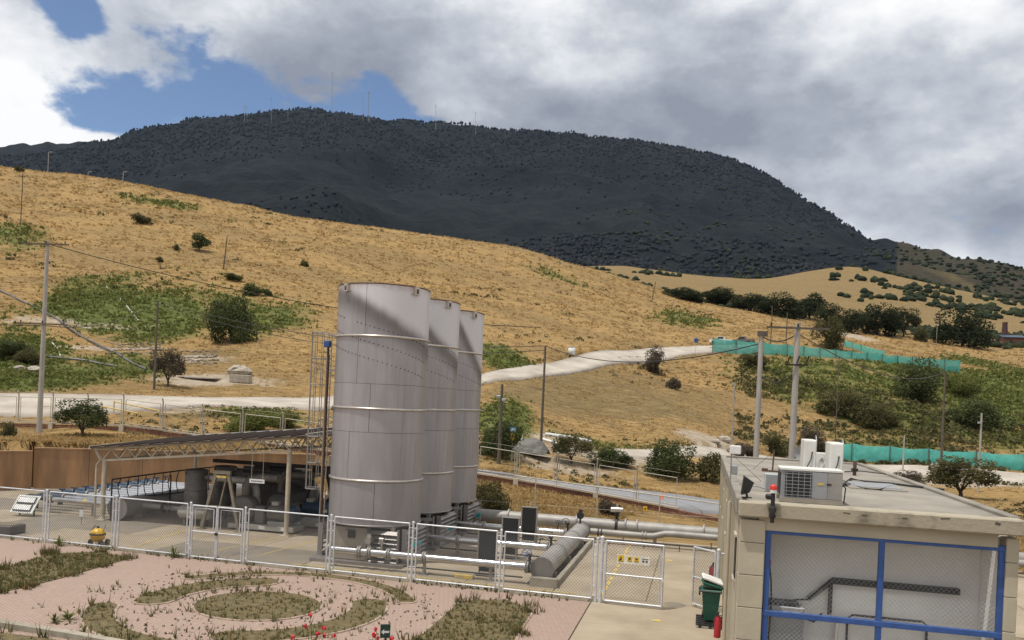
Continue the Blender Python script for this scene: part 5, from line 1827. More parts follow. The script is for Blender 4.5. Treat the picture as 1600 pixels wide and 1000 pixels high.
PL = [PD(-150, 648, 62), PD(0, 658, 62), PD(200, 664, 60), PD(330, 682, 60), PD(430, 692, 60), PD(600, 716, 60), PD(770, 742, 58), PD(900, 764, 56), PD(1020, 786, 53), PD(1128, 806, 50.5)]
LANE = MB()
bf = thing('boundary_fence', 'long boundary fence of thin posts on a low brick plinth', 'fence', (PL[4].x, PL[4].y, PL[4].z))
cum = [0]
for i in range(len(PL) - 1):
    cum.append(cum[-1] + (PL[i + 1] - PL[i]).length)
def along(s):
    for i in range(len(PL) - 1):
        if s <= cum[i + 1] or i == len(PL) - 2:
            return PL[i].lerp(PL[i + 1], (s - cum[i]) / (cum[i + 1] - cum[i]))
brick_me = MB().box((0, 0, 0), (.48, .12, .13), bev=.01).mesh('brick', m_brick)
s = 0.0
nb = 0
while s < cum[-1] - .3:
    p, q = along(s), along(s + .5)
    d = q - p
    for row in range(2):
        if nb < 298:
            o = new_obj('brick', brick_me, bf)
            o.location = (p + q) / 2 + Vector((0, 0, -.34 + row * .145)) - ORIGIN[bf] + Vector((0, random.uniform(-.012, .012), 0)) + d * (.25 * row)
            o.rotation_euler = (0, -math.atan2(d.z, math.hypot(d.x, d.y)), math.atan2(d.y, d.x))
            nb += 1
    s += .5
n = int(cum[-1] / 2.9)
for k in range(n):
    p, q = along(k * 2.9), along(min((k + 1) * 2.9, cum[-1] - .01))
    d = q - p
    ry, rz = -math.atan2(d.z, math.hypot(d.x, d.y)), math.atan2(d.y, d.x)
    mid = (p + q) / 2
    part('coping', m_road, bf, lambda m: m.box(mid + Vector((0, 0, -.02)), (d.length, .26, .09), rz, ry=ry))
    if k % 2 == 0:
        part('pillar', m_cream2, bf, lambda m: m.box(p + Vector((0, -.04, -.28)), (.34, .34, .62)))
    ps = part('post', m_fpost, bf, lambda m: m.tube([p, p + Vector((0, 0, 2.0)), p + Vector((.03, -.16, 2.28))], .05, 6))
    part('frame_rail', m_fpost, bf, lambda m: m.tube([p + Vector((0, 0, 1.85)) + d * .06, q + Vector((0, 0, 1.85)) - d * .06], .03, 5))
    part('frame_rail', m_fpost, bf, lambda m: m.tube([p + Vector((0, 0, .15)) + d * .06, q + Vector((0, 0, .15)) - d * .06], .02, 5))
    for f in (.06, .94):
        part('frame_stile', m_fpost, bf, lambda m: m.cyl(p + d * f + Vector((0, 0, .15)), p + d * f + Vector((0, 0, 1.85)), .026, 5))
    part('barbed_wire', m_fpost, bf, lambda m: m.tube([p + Vector((.02, -.12, 2.2)), q + Vector((.02, -.12, 2.2))], .008, 3))
# second fence: tall thin posts with one rail just behind the rear pipes
yf = thing('yard_fence', 'thin wire fence with a top rail behind the rear pipes', 'fence', (-4, 42, 0))
YP = [PD(742, 735, 44.5), PD(870, 752, 43.5), PD(1000, 770, 42.5), PD(1128, 788, 41.6)]
part('top_rail', m_fpost, yf, lambda m: m.tube(YP, .035, 6))
for i in range(9):
    q = i / 8 * 3
    j = min(int(q), 2)
    p = YP[j].lerp(YP[j + 1], q - j)
    if i % 2 == 0:
        part('post', m_fpost, yf, lambda m: m.cyl((p.x, p.y, 0), (p.x, p.y, p.z), .03, 6))
part('line_wire', m_fpost, yf, lambda m: m.tube([Vector((p.x, p.y, 1.1)) for p in YP], .008, 3))

# ================================================================== poles
def pole(label, px, pbase, ptop, D, r0, r1, material, arms=(), lamps=0, group='poles', base=None, name='utility_pole', lean=0.0):
    """pole standing on the land at distance D below photo column px, reaching the row ptop"""
    b_ = at_depth(px, D) if base is None else base
    b_ = PD(px, pbase, D)
    zt = min(tz(b_.x, b_.y), b_.z) - .4
    top = PD(px, ptop, D).z
    p = thing(name, label, 'pole', (b_.x, b_.y, b_.z), group)
    part('shaft', material, p, lambda m: m.cyl((b_.x, b_.y, zt), (b_.x + lean, b_.y, top), r0, 12, r1))
    for z, w, sz in arms:
        part('cross_arm', m_wood if material is m_cpole else m_iron, p, lambda m: m.box((b_.x, b_.y - r1 - .04, top - z), (w, .09, .1), R(8)))
        for f in (-.42, 0.0, .42):
            part('insulator', m_iron, p, lambda m: m.lathe((b_.x + f * w, b_.y - r1 - .04 + f * w * .14, top - z + .05), [(.02, 0), (.05, .05), (.03, .09), (.055, .14), (.001, .2)], 8))
    for k in range(lamps):
        s = (-1, 1)[k % 2]
        part('lamp_head', m_ac, p, lambda m: m.box((b_.x + s * .22, b_.y - .12, top - 1.0 - k * .25), (.34, .16, .22), bev=.03))
    return p, Vector((b_.x, b_.y, top))


_, tA = pole('tall pale concrete pole with two cross arms on the left', 62, 655, 376, 59, .19, .12, m_cpole, ((.25, 3.4, 0), (5.9, 3.8, 0)))
_, tB = pole('dark wooden pole beside the bare round shrub, left of the flares', 240, 622, 470, 86, .13, .09, m_wood)
_, tC = pole('leaning dark pole high on the golden hill', 347, 437, 370, 178, .16, .1, m_wood, lean=.75)
_, tD = pole('left concrete pole of the pair behind the roof', 1180, 740, 518, 43, .165, .115, m_cpole, ())
_, tE = pole('right concrete pole of the pair behind the roof, with cross arm', 1236, 745, 505, 42, .19, .135, m_cpole, ((.25, 3.1, 0),))
_, tF = pole('dark wooden pole beside the fallen pipes in the middle', 845, 700, 540, 75, .13, .09, m_wood)
_, tG = pole('short wooden pole with two floodlights right of the flares', 779, 728, 600, 66, .16, .11, m_wood, (), 2)
_, tH = pole('thin pole rising from the shrubby bank on the right', 1305, 692, 556, 112, .08, .06, m_wood)
_, tI = pole('dark pole standing before the lower green netting', 1470, 735, 580, 96, .15, .11, m_wood)
_, tJ = pole('grey pole with a lamp head near the right edge', 1528, 778, 645, 84, .13, .09, m_cpole, (), 1)
_, tK = pole('short pale post before the lower green netting', 1411, 728, 680, 100, .09, .08, m_cpole)
_, tL = pole('small pole on the crest at the upper left with a box', 33, 333, 273, 205, .12, .1, m_wood, ((.4, 1.8, 0),))
_, tM = pole('slanted pole on the golden shoulder in the middle distance', 1018, 468, 440, 300, .16, .12, m_wood, lean=1.2)
_, tN = pole('distant pole behind the upper green netting', 1204, 540, 478, 196, .12, .1, m_wood)
_, tO = pole('distant pole beside the dark shrub above the upper netting', 1228, 540, 488, 196, .12, .1, m_wood)
_, tP = pole('far thin pole before the right hand tree clump', 1463, 540, 505, 320, .12, .1, m_cpole)
for i, (px, pb, pt_, lab) in enumerate(((58, 268, 237, 'left lamp post on the skyline of the golden hill'), (121, 290, 268, 'middle lamp post on the skyline of the golden hill'), (176, 288, 268, 'right lamp post on the skyline of the golden hill'))):
    q = at_depth(px, 296)
    q.z = PD(px, pb, 296).z
    lpst = thing('lamp_post', lab, 'lamp post', q, 'lamp posts on the hill')
    zt = PD(px, pt_, 296).z
    part('shaft', m_cpole, lpst, lambda m: m.tube([(q.x, q.y, q.z - 4), (q.x, q.y, zt - .3), (q.x + .3, q.y, zt), (q.x + 1.0, q.y, zt + .1)], .1, 6))
    part('lamp_head', m_ac, lpst, lambda m: m.box((q.x + 1.2, q.y, zt + .08), (.7, .3, .18), bev=.04))
part('cross_arm', m_wood, bpy.data.objects['utility_pole.003'], lambda m: m.box((tD.x + .06, tD.y, tD.z - .1), (.5, .3, .25)))


def wire(label, a, c, sag, r=.03):
    a, c = Vector(a), Vector(c)
    pts = [a.lerp(c, k / 14) - Vector((0, 0, sag * 4 * (k / 14) * (1 - k / 14))) for k in range(15)]
    o = MB().tube(pts, r, 4).build('overhead_cable', m_dark, origin=a)
    tag(o, label, 'cable', 'overhead cables')


wire('cable from the left concrete pole down to the dark wooden pole', tA - Vector((0, 0, 6)), tB, 1.0)
wire('cable from the dark wooden pole past the flares to the middle pole', tB, tF, 1.6)
wire('second cable from the dark wooden pole to the middle pole', tB - Vector((0, 0, .35)), tF - Vector((0, 0, .4)), 1.9)
wire('upper cable from the left concrete pole running behind the flares', tA - Vector((0, 0, .2)), Vector((FX - 1.5, FY + 40, 13)), 1.2)
wire('cable leaving the left concrete pole towards the left edge', tA - Vector((0, 0, 6)), tA + Vector((-26, -8, -4)), .8)
wire('cable between the middle pole and the roof pole pair', tF, tD - Vector((0, 0, .6)), 1.2)
wire('cable joining the two concrete poles behind the roof', tD - Vector((0, 0, .2)), tE - Vector((0, 0, .5)), .35)
wire('lower slack cable between the two concrete poles', tD - Vector((0, 0, 2.2)), tE - Vector((0, 0, 2.4)), .5)
wire('cable from the roof pole pair out to the right hand pole', tE - Vector((0, 0, .5)), tI, 1.5)
# transformer arm fittings on the pair
hw = thing('pole_fittings', 'switch gear and fuses strapped to the right concrete pole', 'switch gear', tE - Vector((0, 0, 2.2)))
part('bracket', m_iron, hw, lambda m: m.box(tE - Vector((0, .2, 2.1)), (1.1, .08, .08)))
for f in (-.45, 0, .45):
    part('fuse', m_iron, hw, lambda m: m.cyl(tE + Vector((f, -.25, -2.05)), tE + Vector((f + .12, -.32, -1.65)), .035, 6))

# ================================================================== green netting
def netting(label, pts, h, D):
    """pts: photo x, photo y of the foot, distance"""
    P = [PD(x, y, d) for x, y, d in pts]
    o = thing('netting_fence', label, 'netting', P[0], 'green netting fences')
    for i in range(len(P) - 1):
        L_ = (P[i + 1] - P[i]).length
        n = max(1, int(L_ / 4.5))
        for k in range(n):
            a, c = P[i].lerp(P[i + 1], k / n), P[i].lerp(P[i + 1], (k + 1) / n)
            m = MB()
            vs = []
            for j in range(9):
                q = a.lerp(c, j / 8)
                bul = .2 * math.sin(PI * j / 8) + random.uniform(-.09, .09)
                for zz, w_ in ((0, .4), (.33, 1), (.66, 1), (1, .2)):
                    vs.append((q.x, q.y - bul * w_, q.z + zz * h * (1 - .09 * math.sin(PI * j / 8)) + random.uniform(-.05, .05)))
            m.add(vs, [(j * 4 + s, (j + 1) * 4 + s, (j + 1) * 4 + s + 1, j * 4 + s + 1) for j in range(8) for s in range(3)], True)
            m.build('net_panel', m_net, o)
            part('stake', m_wood, o, lambda m: m.cyl(a - Vector((0, .12, .5)), a + Vector((0, -.12, h + .12)), .06, 5))
    return o


netting('long teal netting along the upper road', [(1113, 549, 184), (1150, 553, 186), (1230, 559, 190), (1330, 569, 196), (1425, 577, 203), (1500, 582, 210)], 3.1, 0)
netting('short teal netting branching off behind the long one', [(1318, 541, 230), (1345, 550, 220), (1382, 560, 212)], 1.9, 0)
netting('lower teal netting by the valley track behind the roof', [(1290, 716, 110), (1330, 720, 109), (1450, 729, 107), (1600, 738, 104), (1680, 742, 104)], 2.3, 0)


# ================================================================== vehicles on the upper road
def pickup(label, px, py, D, rz, col):
    p = PD(px, py, D)
    t_ = thing('pickup_truck', label, 'truck', p)
    def loc(x, y, z):
        return Vector((p.x + x * math.cos(rz) - y * math.sin(rz), p.y + x * math.sin(rz) + y * math.cos(rz), p.z + z))
    def ext(m, prof, w):
        n = len(prof)
        vs = [loc(x, s * w, z) for s in (-1, 1) for x, z in prof]
        m.add(vs, [tuple(range(n)), tuple(range(n, 2 * n))[::-1]] + [(k, n + k, n + (k + 1) % n, (k + 1) % n) for k in range(n)])
    part('body', col, t_, lambda m: ext(m, [(-2.6, .45), (2.5, .45), (2.55, .85), (2.3, 1.02), (1.2, 1.1), (-2.6, 1.1)], .88))
    part('cab', col, t_, lambda m: ext(m, [(-.9, 1.11), (1.15, 1.11), (.55, 1.72), (-.7, 1.75)], .78))
    part('window', m_black, t_, lambda m: ext(m, [(-.72, 1.2), (.85, 1.2), (.48, 1.63), (-.6, 1.65)], .8))
    for x in (-1.65, 1.6):
        for s in (-1, 1):
            part('wheel', m_black, t_, lambda m: m.cyl(loc(x, s * .7, .38), loc(x, s * .92, .38), .38, 14))
    part('headlight', m_white, t_, lambda m: m.box(loc(2.5, -.6, .8), (.12, .3, .16), rz))
    part('headlight', m_white, t_, lambda m: m.box(loc(2.5, .6, .8), (.12, .3, .16), rz))


pickup('white pickup truck parked at the left end of the upper netting', 1126, 538, 190, R(172), m_white)
pickup('dark vehicle behind the upper netting, right of the white truck', 1160, 538, 194, R(160), m_grey)
# road sign on the hill road and the blue and yellow sign below
for px, pb, pt_, D, lab, c1, c2 in ((1087, 549, 532, 176, 'small round blue road sign beside the hill road', m_blue, None), (799, 722, 672, 68, 'blue and yellow sign on a thin post right of the flares', m_acw, m_signy)):
    q, zt = PD(px, pb, D), PD(px, pt_, D).z
    sg_ = thing('road_sign', lab, 'sign', q)
    part('post', m_fpost, sg_, lambda m: m.cyl((q.x, q.y, q.z - .5), (q.x, q.y, zt), .05, 6))
    if c2 is None:
        part('disc', c1, sg_, lambda m: m.cyl((q.x, q.y - .06, zt), (q.x, q.y - .09, zt), .5, 16))
    else:
        part('plate', mat('sky_blue_sign', (.18, .42, .66), .5), sg_, lambda m: m.box((q.x, q.y - .07, zt), (.5, .03, .42)))
        part('plate', c2, sg_, lambda m: m.box((q.x, q.y - .07, zt - .55), (.34, .03, .55)))
        part('pictogram', m_white, sg_, lambda m: m.box((q.x, q.y - .09, zt), (.26, .01, .16)))
# cone, signs and gate by the grey lane
q = PD(1034, 789, 57)
cn = thing('traffic_cone', 'small orange cone standing on the grey lane', 'cone', q)
part('cone', mat('cone_orange', (.75, .13, .03), .6), cn, lambda m: m.lathe(q, [(.2, .03), (.05, .75), (.001, .76)], 14))
part('base', m_black, cn, lambda m: m.box(q + Vector((0, 0, .02)), (.5, .5, .05)))
q = PD(1008, 795, 43)
ys = thing('yellow_tag', 'small yellow warning tag on the wire fence behind the header', 'sign', q)
part('plate', m_signy, ys, lambda m: m.box(q, (.2, .02, .26)))
part('mark', m_print, ys, lambda m: m.box(q - Vector((0, .014, 0)), (.07, .008, .1)))
part('stake', m_fpost, ys, lambda m: m.cyl((q.x, q.y + .03, 0), (q.x, q.y + .03, q.z + .1), .018, 5))
q = PD(745, 733, 70)
kb = thing('kiosk', 'grey box cabinet beside the fence right of the farthest flare', 'cabinet', q)
part('body', m_ac, kb, lambda m: m.box(q + Vector((.3, 0, .55)), (1.3, .7, 1.1), bev=.03))
part('panel', m_blue, kb, lambda m: m.box(q + Vector((.35, -.37, .65)), (.7, .03, .4)))
part('cap', m_white, kb, lambda m: m.box(q + Vector((.3, 0, 1.13)), (1.45, .85, .06)))

# yellow barrier rails and sleepers left of the canopy, behind the fence
for i, (pts, lab) in enumerate((([(160, 645, 66), (215, 656, 64)], 'left yellow pipe barrier behind the boundary fence'), ([(178, 637, 69), (250, 652, 66)], 'right yellow pipe barrier behind the boundary fence'))):
    P = [PD(*p) for p in pts]
    yb_ = thing('pipe_barrier', lab, 'barrier', P[0], 'yellow pipe barriers')
    part('rail', m_yellow, yb_, lambda m: m.tube([P[0] + Vector((0, 0, .5)), P[1] + Vector((0, 0, .5))], .05, 6))
    for q in P:
        part('leg', m_yellow, yb_, lambda m: m.cyl(q - Vector((0, 0, .4)), q + Vector((0, 0, .55)), .05, 6))

# ================================================================== pipes and hoses lying on the slopes
def laid_pipe(label, pts, r, material, name='drain_pipe', lift=None):
    P = [hit(x, y) for x, y in pts]
    Q = []
    for i in range(len(P) - 1):
        for k in range(6):
            q = P[i].lerp(P[i + 1], k / 6)
            Q.append(Vector((q.x, q.y, max(q.z, tz(q.x, q.y)) + r * .6)))
    o = MB().tube(Q, r, 8).build(name, material, origin=Q[0])
    tag(o, label, 'pipe', 'pipes lying on the slopes')


m_bpipe = mat('black_plastic_pipe', (.12, .115, .115), .45, col2=(.08, .078, .08), scale=1)
laid_pipe('long black drain pipe running down the left slope', [(-20, 445), (40, 474), (90, 500), (130, 528), (175, 550), (210, 570), (232, 580)], .15, m_bpipe)
laid_pipe('thin white hose on the green patch of the left slope', [(165, 447), (190, 470), (222, 508)], .06, m_white)
laid_pipe('black hose lying across the bare ground on the left', [(70, 558), (110, 562), (150, 568), (190, 575)], .14, m_bpipe)
laid_pipe('bent white hose beside the black hose on the left', [(78, 532), (90, 545), (95, 560)], .06, m_white)
laid_pipe('white pipe lying among the shrubs right of the flares', [(852, 680), (890, 685), (930, 693)], .17, m_white)
laid_pipe('shorter white pipe left of the lying white pipe', [(846, 687), (875, 697), (900, 706)], .14, m_white)

# ================================================================== stones, blocks and gabions
m_stone = mat('pale_stone', (.42, .37, .30), .9, col2=(.28, .24, .19), scale=3, bump=.02)
m_gab = mat('gabion_stone', (.23, .19, .14), .95, col2=(.13, .105, .08), scale=2, bump=.02)


def rock_mesh(seed, material):
    rr_ = random.Random(seed)
    m = MB()
    m.lathe((0, 0, 0), [(.001, -.3)] + [(math.sin(PI * k / 6) * .5, -.35 * math.cos(PI * k / 6)) for k in range(1, 6)] + [(.001, .34)], 8, smooth=False)
    m.v = [(x * rr_.uniform(.8, 1.25), y * rr_.uniform(.8, 1.2), z * rr_.uniform(.8, 1.2)) for x, y, z in m.v]
    return m.mesh('stone', material)


rocks = [rock_mesh(k, m_stone) for k in range(4)]
grocks = [rock_mesh(k + 9, m_gab) for k in range(4)]
for i, (px, py, sz, lab) in enumerate(((55, 582, 1.7, 'pale boulder at the foot of the left slope beside the concrete pole'), (30, 578, 1.2, 'smaller flat boulder left of the pale boulder'), (375, 585, 2.6, 'pale rubble heap beyond the bare ground left of the ladder'), (1132, 690, 1.6, 'pale boulder below the bank left of the roof poles'), (1118, 692, 1.0, 'small boulder beside the larger pale one'), (1465, 735, 2.2, 'pale heap of stone on the valley track'), (1410, 738, 1.0, 'stone lying on the valley track before the netting'))):
    p = hit(px, py)
    o = new_obj('boulder', rocks[i % 4])
    o.location = p + Vector((0, 0, sz * .15))
    o.scale = (sz, sz, sz * .8)
    o.rotation_euler = (0, 0, i)
    tag(o, lab, 'boulder', 'boulders')
for lab, x0, x1, ya, yb2, rows in (('dark gabion wall of stacked stones in the cut of the left slope', 172, 258, 552, 545, 4), ('brown gabion wall of stacked stones right of the bare round shrub', 288, 342, 568, 562, 5)):
    a = hit((x0 + x1) / 2, ya)
    gb = thing('gabion_wall', lab, 'gabion', a, 'gabion walls of the slope')
    for r_ in range(rows):
        for k in range(int((x1 - x0) / 6)):
            q = hit(x0 + k * 6 + 3 * (r_ % 2) + random.uniform(-1.5, 1.5), ya - r_ * 4.6 + random.uniform(-1, 1))
            o = new_obj('stone', random.choice(grocks), gb)
            o.location = q - a
            o.scale = (.58, .6, .42)
            o.rotation_euler = (random.uniform(-.3, .3), random.uniform(-.3, .3), random.uniform(0, 6))
for lab, px, py, s_ in (('grey concrete block left of the ladder beyond the road', 376, 598, (2.4, .8, .9)), ('flat pale slab lying on the bare ground', 318, 592, (3.6, 2.0, .2)), ('second flat pale slab left of the first', 296, 590, (2.0, 1.6, .16))):
    p = hit(px, py)
    o = MB().box(p + Vector((0, 0, s_[2] / 2)), s_, R(6), bev=.05).build('concrete_block', m_stone if 'slab' not in lab else m_road, origin=p)
    tag(o, lab, 'block', 'concrete pieces on the bare ground')
p = hit(893, 555)
dr = thing('drum', 'white drum standing beside the hill road', 'drum', p)
part('body', m_white, dr, lambda m: m.lathe(p, [(.001, 0), (.6, 0), (.6, 1.35), (.001, 1.36)], 16))
part('lid', m_ac, dr, lambda m: m.lathe(p + Vector((0, 0, 1.36)), [(.63, -.06), (.63, .03), (.001, .05)], 16))
p = PD(826, 708, 72)
tp = thing('tarpaulin_heap', 'grey tarpaulin covered heap between the poles right of the flares', 'heap', p)
def _tarp(m):
    vs = []
    for j in range(7):
        for i in range(9):
            u_, v_ = i / 8 - .5, j / 6 - .5
            h = 1.5 * max(0, 1 - (abs(u_) * 1.7) ** 3) * max(0, 1 - (abs(v_) * 1.8) ** 2) + random.uniform(-.1, .1)
            vs.append((p.x + u_ * 3.4, p.y + v_ * 2.2, p.z - .2 + max(h, 0)))
    m.add(vs, [(j * 9 + i, j * 9 + i + 1, (j + 1) * 9 + i + 1, (j + 1) * 9 + i) for j in range(6) for i in range(8)])
part('sheet', mat('grey_tarp', (.13, .125, .11), .6), tp, _tarp)
part('rope', m_cream, tp, lambda m: m.tube([(p.x - .6, p.y - 1.1, p.z), (p.x - .6, p.y, p.z + 1.5), (p.x - .6, p.y + 1.1, p.z)], .03, 4))

# ================================================================== far masts, chimney and sheds
for i, (px, pt_, pb, w_) in enumerate(((519, 112, 171, 1.5), (576, 142, 178, 2.2), (567, 156, 178, 1.2), (382, 163, 184, 1.2), (386, 166, 184, 1.0), (424, 152, 178, 1.0), (450, 152, 173, 1.0), (681, 163, 188, 1.2), (743, 174, 196, 1.0))):
    names = ('tallest thin mast on the mountain ridge', 'thick lattice mast right of the tallest mast on the ridge', 'short mast just left of the thick lattice mast', 'left of a close pair of thin masts on the ridge', 'right of a close pair of thin masts on the ridge', 'faint single mast between the close pair and the summit', 'faint mast just left of the summit', 'thin mast on the second hump of the ridge', 'faintest mast on the right shoulder of the ridge')
    a, c = PD(px, pb + 14, 2950), PD(px, pt_, 2950)
    mt = thing('radio_mast', names[i], 'mast', a, 'radio masts on the mountain')
    for s in (-1, 1):
        part('leg', m_ac, mt, lambda m: m.cyl(a + Vector((s * w_, 0, 0)), c + Vector((s * w_ * .3, 0, 0)), w_ * .35, 4, w_ * .2))
    part('head', m_ac, mt, lambda m: m.box(c - Vector((0, 0, 6)), (w_ * 2.2, 2, 4)))
p = hit(1569, 536)
ch = thing('brick_chimney', 'dark brick chimney at the right edge', 'chimney', p)
D_ = depth_of(p)
hC = 31 * D_ / FPX
part('stack', mat('dark_brick', (.085, .045, .04), .9, col2=(.05, .03, .028), scale=1), ch, lambda m: m.cyl(p - Vector((0, 0, 2)), p + Vector((0, 0, hC)), .028 * D_ / 10 + .6, 10, 1.0))
part('cap', m_brick, ch, lambda m: m.cyl(p + Vector((0, 0, hC)), p + Vector((0, 0, hC + .5)), 1.15, 10))
for lab, px, py, w_, h_, mt_ in (('low dark shed right of the tree clump', 1535, 540, 34, 10, m_brick), ('low blue roofed shed at the right edge beside the chimney', 1585, 540, 30, 14, m_mblue)):
    p = hit(px, py)
    D_ = depth_of(p)
    W, Hh = w_ * D_ / FPX, h_ * D_ / FPX
    sh = thing('shed', lab, 'shed', p, 'far sheds by the chimney')
    part('wall', m_brick, sh, lambda m: m.box(p + Vector((0, 3, Hh / 2 - .8)), (W, 5, Hh + 1)))
    part('roof', mt_, sh, lambda m: m.plate([p + Vector((-W / 2 - .5, -.4, Hh - .3)), p + Vector((W / 2 + .5, -.4, Hh - .3)), p + Vector((W / 2 + .5, 6, Hh + 1.2)), p + Vector((-W / 2 - .5, 6, Hh + 1.2))], .2))
    part('door', m_black, sh, lambda m: m.box(p + Vector((-W * .2, .45, 1)), (1.8, .1, 2.6)))
# arrow sign in the foreground
p = G(602, 1022)
ar = thing('arrow_sign', 'small dark green sign with a white arrow at the bottom', 'sign', p)
ps_ = PD(602, 986, depth_of(p))
part('plate', mat('dark_green_sign', (.012, .045, .03), .5), ar, lambda m: m.box(ps_, (.25, .02, .34), R(24)))
def _arrow(m):
    c_, s_ = math.cos(R(24)), math.sin(R(24))
    f = lambda x, z: (ps_.x + x * c_ + .0135 * s_, ps_.y + x * s_ - .0135 * c_, ps_.z + z)
    m.plate([f(-.1, -.02), f(-.03, -.09), f(-.03, -.045), f(.1, -.045), f(.1, .005), f(-.03, .005), f(-.03, .05)], .003)
part('arrow', m_white, ar, _arrow)
part('post', m_black, ar, lambda m: m.cyl((p.x, p.y + .02, 0), (ps_.x, ps_.y + .02, ps_.z - .1), .02, 6))
# ================================================================== plants
def leaf_mat(name, c0, c1, c2, scale=2.0, thin=.35):
    m = bpy.data.materials.new(name)
    m.use_nodes = True
    t = NT(m.node_tree)
    b = t.n['Principled BSDF']
    b.inputs['Roughness'].default_value = .8
    b.inputs['Specular IOR Level'].default_value = .15
    geo = t.node('ShaderNodeNewGeometry')
    f = t.math('ADD', t.math('MULTIPLY', geo.outputs['Random Per Island'], .45), t.math('MULTIPLY', t.noise(geo.outputs['Position'], scale, 2, .5), .55))
    col = t.ramp(f, [(.2, c0), (.5, c1), (.8, c2)])
    t.put(b.inputs['Base Color'], col)
    if thin:
        tr = t.node('ShaderNodeBsdfTranslucent')
        t.put(tr.inputs[0], col)
        mx = t.node('ShaderNodeMixShader')
        mx.inputs[0].default_value = thin
        t.l.new(b.outputs[0], mx.inputs[1])
        t.l.new(tr.outputs[0], mx.inputs[2])
        t.l.new(mx.outputs[0], t.n['Material Output'].inputs[0])
    return m


m_leaf = leaf_mat('dark_green_leaves', (.04, .052, .02), (.075, .092, .034), (.13, .145, .06), .8)
m_leaf2 = leaf_mat('olive_leaves', (.055, .055, .024), (.10, .095, .04), (.17, .15, .066), .8)
m_leaf3 = leaf_mat('dry_grey_twigs', (.065, .052, .036), (.11, .09, .062), (.17, .14, .10), .8)
m_leaf4 = leaf_mat('fresh_green_scrub', (.07, .09, .022), (.145, .165, .045), (.26, .245, .085), .5)
m_straw = leaf_mat('straw_blades', (.26, .168, .072), (.365, .245, .105), (.47, .345, .17), .05, .45)
m_strawg = leaf_mat('weed_blades', (.05, .06, .02), (.10, .105, .04), (.20, .17, .07), .6)
m_leafd = leaf_mat('blackish_green_leaves', (.018, .026, .012), (.034, .044, .02), (.062, .074, .034), .15)
m_turf = leaf_mat('dull_turf_blades', (.09, .07, .03), (.19, .15, .065), (.30, .24, .11), .6)
m_bark = mat('bark', (.09, .07, .05), .9, col2=(.05, .04, .03), scale=8)


def leaf_cloud(n, seed, flat=.75, lumps=14, size=.07, hollow=.55):
    """leaf quads spread through the lumps of a crown that fills a unit ball above z = 0"""
    g = np.random.default_rng(seed)
    d = g.normal(size=(lumps, 3))
    d /= np.linalg.norm(d, axis=1)[:, None]
    cen = d * g.uniform(.3, .68, (lumps, 1))
    rad = g.uniform(.28, .44, lumps)
    k = g.integers(0, lumps, n)
    q = g.normal(size=(n, 3))
    q /= np.linalg.norm(q, axis=1)[:, None]
    p = cen[k] + q * (rad[k] * (hollow + (1 - hollow) * g.random(n)))[:, None]
    a = g.normal(size=(n, 3)) + q * .6
    a /= np.linalg.norm(a, axis=1)[:, None]
    bb = np.cross(a, g.normal(size=(n, 3)))
    bb /= np.linalg.norm(bb, axis=1)[:, None]
    s = (size * g.uniform(.6, 1.5, n))[:, None]
    V = np.stack([p - a * s, p + bb * s * .6, p + a * s, p - bb * s * .6], 1).reshape(-1, 3)
    V[:, 2] = np.maximum(V[:, 2] * flat + flat * .72, -.06)
    return V, np.arange(n * 4).reshape(-1, 4)


CROWNS = {}


def crown(kind, seed, n, flat, material, size):
    key = (kind, seed, n)
    if key not in CROWNS:
        V, Fc = leaf_cloud(n, seed, flat, size=size)
        CROWNS[key] = np_mesh('crown', V, Fc, 4, material)
    return CROWNS[key]


def stem_mesh(seed, n=5):
    r_ = random.Random(seed)
    m = MB()
    m.tube([(0, 0, -.25), (.02, 0, .15), (0, .02, .4)], .07, 6, r2=.05)
    for k in range(n):
        a = 2 * PI * k / n + r_.random()
        m.tube([(0, 0, .25), (.2 * math.cos(a), .2 * math.sin(a), .6), (.42 * math.cos(a), .42 * math.sin(a), 1.0)], .04, 5, r2=.012)
    return m.mesh('trunk', m_bark)


STEMS = [stem_mesh(k) for k in range(3)]


def shrub(label, px, py, wpx, hpx, style='green', lift=0.0, name='shrub', seed=None, D=None, cat='shrub'):
    """shrub whose foot is seen at a photo pixel, sized in photo pixels at its own distance"""
    p = hit(px, py) if D is None else PD(px, py, D)
    if D is not None:
        p.z = min(p.z, tz(p.x, p.y) + .3) if p.z > tz(p.x, p.y) + .3 else p.z
    Dp = depth_of(p)
    wd, hh = wpx * Dp / FPX, hpx * Dp / FPX
    seed = seed if seed is not None else int(px * 7 + py) % 5
    m_ = {'green': m_leaf, 'olive': m_leaf2, 'dry': m_leaf3, 'fresh': m_leaf4, 'dark': m_leafd}[style]
    o = thing(name, label, cat, p, None)
    c = new_obj('crown', crown(style, seed, 7000 if wpx > 45 else 2400, .8, m_, .034 if wpx > 45 else .06), o)
    f = lift * hh if lift > .1 else -.16 * hh
    c.location = (0, 0, f)
    c.scale = (wd * .62, wd * .62, (hh - f) / 1.3)
    c.rotation_euler = (0, 0, random.uniform(0, 6))
    s = new_obj('trunk', STEMS[seed % 3], o)
    s.scale = (wd * .5, wd * .5, max(hh * .55, .3))
    return o


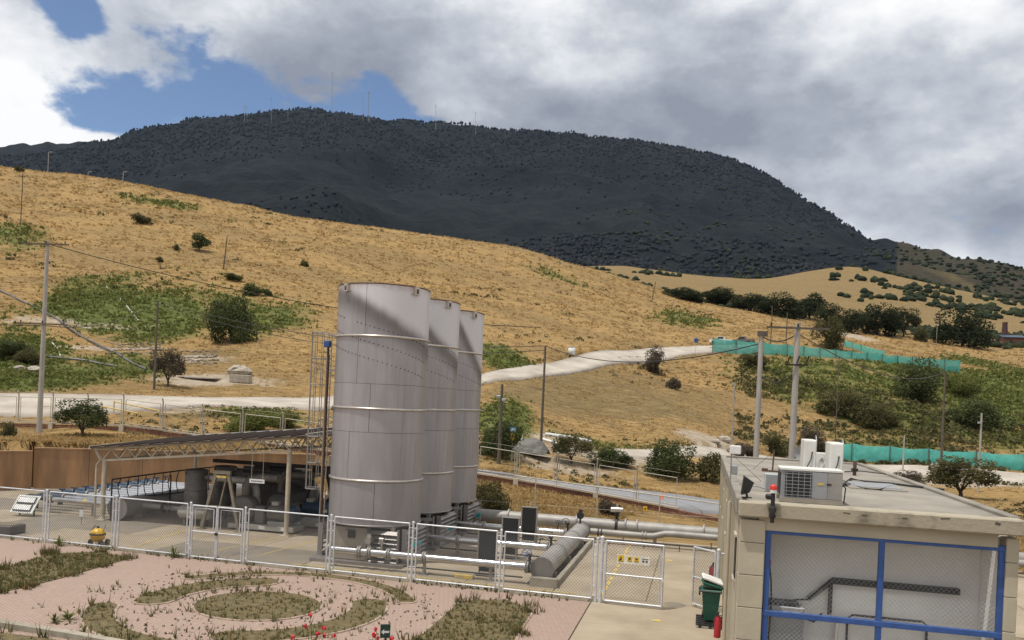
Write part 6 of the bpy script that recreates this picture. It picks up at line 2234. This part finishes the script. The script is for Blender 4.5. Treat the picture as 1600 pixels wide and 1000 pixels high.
for a in (
    ('dark low shrub near the top of the golden hill on the left', 221, 349, 34, 16, 'olive'),
    ('round dark little tree on the golden hill, left of the leaning pole', 311, 392, 34, 28, 'green', .2),
    ('stubby topped small tree below the round one on the hill', 250, 420, 16, 20, 'olive', .45),
    ('tiny shrub just left of the round little tree', 276, 391, 13, 10, 'olive'),
    ('flat dark shrub on the hill above the nearest flare', 476, 416, 14, 9, 'green'),
    ('low dark shrub at the foot of the leaning pole', 364, 438, 30, 13, 'green'),
    ('dark shrub above the big bushy tree on the left slope', 391, 462, 34, 20, 'green'),
    ('small dark shrub right above the big bushy tree', 417, 462, 18, 13, 'green'),
    ('big bushy green tree standing on the left slope', 361, 534, 74, 84, 'green', .04),
    ('bare grey round shrub beside the dark wooden pole', 262, 604, 52, 62, 'dry', .2),
    ('round dark green bush on the bank above the retaining wall', 128, 682, 76, 60, 'green', .18),
    ('tiny shrub on the skyline at the upper left', 30, 268, 14, 9, 'olive'),
    ('grey brown round shrub at the edge of the hill road', 1021, 582, 46, 40, 'dry'),
    ('low brown shrub below the round one beside the hill road', 1051, 608, 30, 20, 'dry'),
    ('leafy green thicket behind the floodlight pole', 782, 712, 74, 66, 'green'),
    ('low green shrub mass before the road, left of the ladder', 395, 676, 92, 40, 'fresh'),
    ('green scrub bush behind the ladder by the road', 448, 668, 60, 30, 'fresh'),
    ('dry loose shrub on the grass right of the farthest flare', 768, 800, 58, 56, 'olive', .05),
    ('dry grey shrub on the grass behind the header pipe', 950, 806, 38, 32, 'dry', .05),
    ('large dark bush left of the roof, behind the boundary fence', 1046, 746, 88, 62, 'green'),
    ('loose dark bush at the far left corner of the roof', 1112, 752, 44, 52, 'olive', .1),
    ('small leafy tree beside the lying white pipes', 892, 724, 64, 48, 'olive', .2),
    ('low dark shrub between the lying pipes and the large dark bush', 955, 730, 70, 34, 'green'),
    ('olive bush above the upper netting at its middle', 1296, 545, 56, 50, 'olive'),
    ('first tall dark tree of the row in the right distance', 1264, 498, 60, 46, 'dark', .06),
    ('second dark tree of the row, beside the tallest', 1328, 520, 54, 42, 'dark', .06),
    ('tallest dark tree of the row in the right distance', 1371, 524, 64, 56, 'dark', .06),
    ('dark tree at the right end of the row with pale trunk', 1411, 526, 46, 46, 'dark', .2),
    ('broad dark tree standing apart before the chimney', 1503, 542, 84, 60, 'dark', .06),
    ('small shrub left of the broad tree before the chimney', 1440, 534, 26, 22, 'olive'),
    ('dark hedge bush at the left end of the far tree row', 1075, 470, 78, 22, 'dark'),
    ('dark hedge bush second from the left in the far tree row', 1125, 477, 84, 26, 'dark'),
    ('dark hedge bush third from the left in the far tree row', 1172, 486, 84, 30, 'dark'),
    ('dark hedge bush fourth in the far tree row', 1220, 494, 80, 34, 'dark'),
    ('dark hedge bush between the first and second tall trees', 1300, 514, 70, 38, 'dark'),
    ('large dark shrub under the right part of the upper netting', 1432, 625, 96, 62, 'green'),
    ('dark shrub right of the large one on the shrubby bank', 1530, 668, 92, 46, 'green'),
    ('dull shrub in the middle of the shrubby bank', 1318, 652, 80, 44, 'olive'),
    ('dull shrub right of the middle on the shrubby bank', 1370, 668, 64, 38, 'olive'),
    ('brown shrub low on the bank behind the right concrete pole', 1270, 704, 60, 36, 'dry'),
    ('dry shrub at the foot of the bank between the concrete poles', 1212, 710, 54, 34, 'olive'),
    ('grey shrub at the foot of the bank left of the pair of poles', 1160, 716, 44, 28, 'dry'),
    ('dark shrub under the left end of the upper netting', 1176, 575, 54, 24, 'olive'),
    ('green shrub below the right end of the upper netting', 1500, 618, 60, 34, 'fresh'),
    ('loose leafy tree beside the grey lamp pole on the right', 1500, 778, 100, 66, 'olive', .18),
    ('low dry bush left of the loose leafy tree on the right', 1420, 762, 60, 26, 'dry'),
    ('green tuft of weeds over the wall at the far left', 12, 684, 30, 26, 'olive'),
    ('dark shrub at the left end of the cut slope', 18, 560, 60, 34, 'green'),
    ('dark shrub right of the first in the cut slope', 45, 570, 46, 28, 'olive'),
):
    shrub(*a)

# ---------------------------------------------------------------- grass and scrub too many to count
def polar_spots(n, px0, px1, r0, r1, seed):
    g = np.random.default_rng(seed)
    u = (g.uniform(px0, px1, n) - 800) / FPX
    r = np.exp(g.uniform(np.log(r0), np.log(r1), n))
    th = np.arctan(u)
    X = r * np.cos(base_a - th)
    Y = r * np.sin(base_a - th)
    return X, Y, r, g


def not_on_road(X, Y):
    ok = ~in_poly(X, Y, YARD)
    for poly, top in ROADS:
        ok &= ~in_poly(X, Y, poly)
    return ok


def tufts(name, label, X, Y, Z, r, g, material, h, wd, blades=4, cat='grass', lean=.7):
    """each tuft is a few blade triangles"""
    n = len(X)
    P = np.stack([X, Y, Z], 1)
    V = []
    for b_ in range(blades):
        a = g.uniform(0, 2 * PI, n)
        side = np.stack([np.cos(a + PI / 2), np.sin(a + PI / 2), np.zeros(n)], 1)
        out = np.stack([np.cos(a), np.sin(a), np.zeros(n)], 1)
        s = (wd * g.uniform(.6, 1.4, n))[:, None]
        hh = (h * g.uniform(.5, 1.3, n))[:, None]
        off = out * s * g.uniform(0, 1.2, n)[:, None]
        V.append(np.stack([P + off - side * s * .5, P + off + side * s * .5, P + off + out * hh * lean * g.uniform(.3, 1, n)[:, None] + np.array([0, 0, 1]) * hh], 1))
    V = np.stack(V, 1).reshape(-1, 3)
    o = new_obj(name, np_mesh(name, V, np.arange(len(V)).reshape(-1, 3), 3, material))
    return tag(o, label, cat, kind='stuff')


X, Y, r, g = polar_spots(70000, -60, 1660, 52, 420, 3)
Z = terrain(X, Y)
ok = not_on_road(X, Y)
w_g = blobs(GREEN, X, Y) + g.uniform(-.3, .3, len(X))
w_d = blobs(DIRT, X, Y) + g.uniform(-.25, .25, len(X))
clump = fbm(X / 6, Y / 6, 3) + g.uniform(-.25, .25, len(X)) > -.05
s1 = ok & (w_g < .45) & (w_d < .4) & clump
sc = np.clip(r / 130, .55, 2.2)
tufts('dry_grass', 'tufts of straw coloured dry grass over the hill', X[s1], Y[s1], Z[s1] - .05, r[s1], g, m_straw, (.18 * sc)[s1], (.36 * sc)[s1], lean=1.9)
s2 = ok & (w_g >= .42) & (w_d < .5)
tufts('green_grass', 'rank green grass in the damp parts of the slopes', X[s2], Y[s2], Z[s2] - .05, r[s2], g, m_leaf4, (.34 * sc)[s2], (.42 * sc)[s2], lean=1.1)
# bank behind the pipes and above the retaining wall
X, Y, r, g = polar_spots(26000, -60, 1660, 41, 64, 5)
Z = terrain(X, Y)
ok = not_on_road(X, Y)
ok &= (Z > -.05)
tufts('bank_grass', 'dry grass on the bank behind the yard', X[ok], Y[ok], Z[ok] - .03, r[ok], g, m_straw, .2, .16, 5, lean=1.2)


def clumps(name, label, P, S, material, seed, leaves=14, size=.28, cat='scrub'):
    """low leafy clumps, a handful of leaf faces each"""
    g = np.random.default_rng(seed)
    n = len(P)
    q = g.normal(size=(n, leaves, 3))
    q /= np.linalg.norm(q, axis=2)[..., None]
    q[..., 2] = np.abs(q[..., 2])
    c = P[:, None] + q * (S[:, None, None] * g.uniform(.55, 1, (n, leaves, 1))) * np.array([1, 1, .8])
    a = g.normal(size=(n, leaves, 3))
    a /= np.linalg.norm(a, axis=2)[..., None]
    bb = np.cross(a, g.normal(size=(n, leaves, 3)))
    bb /= np.linalg.norm(bb, axis=2)[..., None]
    s = S[:, None, None] * size * g.uniform(.6, 1.5, (n, leaves, 1))
    V = np.stack([c - a * s, c + bb * s * .7, c + a * s, c - bb * s * .7], 2).reshape(-1, 3)
    o = new_obj(name, np_mesh(name, V, np.arange(len(V)).reshape(-1, 4), 4, material))
    return tag(o, label, cat, kind='stuff')


X, Y, r, g = polar_spots(30000, -60, 1660, 60, 330, 8)
Z = terrain(X, Y)
ok = not_on_road(X, Y)
w_g = blobs(GREEN, X, Y)
px_s = 800 + FPX * np.tan(polar(X, Y)[0])
noise_s = fbm(X / 11, Y / 11, 4)
s1 = ok & (w_g > .45) & (noise_s + g.uniform(-.2, .2, len(X)) > .0)
S = np.clip(g.uniform(.25, .7, len(X)) * np.clip(r / 110, .6, 2), .2, 1.6)
clumps('green_scrub', 'knee high green scrub in the damp patches', np.stack([X, Y, Z], 1)[s1][:6000], S[s1][:6000], m_leaf4, 4)
s2 = ok & (r > 105) & (px_s > 1150) & (noise_s + g.uniform(-.15, .15, len(X)) > -.06) & (r < 176)
clumps('bank_scrub', 'dense dull scrub over the right hand bank', np.stack([X, Y, Z], 1)[s2][:7000], (S * 1.2)[s2][:7000], m_leaf2, 5)
s3 = ok & (r > 62) & (r < 86) & (px_s > 180) & (noise_s + g.uniform(-.15, .15, len(X)) > .07)
clumps('roadside_scrub', 'dull scrub and weeds beside the boundary fence', np.stack([X, Y, Z], 1)[s3][:2500], S[s3][:2500] * .8, m_leaf2, 6)
s4 = ok & (r > 130) & (px_s < 1140) & (noise_s + g.uniform(-.3, .3, len(X)) > .36)
clumps('hill_scrub', 'scattered dull tussocks on the golden hill', np.stack([X, Y, Z], 1)[s4][:500], S[s4][:500] * .8, m_leaf2, 7)

# far scrub on the hills below the mountain and forest on the mountain: low crowns
def crowns(name, label, X, Y, Z, H, W, material, seed, cat, sides=6):
    g = np.random.default_rng(seed)
    n = len(X)
    ang = np.arange(sides) * 2 * PI / sides
    rings = []
    for f, rad in ((0, .75), (.38, 1.0), (.75, .62)):
        j = g.uniform(.75, 1.25, (n, sides))
        rings.append(np.stack([X[:, None] + np.cos(ang) * rad * j * W[:, None], Y[:, None] + np.sin(ang) * rad * j * W[:, None], Z[:, None] + f * H[:, None] * g.uniform(.9, 1.1, (n, sides))], -1))
    top = np.stack([X + g.uniform(-.2, .2, n) * W, Y, Z + H], -1)[:, None]
    V = np.concatenate(rings + [top], 1)
    per = 3 * sides + 1
    f_ = []
    for a in range(2):
        for k in range(sides):
            k2 = (k + 1) % sides
            f_ += [(a * sides + k, a * sides + k2, (a + 1) * sides + k2), (a * sides + k, (a + 1) * sides + k2, (a + 1) * sides + k)]
    for k in range(sides):
        f_.append((2 * sides + k, 2 * sides + (k + 1) % sides, 3 * sides))
    Fc = (np.arange(n)[:, None, None] * per + np.array(f_)[None]).reshape(-1, 3)
    o = new_obj(name, np_mesh(name, V.reshape(-1, 3), Fc, 3, material))
    return tag(o, label, cat, kind='stuff')


m_forest = leaf_mat('cloud_shaded_forest', (.006, .008, .012), (.011, .014, .019), (.021, .024, .026), .0035, 0)  # crown colours darkened to carry the cloud shadow lying on the mountain
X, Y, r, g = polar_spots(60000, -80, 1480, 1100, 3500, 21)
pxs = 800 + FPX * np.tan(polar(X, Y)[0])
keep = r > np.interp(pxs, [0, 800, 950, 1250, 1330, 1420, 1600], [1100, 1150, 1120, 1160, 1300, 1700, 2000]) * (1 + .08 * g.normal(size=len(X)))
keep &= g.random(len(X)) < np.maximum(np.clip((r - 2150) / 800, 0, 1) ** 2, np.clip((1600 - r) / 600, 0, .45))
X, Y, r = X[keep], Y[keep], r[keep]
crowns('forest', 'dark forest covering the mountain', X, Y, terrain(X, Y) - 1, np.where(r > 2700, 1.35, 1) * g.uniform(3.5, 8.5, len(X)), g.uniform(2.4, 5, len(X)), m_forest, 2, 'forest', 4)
X, Y, r, g = polar_spots(9000, 880, 1660, 380, 2600, 23)
pxs = 800 + FPX * np.tan(polar(X, Y)[0])
dens = np.interp(pxs, [880, 1250, 1400, 1640], [-.27, -.22, -.05, .02]) + np.where(r > 1100, .1, 0) + np.where(r < 560, .02, 0)
keep = fbm(X / 60 + 4, Y / 60, 4) * 1.0 + dens + g.uniform(-.12, .12, len(X)) > .0
X, Y, r = X[keep], Y[keep], r[keep]
crowns('far_scrub', 'dark scrub dotted over the far right hills', X, Y, terrain(X, Y) - .4, g.uniform(2, 5, len(X)) * np.clip(r / 700, .6, 1.4), g.uniform(1.6, 4.2, len(X)) * np.clip(r / 700, .6, 1.5), m_leafd, 3, 'scrub', 6)

# ---------------------------------------------------------------- weeds in the plaza
g = np.random.default_rng(31)
WX, WY, WH = [], [], []
for i, loop in enumerate(BEDS):
    la = np.array(loop)
    n = (300, 240, 240, 240, 300, 1900, 1200, 300)[i]
    x = g.uniform(la[:, 0].min(), la[:, 0].max(), n * 3)
    y = g.uniform(la[:, 1].min(), la[:, 1].max(), n * 3)
    k = in_poly(x, y, loop)
    WX.append(x[k][:n])
    WY.append(y[k][:n])
    WH.append(np.full(len(x[k][:n]), .09))
    # taller weeds along the kerb
    e = g.integers(0, len(la), n // 4)
    WX.append(la[e, 0] + g.normal(0, .16, len(e)))
    WY.append(la[e, 1] + g.normal(0, .16, len(e)))
    WH.append(g.uniform(.08, .34, len(e)))
wx, wy, wh = np.concatenate(WX), np.concatenate(WY), np.concatenate(WH)
keep = fbm(wx / 1.2, wy / 1.2, 3) + g.uniform(-.3, .3, len(wx)) > -.12
wx, wy, wh = wx[keep], wy[keep], wh[keep]
tufts('dry_turf', 'short dry turf in the garden beds', wx[::2], wy[::2], np.full(len(wx[::2]), .01), None, g, m_turf, wh[::2], .035, 5)
tufts('weeds', 'weeds growing in and around the garden beds', wx[1::2], wy[1::2], np.full(len(wx[1::2]), .01), None, g, m_strawg, wh[1::2] * 1.2, .03, 5)
# loose weeds between the pavers: around the rings and along the fence
n = 420
a, q = g.uniform(0, 2 * PI, n), 5.6 * np.sqrt(g.random(n))
x, y = CX + q * np.cos(a), CY + q * np.sin(a)
x2 = g.uniform(-27, -4, 420)
y2 = np.array([fence_y(v) for v in x2]) + g.normal(0, .14, 420)
x3, y3 = g.uniform(-21, -6, 130), g.uniform(17.5, 27, 130)
x, y = np.concatenate([x, x2, x3]), np.concatenate([y, y2, y3])
keep = fbm(x / 1.0 + 7, y / 1.0, 3) + g.uniform(-.2, .2, len(x)) > .02
tufts('paving_weeds', 'sparse weeds between the pavers and along the fence', x[keep], y[keep], np.zeros(keep.sum()), None, g, m_strawg, g.uniform(.05, .26, keep.sum()), .03, 5)
# fallen leaves and crumbs of soil
n = 700
a, q = g.uniform(0, 2 * PI, n), 5.4 * np.sqrt(g.random(n))
x, y = CX + q * np.cos(a), CY + q * np.sin(a)
clumps('leaf_litter', 'dark crumbs of soil and leaf litter on the paving', np.stack([x, y, np.full(n, .008)], 1), g.uniform(.015, .05, n), m_leaf3, 14, 3, .8)
# bigger weeds
for i, (px, py, w_, h_, lab) in enumerate(((92, 853, 26, 20, 'green weed at the foot of the second fence post'), (272, 871, 40, 22, 'bushy green weed beside the double gate'), (107, 968, 36, 22, 'spiky green weed on the paving at the lower left'), (130, 992, 24, 26, 'thin weed near the grey kerb at the lower left'), (85, 972, 26, 16, 'small green weed left of the spiky one'))):
    p = G(px, py)
    D_ = depth_of(p)
    wd = thing('weed', lab, 'weed', p, 'single weeds in the paving')
    gg = np.random.default_rng(i + 50)
    k = 30
    a, f = gg.uniform(0, 2 * PI, k), gg.uniform(.15, 1, k)
    H_, W_ = h_ * D_ / FPX, w_ * D_ / FPX * .75
    tip = np.stack([np.cos(a) * W_ * f, np.sin(a) * W_ * f, H_ * (1.05 - .8 * f) * gg.uniform(.5, 1.1, k)], 1)
    mid = tip * np.array([.5, .5, .85])
    sd = np.stack([-np.sin(a), np.cos(a), np.zeros(k)], 1) * .012
    V = np.stack([np.zeros((k, 3)) - sd, np.zeros((k, 3)) + sd, mid + sd * 1.5, mid - sd * 1.5, mid - sd * 1.5, mid + sd * 1.5, tip, tip], 1).reshape(-1, 3)
    Fq = (np.arange(k)[:, None, None] * 8 + np.array([[0, 1, 2, 3], [4, 5, 6, 7]])[None]).reshape(-1, 4)
    new_obj('leaves', np_mesh('leaves', V, Fq, 4, m_leaf4), wd)
    part('root_crown', m_bark, wd, lambda m: m.lathe(p, [(.03, 0), (.02, .03), (.001, .05)], 6))

# red flowering plants at the lower edge
m_petal = mat('red_petals', (.62, .025, .035), .6, col2=(.45, .015, .03), scale=20)


def geranium(label, px, py, heads, seed):
    p = G(px, py)
    D_ = depth_of(p)
    f = thing('flowering_plant', label, 'flower', p, 'red flowering plants')
    gg = np.random.default_rng(seed)
    lv = MB()
    for k in range(60):
        a, q = gg.uniform(0, 2 * PI), gg.uniform(.05, .55)
        c_ = p + Vector((q * math.cos(a), q * math.sin(a), gg.uniform(.05, .5)))
        lv.lathe(c_, [(.001, .01), (.045, 0), (.05, .012)], 6)
    tag(lv.build('leaves', m_leaf4, f), kind='stuff')
    for hx, hy in heads:
        t_ = PD(hx, hy, D_ + gg.uniform(-.3, .3))
        part('stem', m_leaf4, f, lambda m: m.tube([p + (t_ - p) * .05, p + (t_ - p) * .6 + Vector((0, 0, .05)), t_], .008, 4))
        fl_ = MB()
        for k in range(16):
            d = Vector(gg.normal(size=3)).normalized() * gg.uniform(.02, .07)
            n_ = Vector(gg.normal(size=3)).normalized()
            s1_ = d.cross(n_).normalized() * .035
            s2_ = s1_.cross(d).normalized() * .035
            fl_.add([t_ + d - s1_, t_ + d + s2_, t_ + d + s1_, t_ + d - s2_], [(0, 1, 2, 3)])
        tag(fl_.build('flower_head', m_petal, f), kind='stuff')


geranium('red flowering plant with many heads at the bottom edge', 488, 1035, [(478, 978), (506, 981), (457, 996), (497, 991), (507, 993), (522, 993), (485, 961)], 1)
geranium('red flowering plant beside the arrow sign', 598, 1040, [(587, 983), (584, 992), (612, 997), (590, 996)], 2)

# ================================================================== air
hz = MB().box((0, 3500, 700), (16000, 13000, 1500)).build('haze', None if False else mat('unused', (1, 1, 1)))
hz.data.materials.clear()
hm = bpy.data.materials.new('thin_haze')
hm.use_nodes = True
t = NT(hm.node_tree)
t.n.remove(t.n['Principled BSDF'])
pv = t.node('ShaderNodeVolumePrincipled')
pv.inputs['Color'].default_value = (.5, .7, 1, 1)
pv.inputs['Density'].default_value = .000014
pv.inputs['Anisotropy'].default_value = .2
t.l.new(pv.outputs[0], t.n['Material Output'].inputs['Volume'])
hz.data.materials.append(hm)
tag(hz, 'thin blue haze of the distance', 'haze', kind='stuff')
